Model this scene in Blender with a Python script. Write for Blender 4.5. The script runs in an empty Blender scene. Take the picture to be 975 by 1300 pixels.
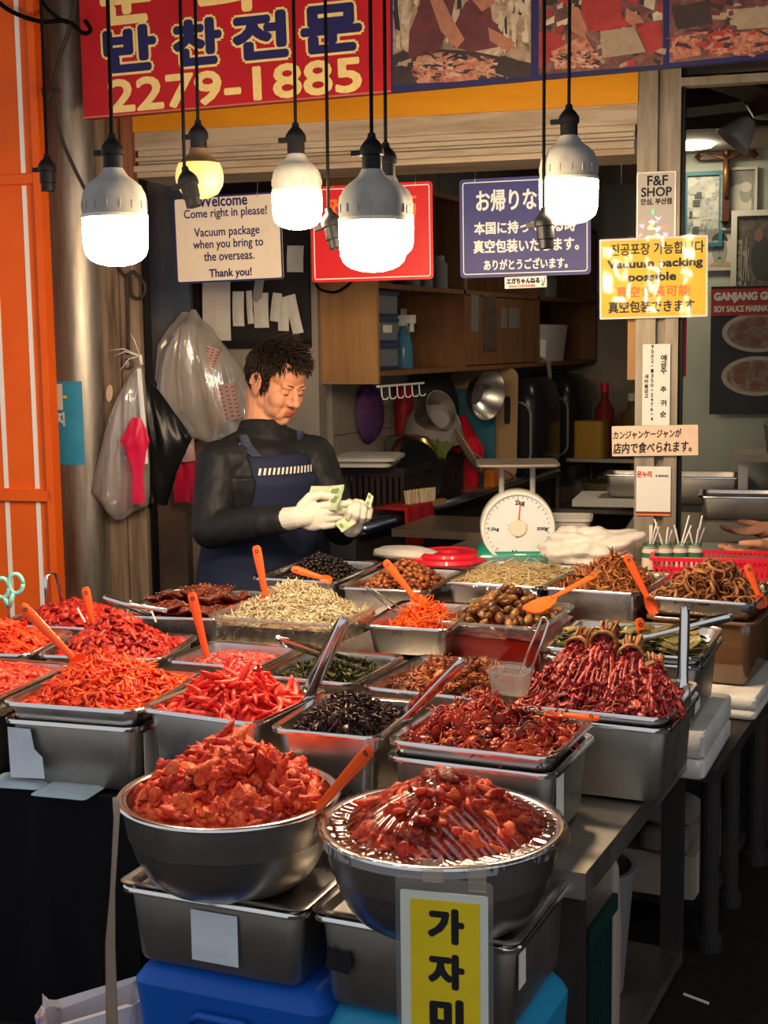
import bpy, bmesh, math, random
import numpy as np
from mathutils import Vector, Matrix, Euler
from mathutils.bvhtree import BVHTree
S=bpy.context.scene; COL=S.collection
R=math.radians; PI=math.pi
rng=np.random.default_rng(7); random.seed(7)
# ------------------------------------------------------------------ camera
CAMH=1.63; YAW=R(25.0); PIT=R(7.0); ROLL=R(0.77)
fwv=Vector((-math.sin(YAW)*math.cos(PIT),math.cos(YAW)*math.cos(PIT),-math.sin(PIT)))
rtv=Vector((math.cos(YAW),math.sin(YAW),0)); upv=rtv.cross(fwv)
irv=rtv*math.cos(ROLL)-upv*math.sin(ROLL); iuv=irv.cross(fwv)
cd=bpy.data.cameras.new('camera'); cam=bpy.data.objects.new('camera',cd); COL.objects.link(cam)
cam.matrix_world=Matrix(((irv.x,iuv.x,-fwv.x,0),(irv.y,iuv.y,-fwv.y,0),(irv.z,iuv.z,-fwv.z,CAMH),(0,0,0,1)))
cd.sensor_fit='VERTICAL'; cd.sensor_height=36; cd.lens=36*1733/1300; cd.clip_start=.05; cd.clip_end=60
S.camera=cam
# ------------------------------------------------------------------ world and exposure
W=bpy.data.worlds.new('world'); S.world=W; W.use_nodes=True
bg=W.node_tree.nodes['Background']; bg.inputs[0].default_value=(.92,.95,1.0,1); bg.inputs[1].default_value=.70
vs=S.view_settings; vs.view_transform='Standard'; vs.look='None'; vs.gamma=1; vs.use_curve_mapping=False; vs.exposure=0.0
LAMP=150.0
# ------------------------------------------------------------------ materials
def mat(name,col,rough=.5,metal=0,spec=.22,emit=None,es=0,alpha=None,coat=0,noise=None,bump=None,trans=0,rvar=0):
    m=bpy.data.materials.new(name); m.use_nodes=True; nt=m.node_tree; b=nt.nodes['Principled BSDF']
    b.inputs['Base Color'].default_value=(*col,1); b.inputs['Roughness'].default_value=rough; b.inputs['Metallic'].default_value=metal
    b.inputs['Specular IOR Level'].default_value=spec; b.inputs['Coat Weight'].default_value=coat; b.inputs['Transmission Weight'].default_value=trans
    if emit: b.inputs['Emission Color'].default_value=(*emit,1); b.inputs['Emission Strength'].default_value=es
    tc=nt.nodes.new('ShaderNodeTexCoord')
    if noise:   # (scale, colour2, contrast lo, hi, (sx,sy,sz))
        sc,c2,lo,hi,st=noise
        mp=nt.nodes.new('ShaderNodeMapping'); mp.inputs['Scale'].default_value=st
        nz=nt.nodes.new('ShaderNodeTexNoise'); nz.inputs['Scale'].default_value=sc; nz.inputs['Detail'].default_value=6; nz.inputs['Roughness'].default_value=.65
        rp=nt.nodes.new('ShaderNodeValToRGB'); rp.color_ramp.elements[0].position=lo; rp.color_ramp.elements[1].position=hi
        rp.color_ramp.elements[0].color=(*col,1); rp.color_ramp.elements[1].color=(*c2,1)
        nt.links.new(tc.outputs['Object'],mp.inputs[0]); nt.links.new(mp.outputs[0],nz.inputs[0]); nt.links.new(nz.outputs[0],rp.inputs[0]); nt.links.new(rp.outputs[0],b.inputs['Base Color'])
        if rvar:
            mr=nt.nodes.new('ShaderNodeMapRange'); mr.inputs[1].default_value=.3; mr.inputs[2].default_value=.7; mr.inputs[3].default_value=rough-rvar; mr.inputs[4].default_value=rough+rvar
            nt.links.new(nz.outputs[0],mr.inputs[0]); nt.links.new(mr.outputs[0],b.inputs['Roughness'])
    if bump:    # (scale, strength, stretch)
        sc,stg,st=bump
        mp=nt.nodes.new('ShaderNodeMapping'); mp.inputs['Scale'].default_value=st
        nz=nt.nodes.new('ShaderNodeTexNoise'); nz.inputs['Scale'].default_value=sc; nz.inputs['Detail'].default_value=5
        bp=nt.nodes.new('ShaderNodeBump'); bp.inputs['Strength'].default_value=stg; bp.inputs['Distance'].default_value=.004
        nt.links.new(tc.outputs['Object'],mp.inputs[0]); nt.links.new(mp.outputs[0],nz.inputs[0]); nt.links.new(nz.outputs[0],bp.inputs['Height']); nt.links.new(bp.outputs[0],b.inputs['Normal'])
    return m
def film(name,tint,gloss=.25,rough=.08,haze=0.0,hazecol=(.8,.8,.8),bump=None):
    """thin clear plastic: transparent + glossy coat + a little milky diffuse"""
    m=bpy.data.materials.new(name); m.use_nodes=True; nt=m.node_tree; nt.nodes.clear()
    out=nt.nodes.new('ShaderNodeOutputMaterial'); tr=nt.nodes.new('ShaderNodeBsdfTransparent'); tr.inputs[0].default_value=(*tint,1)
    gl=nt.nodes.new('ShaderNodeBsdfGlossy'); gl.inputs['Roughness'].default_value=rough
    df=nt.nodes.new('ShaderNodeBsdfTranslucent'); df.inputs[0].default_value=(*hazecol,1); d2=nt.nodes.new('ShaderNodeBsdfDiffuse'); d2.inputs[0].default_value=(*hazecol,1)
    mx0=nt.nodes.new('ShaderNodeMixShader'); mx0.inputs[0].default_value=.72; nt.links.new(df.outputs[0],mx0.inputs[1]); nt.links.new(d2.outputs[0],mx0.inputs[2])
    mx1=nt.nodes.new('ShaderNodeMixShader'); mx1.inputs[0].default_value=haze; nt.links.new(tr.outputs[0],mx1.inputs[1]); nt.links.new(mx0.outputs[0],mx1.inputs[2])
    lw=nt.nodes.new('ShaderNodeLayerWeight'); lw.inputs[0].default_value=.35
    mr=nt.nodes.new('ShaderNodeMapRange'); mr.inputs[3].default_value=gloss*.35; mr.inputs[4].default_value=min(1,gloss*2.2); nt.links.new(lw.outputs['Fresnel'],mr.inputs[0])
    mx=nt.nodes.new('ShaderNodeMixShader'); nt.links.new(mr.outputs[0],mx.inputs[0]); nt.links.new(mx1.outputs[0],mx.inputs[1]); nt.links.new(gl.outputs[0],mx.inputs[2]); nt.links.new(mx.outputs[0],out.inputs[0])
    if bump:
        sc,stg,st=bump; tc=nt.nodes.new('ShaderNodeTexCoord'); mp=nt.nodes.new('ShaderNodeMapping'); mp.inputs['Scale'].default_value=st
        nz=nt.nodes.new('ShaderNodeTexNoise'); nz.inputs['Scale'].default_value=sc; nz.inputs['Detail'].default_value=3; nz.inputs['Distortion'].default_value=.6
        bp=nt.nodes.new('ShaderNodeBump'); bp.inputs['Strength'].default_value=stg; bp.inputs['Distance'].default_value=.01
        nt.links.new(tc.outputs['Object'],mp.inputs[0]); nt.links.new(mp.outputs[0],nz.inputs[0]); nt.links.new(nz.outputs[0],bp.inputs['Height']); nt.links.new(bp.outputs[0],gl.inputs['Normal'])
    return m
def foodmat(name,cols,rough=.35,coat=.3,nscale=60,rand=False,bump=.35,spec=.5):
    """colour from each piece's own tint plus fine noise"""
    m=bpy.data.materials.new(name); m.use_nodes=True; nt=m.node_tree; b=nt.nodes['Principled BSDF']
    b.inputs['Roughness'].default_value=rough+.06; b.inputs['Coat Weight'].default_value=coat*.18; b.inputs['Coat Roughness'].default_value=.2; b.inputs['Specular IOR Level'].default_value=spec*.5
    if rand: a=nt.nodes.new('ShaderNodeObjectInfo'); src=a.outputs['Random']
    else: a=nt.nodes.new('ShaderNodeAttribute'); a.attribute_name='tint'; src=a.outputs['Fac']
    tc=nt.nodes.new('ShaderNodeTexCoord'); nz=nt.nodes.new('ShaderNodeTexNoise'); nz.inputs['Scale'].default_value=nscale; nz.inputs['Detail'].default_value=4
    nt.links.new(tc.outputs['Object'],nz.inputs[0])
    mr=nt.nodes.new('ShaderNodeMapRange'); mr.inputs[1].default_value=.3; mr.inputs[2].default_value=.7; mr.inputs[3].default_value=-.28; mr.inputs[4].default_value=.28
    nt.links.new(nz.outputs[0],mr.inputs[0])
    ad=nt.nodes.new('ShaderNodeMath'); ad.operation='ADD'; ad.use_clamp=True; nt.links.new(src,ad.inputs[0]); nt.links.new(mr.outputs[0],ad.inputs[1])
    rp=nt.nodes.new('ShaderNodeValToRGB'); el=rp.color_ramp.elements
    n=len(cols)
    el[0].position=0; el[0].color=(*cols[0],1); el[1].position=1; el[1].color=(*cols[-1],1)
    for i in range(1,n-1): e=el.new(i/(n-1)); e.color=(*cols[i],1)
    nt.links.new(ad.outputs[0],rp.inputs[0]); nt.links.new(rp.outputs[0],b.inputs['Base Color'])
    bp=nt.nodes.new('ShaderNodeBump'); bp.inputs['Strength'].default_value=bump; bp.inputs['Distance'].default_value=.003; nt.links.new(nz.outputs[0],bp.inputs['Height']); nt.links.new(bp.outputs[0],b.inputs['Normal'])
    return m
M={}
M['steel']=mat('stainless steel',(.60,.57,.54),.30,1,noise=(6,(.48,.45,.42),.3,.75,(1,1,1)),rvar=.10,bump=(90,.06,(1,1,.05)))
M['steel_dull']=mat('dull stainless steel',(.49,.45,.40),.42,1,noise=(9,(.35,.31,.27),.3,.75,(1,1,1)),rvar=.1,bump=(60,.06,(.1,1,1)))
M['chrome']=mat('polished steel',(.72,.70,.68),.16,1)
M['rust_steel']=mat('painted table leg',(.030,.026,.025),.5,.2,noise=(12,(.055,.032,.024),.45,.75,(1,1,.3)))
M['black_plastic']=mat('black plastic',(.006,.006,.007),.4,spec=.15)
M['cord']=mat('black cord rubber',(.004,.004,.004),.8,spec=.05)
M['white_plastic']=mat('white plastic',(.75,.74,.70),.4)
M['paper']=mat('paper',(.75,.72,.65),.85,noise=(14,(.62,.57,.48),.4,.8,(1,1,1)))
M['paper_cool_lit']=mat('bluish white label',(.62,.68,.74),.6,noise=(10,(.45,.50,.56),.45,.8,(1,1,1)))  # white labels; the cool daylight tint is put into their colour
M['orange_plastic']=mat('orange plastic',(.90,.10,.012),.35,coat=.3)
M['red_plastic']=mat('red plastic',(.62,.012,.03),.35,coat=.2)
M['green_enamel']=mat('green enamel',(.01,.22,.15),.3,coat=.4)
M['ink']=mat('black ink',(.012,.012,.014),.6)
M['ink_blue']=mat('navy ink',(.02,.018,.10),.6)
M['ink_red']=mat('red ink',(.55,.03,.02),.6)
M['ink_orange']=mat('orange ink',(.85,.16,.03),.6)
M['cream']=mat('cream lettering',(.88,.64,.24),.6,noise=(40,(.70,.46,.17),.5,.8,(1,1,1)))
M['white_paint']=mat('white paint',(.82,.78,.72),.5)
M['orange_paint']=mat('orange painted metal',(.80,.115,.006),.45,noise=(5,(.70,.09,.006),.4,.8,(1,1,1)))
M['red_board']=mat('red sign vinyl',(.50,.010,.014),.45,noise=(5,(.36,.008,.012),.4,.8,(1,1,1)))
M['navy_board']=mat('navy printed vinyl',(.02,.02,.09),.5)
M['clear']=film('clear polycarbonate',(.93,.92,.90),.22,.06,.06)
M['wrap']=film('clear plastic wrap',(.985,.985,.985),.13,.05,.0,bump=(9,.5,(1,3.5,1)))
M['wrap_bowl']=film('clear wrap over bowl',(.985,.985,.985),.34,.10,.0)
M['wrap_flat']=film('clear wrap over paper',(.985,.985,.985),.07,.12,.0,bump=(6,.35,(1,1,1)))
M['cyan_plastic']=mat('turquoise plastic',(.25,.62,.55),.4)
M['wood_ply']=mat('plywood',(.42,.22,.085),.6,noise=(3,(.30,.145,.05),.35,.75,(6,6,.6)))
M['wood_dark']=mat('brown cabinet wood',(.22,.10,.045),.6,noise=(3,(.14,.06,.025),.35,.75,(6,6,.6)))
M['styro']=mat('styrofoam',(.62,.58,.53),.85,noise=(8,(.33,.28,.23),.5,.8,(1,1,1)),bump=(160,.3,(1,1,1)))
M['black_cloth']=mat('black sheet',(.004,.004,.005),.5,spec=.15,bump=(3,.5,(1,1,.4)))
# ------------------------------------------------------------------ mesh helpers
def link(o,parent=None):
    COL.objects.link(o)
    if parent is not None: o.parent=parent
    return o
def tag(o,label=None,cat=None,group=None,kind=None):
    if label: o['label']=label
    if cat: o['category']=cat
    if group: o['group']=group
    if kind: o['kind']=kind
    return o
def empty(name,loc,rz=0,label=None,cat=None,group=None,kind=None):
    o=bpy.data.objects.new(name,None); o.location=loc; o.rotation_euler=(0,0,rz); o.empty_display_size=.05; link(o); return tag(o,label,cat,group,kind)
class MB:
    def __init__(s): s.v=[]; s.f=[]; s.m=[]; s.tint=None
    def add(s,v,f,mi=0,T=None):
        o=len(s.v)
        for p in v:
            s.v.append(tuple(T@Vector(p)) if T is not None else tuple(p))
        for q in f: s.f.append(tuple(i+o for i in q)); s.m.append(mi)
        return s
    def box(s,x0,x1,y0,y1,z0,z1,mi=0,T=None):
        v=[(x0,y0,z0),(x1,y0,z0),(x1,y1,z0),(x0,y1,z0),(x0,y0,z1),(x1,y0,z1),(x1,y1,z1),(x0,y1,z1)]
        return s.add(v,[(0,3,2,1),(4,5,6,7),(0,1,5,4),(1,2,6,5),(2,3,7,6),(3,0,4,7)],mi,T)
    def loops(s,ls,cap0=True,cap1=True,mi=0,T=None,closed=True):
        n=len(ls[0]); v=[p for l in ls for p in l]; f=[]
        for k in range(len(ls)-1):
            for i in range(n if closed else n-1):
                j=(i+1)%n; f.append((k*n+i,k*n+j,(k+1)*n+j,(k+1)*n+i))
        if cap0: f.append(tuple(range(n-1,-1,-1)))
        if cap1: f.append(tuple((len(ls)-1)*n+i for i in range(n)))
        return s.add(v,f,mi,T)
    def tube(s,pts,r,n=8,mi=0,T=None,flat=1.0,caps=True,up=None):
        pts=[Vector(p) for p in pts]; rs=r if isinstance(r,(list,tuple)) else [r]*len(pts); ls=[]
        u=None
        for i,p in enumerate(pts):
            d=(pts[min(i+1,len(pts)-1)]-pts[max(i-1,0)]).normalized()
            if u is None:
                a=Vector(up) if up else (Vector((0,0,1)) if abs(d.z)<.9 else Vector((1,0,0)))
                u=(a-d*a.dot(d)).normalized()
            else: u=(u-d*u.dot(d)).normalized()
            w=d.cross(u)
            ls.append([p+(w*math.cos(t)+u*math.sin(t)*flat)*rs[i] for t in [2*PI*k/n for k in range(n)]])
        return s.loops(ls,caps,caps,mi,T)
    def lathe(s,prof,n=32,mi=0,T=None,cap0=False,cap1=False):
        ls=[[(r*math.cos(2*PI*k/n),r*math.sin(2*PI*k/n),z) for k in range(n)] for r,z in prof]
        return s.loops(ls,cap0,cap1,mi,T)
    def prism(s,poly,y0,y1,mi=0,T=None):
        """poly in XZ, counter-clockwise seen from -Y"""
        return s.loops([[(x,y1,z) for x,z in poly],[(x,y0,z) for x,z in poly]],True,True,mi,T)
    def build(s,name,mats,parent=None,smooth=False,loc=None,rot=None,fix=True,auto=None):
        me=bpy.data.meshes.new(name); me.from_pydata(s.v,[],s.f); 
        mats=mats if isinstance(mats,(list,tuple)) else [mats]
        for m in mats: me.materials.append(m)
        if len(mats)>1: me.polygons.foreach_set('material_index',s.m)
        if fix:
            bm=bmesh.new(); bm.from_mesh(me); bmesh.ops.recalc_face_normals(bm,faces=bm.faces); bm.to_mesh(me); bm.free()
        if smooth: me.polygons.foreach_set('use_smooth',[True]*len(me.polygons))
        if auto is not None:
            me.polygons.foreach_set('use_smooth',[True]*len(me.polygons)); me.set_sharp_from_angle(angle=R(auto))
        o=bpy.data.objects.new(name,me); link(o,parent)
        if loc is not None: o.location=loc
        if rot is not None: o.rotation_euler=rot
        return o
def rrect(w,d,r,n=4,cx=0,cy=0):
    p=[]
    for sx,sy,a0 in ((1,1,0),(-1,1,90),(-1,-1,180),(1,-1,270)):
        for k in range(n+1):
            a=R(a0+90*k/n); p.append((cx+sx*(w/2-r)+r*math.cos(a),cy+sy*(d/2-r)+r*math.sin(a)))
    return p
def npmesh(name,V,F4,mats,parent=None,tint=None,smooth=True,loc=None,rot=None):
    V=np.asarray(V,dtype=np.float32); F4=np.asarray(F4,dtype=np.int32)
    me=bpy.data.meshes.new(name); nf=len(F4); k=F4.shape[1]
    me.vertices.add(len(V)); me.vertices.foreach_set('co',V.ravel()); me.loops.add(nf*k); me.loops.foreach_set('vertex_index',F4.ravel())
    me.polygons.add(nf); me.polygons.foreach_set('loop_start',np.arange(nf,dtype=np.int32)*k)
    me.polygons.foreach_set('use_smooth',np.full(nf,smooth)); me.update(); me.validate()
    if tint is not None:
        a=me.attributes.new('tint','FLOAT','POINT'); a.data.foreach_set('value',np.asarray(tint,dtype=np.float32))
    me.materials.append(mats)
    o=bpy.data.objects.new(name,me); link(o,parent)
    if loc is not None: o.location=loc
    if rot is not None: o.rotation_euler=rot
    return o
# facade frame: the shop front is turned 10 degrees against the counter
FO=Vector((-1.03,4.35,0)); FA=R(10); FE=Vector((math.cos(FA),math.sin(FA),0)); FN=Vector((-math.sin(FA),math.cos(FA),0))
def F(u,off,z): return FO+FE*u+FN*off+Vector((0,0,z))
# ------------------------------------------------------------------ lettering
def text_verts(s):
    c=bpy.data.curves.new('t','FONT'); c.body=s; c.size=1; c.resolution_u=3
    o=bpy.data.objects.new('t',c); COL.objects.link(o); dg=bpy.context.evaluated_depsgraph_get()
    me=bpy.data.meshes.new_from_object(o.evaluated_get(dg)); bpy.data.objects.remove(o); bpy.data.curves.remove(c)
    v=np.array([w.co[:] for w in me.vertices]); f=[tuple(p.vertices) for p in me.polygons]; bpy.data.meshes.remove(me)
    return v,f
def lettering(parent,lines,m,y=-.0015,name='lettering',skew=0,rot=0,loc=None):
    """lines: (text, centre x, centre z, width, height, boldness); flat letters in the XZ plane facing -Y"""
    b=MB()
    for s,cx,cz,w,h,bold in lines:
        v,f=text_verts(s)
        lo=v.min(0); hi=v.max(0); sc=np.array([w/(hi[0]-lo[0]),h/(hi[1]-lo[1])])
        xy=(v[:,:2]-(lo+hi)[:2]/2)*sc
        if skew: xy[:,0]+=xy[:,1]*skew
        if rot: xy=xy@np.array([[math.cos(rot),math.sin(rot)],[-math.sin(rot),math.cos(rot)]])
        offs=[(0,0)] if not bold else [(0,0)]+[(bold*math.cos(2*PI*k/10),bold*math.sin(2*PI*k/10)) for k in range(10)]
        for i,(dx,dz) in enumerate(offs):
            b.add([(cx+p[0]+dx,y-2.5e-5*i,cz+p[1]+dz) for p in xy],f)
    return b.build(name,m,parent,fix=False)

# ------------------------------------------------------------------ survey helpers: a sight line met with a real plane of the place
CV=Vector((0,0,CAMH))
def sight(x,y): return fwv+irv*((x-487.5)/1733)-iuv*((y-650)/1733)
def on_z(x,y,z): d=sight(x,y); return CV+d*((z-CAMH)/d.z)
def on_depth(x,y,dep): return CV+sight(x,y)*dep
def on_front(x,y,off):
    d=sight(x,y); p=CV+d*(((FO+FN*off)-CV).dot(FN)/d.dot(FN)); return (p-FO).dot(FE),p.z
def on_x(x,y,X): d=sight(x,y); return CV+d*(X/d.x)
# ------------------------------------------------------------------ the setting
def struct(o,label=None): o['kind']='structure'; o['category']='structure'; o['label']=label or o.name; return o
M['ground']=mat('wet alley paving',(.020,.014,.011),.6,noise=(7,(.010,.008,.007),.4,.7,(1,1,1)),rvar=.2,bump=(18,.5,(1,1,1)))
M['tile']=mat('pale wall tile',(.34,.29,.24),.45,noise=(3,(.25,.21,.17),.4,.8,(1,1,1)))
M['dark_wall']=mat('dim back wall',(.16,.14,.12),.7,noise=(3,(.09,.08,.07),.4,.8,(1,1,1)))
M['ceil']=mat('brown ceiling',(.13,.095,.06),.8)
M['awning']=mat('dark awning',(.05,.05,.055),.8)
M['bluegrey']=mat('blue grey painted panel',(.07,.10,.15),.45,noise=(3,(.15,.14,.13),.45,.7,(3,3,.5)))
M['olive_panel']=mat('dirty steel panel',(.17,.135,.09),.5,.3,noise=(4,(.09,.07,.05),.4,.75,(1,1,.6)))
M['pipe']=mat('weathered steel pipe',(.34,.30,.26),.38,.75,noise=(5,(.13,.09,.06),.42,.72,(3,3,.35)),bump=(20,.3,(1,1,.3)))
M['oldwood']=mat('weathered wood boards',(.30,.215,.145),.7,noise=(4,(.075,.045,.028),.38,.72,(8,8,.5)),bump=(12,.5,(8,8,.4)))
M['rustwood']=mat('reddish brown board',(.30,.11,.045),.7,noise=(5,(.12,.06,.035),.4,.7,(6,6,.5)))
M['post']=mat('grimy steel post',(.30,.25,.19),.5,.35,noise=(8,(.15,.115,.08),.4,.75,(3,3,.4)))
M['shutter']=mat('old cream shutter box',(.46,.36,.25),.6,noise=(6,(.22,.14,.08),.45,.78,(.5,1,5)),bump=(10,.4,(.3,1,6)))
M['yellow_paint']=mat('ochre painted strip',(.72,.30,.008),.5,noise=(4,(.60,.24,.01),.4,.7,(.6,1,3)))
b=MB().box(-7,4,-2,4.2,.18,.28); struct(b.build('floor',M['ground']),'dark wet alley paving in front of the stall')
b=MB().box(-3.4,3,4.2,8.5,-.1,0).box(-3.4,-.6,3.45,4.2,-.1,.0); 
struct(MB().box(-3.4,3,4.2,8.5,-.1,0).build('floor_2',M['ground']),'dark floor inside the shop')
# interior shell
struct(MB().box(-2.72,-2.62,5.12,8.1,0,2.75).build('wall_left',M['tile']),'pale tiled side wall of the kitchen')
struct(MB().box(-2.72,3.0,8.0,8.1,0,2.75).build('wall_back',M['tile']),'tiled wall at the back of the kitchen')
struct(MB().box(-3.6,3.0,4.45,8.1,2.75,2.85).build('ceiling',M['ceil']),'brown ceiling inside the shop')
struct(MB().box(-5.0,1.6,1.9,4.5,3.25,3.3).build('ceiling_2',M['awning']),'unseen dark awning added over the stall front')  # out of view; added to hold the lamp cords and block sky light
struct(MB().box(3.0,3.1,3.5,8.1,0,2.85).build('wall_right',M['dark_wall']),'far side wall')
# wall facing the street behind the man, parallel to the shop front
w=MB().box(-2.75,-1.40,.75,.85,-.0,2.75).build('wall_front',M['tile'],loc=FO,rot=(0,0,FA)); struct(w,'beige wall strip behind the notice board')
w=MB().box(-2.75,-1.915,.69,.745,1.25,2.75).build('trim_1',M['bluegrey'],loc=FO,rot=(0,0,FA)); struct(w,'blue grey panel beside the weathered boards')
w=MB().box(-2.75,-1.96,.69,.745,0.0,1.245).build('trim_2',M['olive_panel'],loc=FO,rot=(0,0,FA)); struct(w,'dirty olive panel low behind the bags')
# tile joints on the side wall
b=MB()
for z in (.95,1.25,1.55): b.box(-2.62,-2.618,5.13,8.0,z-.003,z+.003)
for y in (5.7,6.3,6.9,7.5): b.box(-2.62,-2.618,y-.003,y+.003,.9,2.7)
struct(b.build('trim_3',M['dark_wall']),'dark joints between wall tiles')
# left: orange shutter door of the next stall, steel pipe, boards
b=MB(); b.box(-3.4,-1.972,-.36,-.33,.28,3.25,0); 
b.box(-3.4,-1.972,-.375,-.36,2.165,2.195,0).box(-3.4,-1.985,-.38,-.36,1.125,1.16,0)
b.box(-1.998,-1.972,-.38,-.36,.28,3.25,0)
o=b.build('door_1',M['orange_paint'],loc=FO,rot=(0,0,FA)); struct(o,'orange metal shutter door of the neighbouring stall')
for u in (-2.042,-2.158,-2.275,-2.39):
    b=MB()
    for z0,z1 in ((.3,1.12),(1.165,2.16),(2.20,3.2)): b.box(u-.008,u+.008,-.363,-.359,z0,z1)
    o=b.build('stripe',M['white_paint'],parent=bpy.data.objects['door_1']); tag(o,'white vertical stripe')
b=MB(); b.lathe([(.115,.28),(.115,3.25)],n=40,cap0=True,cap1=True); o=b.build('trim_4',M['pipe'],loc=F(-2.048,-.02,0),smooth=False,auto=40); struct(o,'round weathered steel pipe beside the orange door')
b=MB()
for i,(x0,x1) in enumerate(((-1.945,-1.872),(-1.868,-1.797))): b.box(x0,x1,-.05+.006*i,.03,0.0,3.25)
o=b.build('trim_5',M['oldwood'],loc=FO,rot=(0,0,FA)); struct(o,'weathered grey brown boards beside the pipe')
o=MB().box(-1.793,-1.786,-.02,.03,0,2.3).build('trim_6',M['black_plastic'],loc=FO,rot=(0,0,FA)); struct(o,'thin black edge strip by the boards')
o=MB().box(-1.868,-1.84,-.075,-.05,2.2,2.6).box(-1.832,-1.79,-.07,-.045,2.2,2.6).build('trim_7',M['rustwood'],loc=FO,rot=(0,0,FA)); struct(o,'reddish brown boards under the red signboard')
# shutter box across the top
b=MB(); b.box(-1.79,-.09,-.05,.25,2.30,2.36,0)
for k,(z0,z1,y) in enumerate(((2.235,2.30,-.035),(2.262,2.274,-.06),(2.225,2.245,-.075),(2.208,2.225,-.05))): b.box(-1.785,-.10,y,.2,z0,z1,0)
o=b.build('wall_upper',M['shutter'],loc=FO,rot=(0,0,FA)); struct(o,'old cream shutter box over the opening')
o=MB().box(-1.79,-.09,-.06,.2,2.36,2.50).build('trim_8',M['yellow_paint'],loc=FO,rot=(0,0,FA)); struct(o,'ochre yellow strip above the shutter box')
o=MB().box(-2.9,2.8,-.02,.3,2.50,3.25).build('wall_upper_2',M['dark_wall'],loc=FO,rot=(0,0,FA)); struct(o,'dark wall behind the signboards')
# right post: two square tubes with a channel between
b=MB(); b.box(-.092,-.03,-.05,.05,0.0,2.7).box(-.03,.0,-.02,.05,0.0,2.7).box(.0,.04,-.05,.05,0.0,2.7)
o=b.build('trim_9',M['post'],loc=FO,rot=(0,0,FA)); struct(o,'double square steel post carrying the notices')
o=MB().box(.042,.052,-.03,.06,0.0,2.5).build('trim_10',M['black_plastic'],loc=FO,rot=(0,0,FA)); struct(o,'black edge beside the steel post')
o=MB().box(.04,2.8,-.05,.0,2.405,2.43).build('trim_11',M['post'],loc=FO,rot=(0,0,FA)); struct(o,'aluminium rail over the right opening')
# poster wall in the right room
M['poster_wall']=mat('pale green wall',(.40,.42,.34),.6,noise=(2,(.32,.34,.28),.4,.7,(1,1,1)))
o=MB().box(-.13,2.9,2.05,2.15,0,2.47).build('wall_back_2',M['poster_wall'],loc=FO,rot=(0,0,FA)); struct(o,'pale wall hung with framed pictures')
o=MB().box(-.13,2.9,1.35,2.05,2.47,2.53).build('ceiling_3',mat('soffit board',(.42,.38,.30),.7),loc=FO,rot=(0,0,FA)); struct(o,'pale soffit with a round light')
o=MB().box(-.13,2.9,1.30,1.36,2.47,2.60).build('trim_12',mat('dark beam',(.07,.035,.02),.6),loc=FO,rot=(0,0,FA)); struct(o,'dark brown beam in the right room')
# ------------------------------------------------------------------ tables
def leg_box(b,x,y,z0,z1,s=.04): b.box(x-s/2,x+s/2,y-s/2,y+s/2,z0,z1)
tb=empty('steel_table',(-1.0,2.45,.28),0,'stainless steel work table carrying the front trays, open lower shelf','table')
b=MB(); b.box(-.47,.395,-.405,.42,.455,.50); b.build('table_top',M['steel_dull'],tb)
for x,y in ((.36,-.37),(.36,.37),(-.44,-.37),(-.44,.37)):
    b=MB(); leg_box(b,x,y,0,.455,.042); b.build('leg',M['rust_steel'],tb)
b=MB(); b.box(-.46,.385,-.36,.36,.018,.045); b.build('lower_shelf',M['steel_dull'],tb)
mt=empty('middle_table',(-1.16,3.29,.28),0,'dark table in the middle carrying the rear trays','table')
b=MB().box(-.31,.29,-.41,.43,.455,.50).box(-.86,-.31,.02,.43,.455,.50); b.build('table_top',M['steel_dull'],mt)
for x,y in ((-.28,-.38),(.26,-.38),(-.28,.4),(.26,.4),(-.82,.4)):
    b=MB(); leg_box(b,x,y,0,.455,.042); b.build('leg',M['rust_steel'],mt)
bt=empty('black_draped_table',(-1.9,2.5,.28),0,'table at the left covered to the ground with black sheeting','table')
b=MB(); b.box(-.75,.415,-.44,.80,.46,.50); b.build('table_top',M['black_cloth'],bt)
b=MB(); n=40
for k in range(n):
    x0=-.75+1.165*k/n; x1=-.75+1.165*(k+1)/n; y0=-.445+.006*math.sin(k*1.3); y1=-.445+.006*math.sin((k+1)*1.3)
    b.add([(x0,y0-.01,0),(x1,y1-.01,0),(x1,y1,.503),(x0,y0,.503),(x0,y0+.006,0),(x1,y1+.006,0),(x1,y1+.008,.503),(x0,y0+.008,.503)],[(0,1,2,3),(7,6,5,4),(0,3,7,4),(1,5,6,2),(3,2,6,7),(0,4,5,1)])
b.box(.405,.418,-.44,.80,0,.503)
b.build('cloth_drape',M['black_cloth'],bt)
# pipe leg table carrying the foam boxes
pt=empty('pipe_leg_table',(-.75,3.30,.28),0,'dark pipe legged table at the right under the foam boxes','table')
b=MB(); b.box(-.10,.19,-.42,.45,.40,.43); b.build('table_top',M['rust_steel'],pt)
for x,y,r in ((.165,-.36,.022),(.16,-.10,.022),(.17,.20,.026),(.16,.40,.026)):
    b=MB(); b.lathe([(r*1.35,0),(r*1.35,.03),(r,.035),(r,.40)],n=16,cap0=True,cap1=True,T=Matrix.Translation((x,y,0))); b.build('leg',M['rust_steel'],pt)
b=MB().box(-.08,.15,-.3,.4,.06,.09); b.build('lower_shelf',M['rust_steel'],pt)
# back counter
kc=empty('back_counter',(-1.2,4.05,0),0,'dark steel counter behind the rear trays carrying the scale','counter')
b=MB().box(-.58,1.0,-.32,.70,.90,.93); b.build('counter_top',M['steel_dull'],kc)
b=MB().box(-.56,.98,-.30,.66,.0,.90); b.build('counter_body',mat('counter body',(.03,.025,.022),.6),kc)
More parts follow.
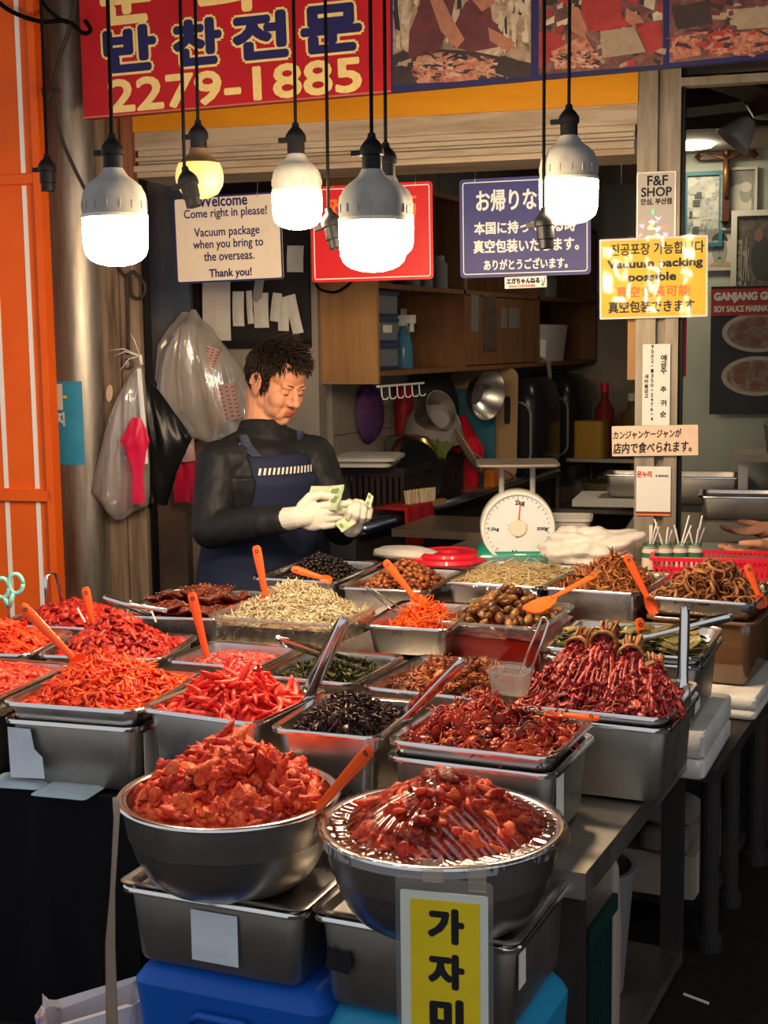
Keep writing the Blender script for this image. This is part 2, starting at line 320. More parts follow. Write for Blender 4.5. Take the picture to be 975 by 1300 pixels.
# riser that carries the middle and rear trays
rs=empty('tray_riser',(-1.35,3.1,.78),0,'low steel riser under the middle and rear trays','riser')
b=MB().box(-.72,.23,-.15,.62,0,.09).box(-.43,.18,-.46,-.17,0,.055); b.build('riser_body',M['steel_dull'],rs)
# ------------------------------------------------------------------ pans
def pan(name,label,cx,cy,z,w,d,h,yaw=0,m='steel',cat='tray',group=None,r=.028,rim=.011):
    o_=MB(); wi,di=w-2*rim,d-2*rim; t=min(.02,h*.25)
    out=[(wi-t-.03,di-t-.03,-h,r*.5),(wi-t-.008,di-t-.008,-h+.004,r*.75),(wi-t,di-t,-h+.014,r*.8),(wi-.002,di-.002,-.006,r*.9)]
    inn=[(wi-.004,di-.004,-.0015,r*.9),(wi-.010,di-.010,-.012,r*.85),(wi-t-.006,di-t-.006,-h+.018,r*.7),(wi-t-.04,di-t-.04,-h+.004,r*.4)]
    ls=[[(x,y,zz) for x,y in rrect(a,bb,rr)] for a,bb,zz,rr in out+inn]
    o_.loops(ls,True,True); mm=M[m]
    root=o_.build(name,mm,auto=35,loc=(cx,cy,z),rot=(0,0,R(yaw)))
    tag(root,label,cat,group)
    rl=[(wi-.003,di-.003,-.005,r*.9),(w-.002,d-.002,-.006,r),(w,d,-.007,r),(w,d,-.001,r),(w-.004,d-.004,.0015,r),(wi+.004,di+.004,.0005,r),(wi-.004,di-.004,-.001,r*.9)]
    b=MB(); b.loops([[(x,y,zz) for x,y in rrect(a,bb,rr,6)] for a,bb,zz,rr in rl],False,False); rm=b.build('rim',M['chrome'] if 'steel' in m else mm,root,auto=40)
    return root
PANS={}
def P(key,*a,**k): PANS[key]=dict(cx=a[2],cy=a[3],z=a[4],w=a[5],d=a[6],h=a[7],yaw=k.get('yaw',a[8] if len(a)>8 else 0)); PANS[key]['o']=pan(*a,**k); return PANS[key]['o']
g='steel trays of side dishes'
P('T1','food_tray','shallow steel tray piled with bright red chili radish strips at the left front',-1.655,2.215,.95,.295,.335,.060,8,group=g)
P('T0','food_tray','steel tray of pinkish red dish left of the radish strip tray',-1.968,2.165,.95,.295,.335,.060,8,group=g)
P('T3','food_tray','steel tray with a tall mound of dark red sliced dish behind the radish strips',-1.865,2.545,.95,.30,.265,.15,14,group=g)
P('T4','food_tray','steel tray of orange red kimchi at the left edge under the scissors',-2.168,2.468,.95,.30,.265,.15,14,group=g)
P('T5','food_tray','steel tray of dark crimson dish nearest the orange door',-2.175,2.765,.95,.30,.24,.15,10,group=g)
P('T6','food_tray','steel tray of glossy sesame dried fish below the man in the apron',-1.985,3.05,.95,.30,.41,.15,12,group=g)
P('T7','fish_tray','clear plastic tray heaped with pale dried anchovies',-1.575,2.87,.995,.345,.30,.065,3,m='clear')
P('T8','food_tray','steel tray of diced pink seafood beside the black leaf greens',-1.567,2.562,.95,.235,.225,.15,2,group=g)
P('T9','food_tray','steel tray of dark green seasoned leaves with tongs lying across',-1.315,2.545,.95,.235,.275,.15,1,group=g)
P('T10','food_tray','steel tray of small brown marinated crabs behind the red pepper crab tray',-1.043,2.555,.95,.27,.315,.15,0,group=g)
P('T2','food_tray','steel tray of thick coral red strips next to the radish strips',-1.362,2.225,.95,.27,.275,.16,-2,group=g)
P('T11','food_tray','steel tray of blackish seasoned pepper leaves in the front row',-1.105,2.205,.95,.215,.262,.16,5,group=g)
P('T12','food_tray','shallow steel tray of red pepper crabs stacked on another pan',-.825,2.212,.95,.305,.262,.045,1,group=g)
P('T13','food_tray','steel tray of tied red bundles at the front right',-.708,2.535,.95,.305,.30,.035,1,group=g)
P('T14','food_tray','steel tray of olive green perilla leaves behind the tied red bundles',-.758,2.94,.975,.345,.33,.04,3,group=g)
P('T15','sauce_box','clear plastic box of olive garlic cloves in deep red sauce',-1.155,3.20,.955,.280,.325,.165,2,m='clear')
P('T16','food_tray','steel tray of bright orange shredded radish in the middle',-1.338,3.10,.955,.225,.34,.075,7,group=g)
P('T17','food_tray','steel tray of shiny black beans in the rear row in front of the man',-1.868,3.545,.97,.270,.38,.09,4,group=g)
P('T18','food_tray','steel tray of glazed brown beans in the rear row',-1.578,3.52,.965,.270,.38,.09,4,group=g)
P('T19','food_tray','steel tray of pale glassy noodles under plastic wrap before the scale',-1.275,3.60,.985,.285,.40,.085,0,group=g)
P('T20','food_tray','steel tray of brown dried strips before the crumpled white bag',-1.0,3.575,.985,.275,.34,.19,-1,group=g)
P('T21','food_tray','steel tray of brown dried rings at the right end of the rear row',-.705,3.535,.985,.275,.32,.05,-1,group=g)
gs='pans stacked under trays'
pan('deep_pan','deep steel pan with torn white label under the radish strip tray',-1.655,2.215,.915,.295,.335,.133,8,m='steel_dull',cat='pan',group=gs)
pan('deep_pan','deep steel pan at the left edge under the pinkish red tray',-1.968,2.165,.915,.295,.335,.133,8,m='steel_dull',cat='pan',group=gs)
pan('deep_pan','steel pan with white side label under the red pepper crab tray',-.825,2.212,.922,.310,.268,.140,1,m='steel_dull',cat='pan',group=gs)
pan('deep_pan','deep steel pan under the tray of tied red bundles',-.708,2.535,.930,.310,.305,.148,1,m='steel_dull',cat='pan',group=gs)
pan('deep_pan','deep steel pan under the perilla leaf tray on foam boxes',-.758,2.94,.955,.345,.33,.14,3,m='steel_dull',cat='pan',group=gs)
pan('deep_pan','upside steel pan carrying the left metal bowl, bluish white label on front',-1.150,1.93,.752,.342,.33,.132,2,m='steel_dull',cat='pan',group='pans under the mixing bowls')
pan('deep_pan','steel pan carrying the plastic wrapped bowl, dark scuff on front',-.803,1.95,.752,.342,.33,.150,1,m='steel_dull',cat='pan',group='pans under the mixing bowls')
# lids closing the two pans under the bowls (they are turned tops with a raised border)
for cx,cy,yw,lab in ((-1.150,1.93,2,'sunken steel lid under the left metal bowl'),(-.803,1.95,1,'sunken steel lid under the plastic wrapped bowl')):
    b=MB(); b.loops([[(x,y,z) for x,y in rrect(a,c,.02)] for a,c,z in ((.314,.302,-.016),(.314,.302,.0),(.318,.306,.003),(.340,.328,.004),(.342,.330,.0065),(.334,.322,.0085),(.314,.302,.0065),(.300,.288,-.008))],True,True)
    o=b.build('pan_lid',M['steel'],auto=35,loc=(cx,cy,.754),rot=(0,0,R(yw))); tag(o,lab,'lid','steel pan lids')
# amber container under the rings tray, foam boxes
M['amber']=film('amber brine in plastic',(.55,.30,.12),.25,.1,.55,(.30,.15,.06))
pan('brine_container','tall amber tinted plastic container under the brown rings tray',-.705,3.535,.935,.28,.325,.165,-1,m='amber',cat='container')
def styro(cx,cy,w,d,z0,z1,label,yaw=0):
    o=empty('foam_box',(cx,cy,z0),R(yaw),label,'foam box','worn foam boxes')
    zm=z0+(z1-z0)*.45
    for nm,a,c in (('box_body',0,zm-z0-.002),('box_lid',zm-z0,z1-z0)):
        b=MB(); b.loops([[(x,y,z) for x,y in rrect(w-e,d-e,.012,3)] for e,z in ((.01,a),(0,a+.006),(0,c-.006),(.01,c))],True,True); b.build(nm,M['styro'],o,auto=40)
styro(-.695,2.965,.24,.36,.713,.813,'worn white foam box nearer the front at the right table corner',2)
styro(-.675,3.50,.25,.42,.713,.768,'worn white foam box under the amber container',0)
# labels stuck on pans
def sticker(x0,x1,z0,z1,parent,y,name='label_sticker',m='paper_cool_lit',poly=None):
    b=MB(); b.prism(poly or [(x0,z0),(x1,z0),(x1,z1),(x0,z1)],y,y+.001); return b.build(name,M[m],parent)
dp=[o for o in bpy.data.objects if o.name.startswith('deep_pan')]
dp.sort(key=lambda o:o.name)
sticker(0,0,0,0,dp[0],-.1655,poly=[(-.13,-.115),(-.055,-.112),(-.058,-.07),(-.075,-.055),(-.082,-.015),(-.132,-.014)])
b=MB().box(.1370,.1385,-.12,-.03,-.11,-.02); b.build('label_sticker',M['paper'],dp[0])
b=MB().box(.1425,.1440,-.085,-.045,-.115,-.015); b.build('label_sticker',M['paper'],dp[2])
sticker(-.035,.05,-.105,-.02,dp[5],-.157)
b=MB().box(.1605,.1620,-.13,-.10,-.075,-.02); b.build('label_sticker',M['paper'],dp[6])
sticker(0,0,0,0,dp[6],-.1575,m='ink',name='scuff',poly=[(-.146,-.085),(-.105,-.088),(-.100,-.065),(-.105,-.05),(-.125,-.055),(-.14,-.045)])
b=MB().box(.153,.1545,-.12,-.06,-.11,-.02); b.build('label_sticker',M['white_paint'],dp[4])
# wrapped parcels sticking out under the left pans
M['parcel']=mat('pale blue plastic parcel',(.45,.55,.60),.35,coat=.3,bump=(25,.5,(1,3,1)))
for cx,cy,a,w,lab in ((-1.63,2.045,8,.12,'pale blue flat parcel poking out under the left deep pan'),(-1.755,2.055,12,.12,'pale blue flat parcel at the left, partly behind the other parcel')):
    b=MB(); b.loops([[(x,y,z) for x,y in rrect(w-e,.09-e,.01,3)] for e,z in ((.02,0),(0,.003),(.0,.004),(.025,.009))],True,True)
    o=b.build('flat_parcel',M['parcel'],auto=50,loc=(cx,cy,.783),rot=(0,0,R(a))); tag(o,lab,'parcel','pale blue parcels')
# crates under the front pans
def crate(name,label,cx,cy,w,d,z0,z1,col,yaw):
    mm=mat(name+' plastic',col,.4); b=MB()
    b.loops([[(x,y,z) for x,y in rrect(w-e,d-e,.03)] for e,z in ((.05,0),(0,z1-z0-.03),(.02,z1-z0-.015),(.06,z1-z0))],True,True)
    o=b.build(name,mm,auto=35,loc=(cx,cy,z0),rot=(0,0,R(yaw))); tag(o,label,'crate')
    b=MB(); b.loops([[(x,y,z) for x,y in rrect(w-e,d-e,.03)] for e,z in ((.03,.16),(-.006,.165),(-.006,.19),(.02,.195))],False,False); b.build('rib',mm,o,auto=35)
    b=MB(); b.tube([(-.06,-d/2-.004,z1-z0-.075),(-.04,-d/2-.012,z1-z0-.06),(.04,-d/2-.012,z1-z0-.06),(.06,-d/2-.004,z1-z0-.075)],.007,8); b.build('handle',mm,o,smooth=True)
    return o
crate('blue_crate','deep blue plastic crate upside down under the left bowl pan',-1.130,1.945,.36,.34,.28,.618,(.008,.085,.42),2)
crate('turquoise_crate','turquoise blue plastic crate under the wrapped bowl pan',-.80,1.96,.33,.32,.28,.600,(.02,.25,.45),1)
# ------------------------------------------------------------------ mixing bowls
def bowl(cx,cy,z,r,h,label):
    k=r/.18
    prof=[(.001,0),(.100*k,0),(.118*k,.004),(.134*k,.016),(.148*k,.036),(.158*k,.060),(.163*k,.080),(.1645*k,.084),(.167*k,.086),(.171*k,.108),(.174*k,.128),(.176*k,h),(.172*k,h),(.167*k,.120),(.158*k,.08),(.13*k,.024),(.10*k,.010),(.001,.008)]
    o=MB().lathe(prof,n=64).build('mixing_bowl',M['steel'],auto=30,loc=(cx,cy,z)); tag(o,label,'bowl','steel mixing bowls')
    b=MB(); ring=[(.172*k+.009*math.cos(a),h+.0045*math.sin(a)) for a in [2*PI*i/10 for i in range(10)]]+[(.181*k,h)]
    b.lathe([(x+.004,zz) for x,zz in ring],n=64); b.build('rolled_rim',M['chrome'],o,smooth=True)
    return o
BW1=(-1.160,1.868,.752); BW2=(-.780,1.868,.752)
bowl(*BW1,.180,.145,'left steel mixing bowl piled with chunky red fish kimchi')
bowl(*BW2,.186,.145,'right steel mixing bowl with red fish kimchi under plastic wrap')
# ------------------------------------------------------------------ food pieces
def tpl_tube(L,r,bend=.2,flat=1.0,ns=6,nr=7,taper=.35,twist=0,wob=.12,rg=rng):
    t=np.linspace(-.5,.5,nr); ph=rg.uniform(0,6.28); 
    sx=t*L; sy=bend*L*(np.cos(t*PI)-.6)+wob*r*np.sin(t*9+ph); sz=.25*bend*L*np.sin(t*5+ph)
    rad=r*(1-(1-taper)*np.abs(2*t)**3)*(1+wob*np.sin(t*14+ph)); V=[];
    for i in range(nr):
        for k in range(ns):
            a=2*PI*k/ns+twist*t[i]; V.append((sx[i],sy[i]+rad[i]*math.cos(a),sz[i]+rad[i]*flat*math.sin(a)))
    Fc=[(i*ns+k,i*ns+(k+1)%ns,(i+1)*ns+(k+1)%ns,(i+1)*ns+k) for i in range(nr-1) for k in range(ns)]
    n=len(V); V+= [(sx[0]-r*.3,sy[0],sz[0]),(sx[-1]+r*.3,sy[-1],sz[-1])]
    for k in range(ns): Fc.append((n,(k+1)%ns,k,n)); Fc.append((n+1,(nr-1)*ns+k,(nr-1)*ns+(k+1)%ns,n+1))
    return np.array(V),tri(Fc)
def tri(Fc):
    out=[]
    for q in Fc:
        q=list(dict.fromkeys(q)); 
        if len(q)==3: out.append(tuple(q))
        else: out+= [(q[0],q[1],q[2]),(q[0],q[2],q[3])]
    return np.array(out)
def tpl_blob(ax,ay,az,noise=.15,nu=9,nv=6,rg=rng):
    V=[(0,0,-az)]
    ph=rg.uniform(0,6.28,6)
    for j in range(1,nv):
        th=-PI/2+PI*j/nv
        for i in range(nu):
            a=2*PI*i/nu; k=1+noise*(math.sin(2*a+ph[0])*math.cos(th*2+ph[1])+.6*math.sin(3*a+ph[2]+th*3)+.5*math.sin(5*a+4*th+ph[3]))
            V.append((ax*k*math.cos(th)*math.cos(a),ay*k*math.cos(th)*math.sin(a),az*k*math.sin(th)))
    V.append((0,0,az)); Fc=[]
    for i in range(nu): Fc.append((0,1+(i+1)%nu,1+i)); Fc.append((len(V)-1,1+(nv-2)*nu+i,1+(nv-2)*nu+(i+1)%nu))
    for j in range(nv-2):
        for i in range(nu): 
            a=1+j*nu+i; b_=1+j*nu+(i+1)%nu; Fc.append((a,b_,b_+nu,a+nu))
    return np.array(V),tri(Fc)
def tpl_leaf(L,Wd,curl=.5,th=.0012,rg=rng,nx=8,ny=5):
    ph=rg.uniform(0,6.28,4); V=[];Fc=[]
    for s in (1,-1):
        for i in range(nx):
            u=i/(nx-1); wv=Wd*math.sin(PI*min(max(u,.03),.97))**.7
            for j in range(ny):
                v=j/(ny-1)-.5
                z=curl*Wd*(math.sin(u*5+ph[0])*.3+math.cos(v*5+ph[1]+u*4)*.35)
                V.append(((u-.5)*L+.1*L*math.sin(v*4+ph[2]),v*wv,z+s*th))
    n=nx*ny
    for i in range(nx-1):
        for j in range(ny-1):
            a=i*ny+j; Fc.append((a,a+ny,a+ny+1,a+1)); Fc.append((n+a,n+a+1,n+a+ny+1,n+a+ny))
    e=[i*ny for i in range(nx)]+[(nx-1)*ny+j for j in range(1,ny)]+[i*ny+ny-1 for i in range(nx-2,-1,-1)]+[j for j in range(ny-2,0,-1)]
    for k in range(len(e)): a,b_=e[k],e[(k+1)%len(e)]; Fc.append((a,b_,n+b_,n+a))
    return np.array(V),tri(Fc)
def tpl_ring(Ro,r,squash=.7,rg=rng,n=18,ns=6,gap=False):
    V=[];ph=rg.uniform(0,6.28,3)
    for i in range(n):
        a=2*PI*i/n; rr=Ro*(1+.12*math.sin(2*a+ph[0])+.06*math.sin(3*a+ph[1])); zz=.25*Ro*math.sin(2*a+ph[2])
        for k in range(ns):
            b_=2*PI*k/ns; V.append(((rr+r*math.cos(b_))*math.cos(a),(rr+r*math.cos(b_))*math.sin(a)*squash,zz+r*1.5*math.sin(b_)))
    Fc=[(i*ns+k,((i+1)%n)*ns+k,((i+1)%n)*ns+(k+1)%ns,i*ns+(k+1)%ns) for i in range(n) for k in range(ns)]
    return np.array(V),tri(Fc)
def join_tpl(parts):
    V=[];Fc=[];o=0
    for (v,f),Mx in parts:
        A=np.array(Mx.to_3x3()); V.append(v@A.T+np.array(Mx.translation)); Fc.append(f+o); o+=len(v)
    return np.concatenate(V),np.concatenate(Fc)
def rotm(yaw,pitch,roll):
    cy,sy,cp,sp,cr,sr=math.cos(yaw),math.sin(yaw),math.cos(pitch),math.sin(pitch),math.cos(roll),math.sin(roll)
    return np.array([[cy,-sy,0],[sy,cy,0],[0,0,1]])@np.array([[cp,0,sp],[0,1,0],[-sp,0,cp]])@np.array([[1,0,0],[0,cr,-sr],[0,sr,cr]])
class Heap:
    def __init__(s,a,b,base,peak,p=2.6,q=.8,ox=0,oy=0,rough=.006,seed=0,round_=False):
        s.a,s.b,s.base,s.peak,s.p,s.q,s.ox,s.oy,s.rough=a,b,base,peak,p,q,ox,oy,rough
        s.rg=np.random.default_rng(seed); s.ph=s.rg.uniform(0,6.28,8); s.k=s.rg.uniform(20,70,8); s.round=round_
    def h(s,x,y):
        u=(x-s.ox*(1-np.abs(x/s.a)))/s.a; v=(y-s.oy*(1-np.abs(y/s.b)))/s.b
        rho=(np.abs(u)**s.p+np.abs(v)**s.p)**(1/s.p); d=np.maximum(0,1-rho)
        n=sum(math.sin(0)+np.sin(s.k[i]*x+s.ph[i])*np.sin(s.k[i+4]*y+s.ph[i+4]) for i in range(4))*.5
        return s.base+(s.peak-s.base)*d**s.q+s.rough*n*np.minimum(1,d*4)
    def normal(s,x,y,e=.006):
        gx=(s.h(x+e,y)-s.h(x-e,y))/(2*e); gy=(s.h(x,y+e)-s.h(x,y-e))/(2*e); n=np.array([-gx,-gy,1.0]); return n/np.linalg.norm(n)
    def sample(s,n,edge=1.0):
        P_=[]
        while len(P_)<n:
            x=s.rg.uniform(-s.a,s.a); y=s.rg.uniform(-s.b,s.b)
            if s.round and (x/s.a)**2+(y/s.b)**2>1: continue
            if max(abs(x/s.a),abs(y/s.b))>edge: continue
            P_.append((x,y))
        return P_
def orient(hp,x,y,tilt,rg,align=.8):
    nrm=hp.normal(x,y); nrm=nrm*align+np.array([0,0,1])*(1-align); nrm/=np.linalg.norm(nrm)
    t=np.cross([0,1,0],nrm); t/=np.linalg.norm(t); B=np.stack([t,np.cross(nrm,t),nrm],1)
    return B@rotm(rg.uniform(0,6.28),rg.normal(0,tilt),rg.normal(0,tilt*1.5))
def heap_mesh(name,label,cat,pankey,hp,tpls,n,m,tilt=.3,lift=.3,size=.006,smin=.75,smax=1.25,tint=(.0,1.0),grid=30,loc=None,align=.8,patch=None,under=.4,kind='stuff'):
    V=[];Fc=[];T=[];o=0
    # bed of the heap
    g=np.linspace(-1,1,grid); X,Y=np.meshgrid(g*hp.a,g*hp.b,indexing='ij')
    if hp.round:
        s_=np.sqrt(np.maximum(1e-6,1-.5*(Y/hp.b)**2)); s2=np.sqrt(np.maximum(1e-6,1-.5*(X/hp.a)**2)); X,Y=X*s_,Y*s2
    Z=hp.h(X,Y)-size*.5; v=np.stack([X,Y,Z],-1).reshape(-1,3)
    f=np.array([(i*grid+j,(i+1)*grid+j,(i+1)*grid+j+1,i*grid+j+1) for i in range(grid-1) for j in range(grid-1)])
    f=np.concatenate([f[:,[0,1,2]],f[:,[0,2,3]]])
    V.append(v);Fc.append(f);T.append(hp.rg.uniform(tint[0],tint[0]+(tint[1]-tint[0])*.45,len(v)));o+=len(v)  # bed keeps to the darker tints, standing in for shade between pieces
    for x,y in hp.sample(n):
        tv,tf=tpls[hp.rg.integers(len(tpls))]; A=orient(hp,x,y,tilt,hp.rg,align)*hp.rg.uniform(smin,smax)
        p=np.array([x,y,hp.h(np.array(x),np.array(y))+size*lift*hp.rg.uniform(-.6,1.4)])
        vv=tv@A.T+p
        # keep inside the pan
        if not hp.round:
            dx=max(0,vv[:,0].max()-hp.a-.004); vv[:,0]-=dx; dx=max(0,-hp.a-.004-vv[:,0].min()); vv[:,0]+=dx
            dy=max(0,vv[:,1].max()-hp.b-.004); vv[:,1]-=dy; dy=max(0,-hp.b-.004-vv[:,1].min()); vv[:,1]+=dy
        if hp.round:
            rr=np.hypot(vv[:,0],vv[:,1]); mx=rr.max()
            if mx>hp.a: vv[:,:2]-=p[:2]/max(1e-6,np.hypot(*p[:2]))*(mx-hp.a)
        V.append(vv);Fc.append(tf+o);o+=len(tv)
        tt=hp.rg.uniform(*tint)
        if patch and hp.rg.random()<patch[0]: tt=hp.rg.uniform(*patch[1])
        T.append(np.full(len(tv),tt))
    if pankey: k=PANS[pankey]; L_=(k['cx'],k['cy'],k['z']); rz=R(k['yaw'])
    else: L_=loc; rz=0
    ob=npmesh(name,np.concatenate(V),np.concatenate(Fc),m,tint=np.concatenate(T),loc=L_,rot=(0,0,rz))
    return tag(ob,label,cat,None,kind)
def inner(k,pad=.022): return PANS[k]['w']/2-pad,PANS[k]['d']/2-pad
rg=np.random.default_rng(3)
red=foodmat('radish strips red',[(.22,.008,.004),(.58,.022,.006),(.82,.055,.010),(.90,.13,.018)],.3,.45)
pink=foodmat('pinkish red paste',[(.36,.014,.010),(.58,.030,.018),(.70,.06,.03),(.74,.13,.08)],.3,.4)
crim=foodmat('crimson chilli',[(.11,.005,.004),(.28,.011,.008),(.45,.022,.012),(.55,.05,.02)],.3,.45)
oran=foodmat('orange kimchi',[(.45,.02,.006),(.70,.045,.012),(.82,.085,.02)],.3,.4)
coral=foodmat('coral red strips',[(.46,.012,.008),(.70,.028,.016),(.82,.055,.03)],.28,.5)
# T1 radish strips
a,b_=inner('T1'); S1=[tpl_tube(rg.uniform(.03,.055),rg.uniform(.0032,.0045),rg.uniform(-.25,.25),.8,rg=rg) for _ in range(8)]
heap_mesh('chili_radish_strips','mound of bright red chili radish strips in the left front tray','side dish','T1',Heap(a,b_,-.012,.070,2.2,.75,.0,-.01,.004,1),S1,900,red,size=.008,tint=(.25,1),patch=(.07,(0,.15)))
a,b_=inner('T0'); S2=[tpl_blob(rg.uniform(.009,.016),rg.uniform(.006,.010),.005,.2,rg=rg) for _ in range(6)]
heap_mesh('minced_seafood','pinkish red chopped dish in the tray cut by the left edge','side dish','T0',Heap(a,b_,-.016,.018,3,.5,0,0,.004,2),S2,520,pink,size=.006)
a,b_=inner('T3'); S3=[tpl_tube(rg.uniform(.022,.04),rg.uniform(.005,.0085),rg.uniform(-.3,.3),.55,rg=rg) for _ in range(6)]+[tpl_blob(.012,.009,.005,.25,rg=rg) for _ in range(3)]
heap_mesh('sliced_chili_dish','tall mound of dark red sliced chili dish behind the radish strips','side dish','T3',Heap(a,b_,-.014,.078,2.0,.8,0,0,.005,3),S3,560,crim,size=.008,tint=(.25,1))
a,b_=inner('T4'); heap_mesh('shredded_kimchi','orange red kimchi heap at the left edge beside the scissors','side dish','T4',Heap(a,b_,-.012,.05,2.3,.7,0,0,.006,4),S3,480,oran,size=.008)
a,b_=inner('T5'); heap_mesh('crimson_chili_pieces','deep crimson chunky dish nearest the orange door','side dish','T5',Heap(a,b_,-.015,.04,2.6,.6,.02,0,.006,5),[tpl_blob(rg.uniform(.012,.02),.010,.007,.25,rg=rg) for _ in range(6)]+S3[:3],380,crim,size=.008,tint=(.2,.8))
# T6 sesame dried fish: separate fillets
k=PANS['T6']; fish=foodmat('glazed dried fish',[(.030,.007,.005),(.075,.014,.009),(.15,.025,.014),(.20,.04,.02)],.3,.8,nscale=150,bump=.7)
ses=mat('sesame seed',(.50,.36,.20),.6)
for i,(x,y,rz,L_) in enumerate(((-.085,-.13,70,.13),(-.045,-.10,60,.15),(.0,-.125,75,.13),(.045,-.10,62,.15),(.085,-.12,70,.12),(-.085,-.02,80,.14),(-.035,.0,66,.16),(.02,-.01,72,.15),(.07,.0,60,.14),(-.07,.09,70,.14),(-.015,.10,64,.15),(.04,.09,75,.14),(.08,.10,66,.13),(0,.04,20,.12))):
    v,f=tpl_blob(L_/2,.022,.011,.16,16,10,rg=rg); v[:,2]+=.006*np.sin(v[:,0]*60+i)+.010*(v[:,0]/L_)**2; kk=rg.uniform(150,300,3); v*=(1+.10*np.sin(kk[0]*v[:,0]+kk[1]*v[:,1]))[:,None]
    L0=Vector((k['cx'],k['cy'],k['z']))+Matrix.Rotation(R(k['yaw']),3,'Z')@Vector((x,y,-.012+.046*(1-abs(x)/.12)*(1-abs(y)/.19)+.005*(i%3)))
    o=npmesh('dried_fish',v,f,fish,tint=np.clip(rg.normal(.45,.25,len(v)),0,1),loc=L0,rot=(R(8*(i%3-1)),R(6),R(k['yaw']+rz)))
    tag(o,'glazed sesame dried fish in the tray below the apron','dried fish','sesame glazed dried fish')
    mb=MB(); up_=[q for q in v if q[2]>.004]
    for q in range(26):
        p_=up_[rg.integers(len(up_))]; tv,tf=tpl_blob(.0022,.0013,.001,.05,6,4,rg=rg); A=rotm(rg.uniform(0,6),0,0); mb.add((tv@A.T+p_+np.array([0,0,.0006])).tolist(),tf.tolist())
    mb.build('sesame_seeds',ses,o,fix=False)
a,b_=inner('T6',.03); heap_mesh('chili_glaze_bed','dark red chili sauce bed under the sesame fish','sauce','T6',Heap(a,b_,-.022,-.008,4,.4,0,0,.003,6),S2,260,crim,size=.004,tint=(.1,.7))
# T7 anchovies
anch=foodmat('dried anchovies',[(.16,.11,.055),(.36,.27,.15),(.52,.42,.26),(.60,.52,.36)],.5,.1)
a,b_=inner('T7',.018); S7=[tpl_tube(rg.uniform(.024,.038),rg.uniform(.0014,.0022),rg.uniform(-.35,.35),.8,5,ns=5,rg=rg) if False else tpl_tube(rg.uniform(.024,.038),rg.uniform(.0013,.002),rg.uniform(-.35,.35),.8,5,6,.3,rg=rg) for _ in range(8)]
heap_mesh('dried_anchovies','heap of pale dried anchovies in the clear plastic tray','dried fish','T7',Heap(a,b_,-.02,.068,2.1,.75,.0,0,.004,7),S7,2100,anch,size=.006,tilt=.45,tint=(.1,1))
v_=[];
hp=Heap(a-.002,b_-.002,-.058,-.012,6,.2,seed=8)
heap_mesh('dried_anchovies','lower layer of pale anchovies seen through the tray wall','dried fish','T7',hp,S7,500,anch,size=.006,tilt=.6,tint=(.0,.8))
# T8 diced pink
a,b_=inner('T8'); S8=[tpl_blob(rg.uniform(.005,.008),rg.uniform(.004,.006),.004,.2,7,5,rg=rg) for _ in range(6)]
heap_mesh('diced_seafood','diced glistening pink seafood beside the leaf greens','side dish','T8',Heap(a,b_,-.030,-.004,3,.5,0,0,.003,9),S8,1000,foodmat('diced pink',[(.20,.008,.010),(.36,.020,.020),(.46,.06,.05),(.50,.16,.13)],.3,.5),size=.005)
# T9 leaves, T11 black leaves
S9=[tpl_leaf(rg.uniform(.018,.034),rg.uniform(.008,.014),.9,rg=rg) for _ in range(8)]
a,b_=inner('T9'); heap_mesh('seasoned_greens','dark green seasoned leaves under the lying tongs','side dish','T9',Heap(a,b_,-.034,.008,2.4,.6,0,-.01,.005,10),S9,620,foodmat('dark green leaves',[(.010,.010,.003),(.032,.034,.008),(.07,.065,.018),(.11,.09,.03)],.3,.4),size=.008,tilt=.6)
a,b_=inner('T11'); heap_mesh('black_seasoned_leaves','blackish seasoned pepper leaves in the front row','side dish','T11',Heap(a,b_,-.022,.032,2.3,.7,0,0,.006,11),[tpl_tube(rg.uniform(.022,.045),rg.uniform(.0022,.0045),rg.uniform(-.5,.5),.4,rg=rg) for _ in range(7)]+S9[:3],640,foodmat('blackish leaves',[(.008,.004,.004),(.028,.012,.010),(.06,.022,.016),(.10,.035,.022)],.25,.5),size=.008,tilt=.6)
# T2 thick strips
a,b_=inner('T2'); S10=[tpl_tube(rg.uniform(.05,.095),rg.uniform(.0055,.0085),rg.uniform(-.35,.35),.7,7,10,.5,rg=rg) for _ in range(8)]
heap_mesh('coral_red_strips','pile of thick coral red strips in the front row','side dish','T2',Heap(a,b_,-.022,.055,2.1,.7,-.01,0,.006,12),S10,210,coral,size=.012,tilt=.35,tint=(.2,1))
# T16 shredded radish
a,b_=inner('T16'); S16=[tpl_tube(rg.uniform(.04,.08),rg.uniform(.0018,.0026),rg.uniform(-.4,.4),.8,5,8,.6,rg=rg) for _ in range(8)]
heap_mesh('orange_shredded_radish','bright orange shredded radish in the middle steel tray','side dish','T16',Heap(a*.92,b_*.85,-.05,.035,2.1,.8,0,-.01,.005,13),S16,620,foodmat('orange shreds',[(.45,.03,.004),(.72,.075,.008),(.80,.14,.015)],.3,.4),size=.008,tilt=.45)
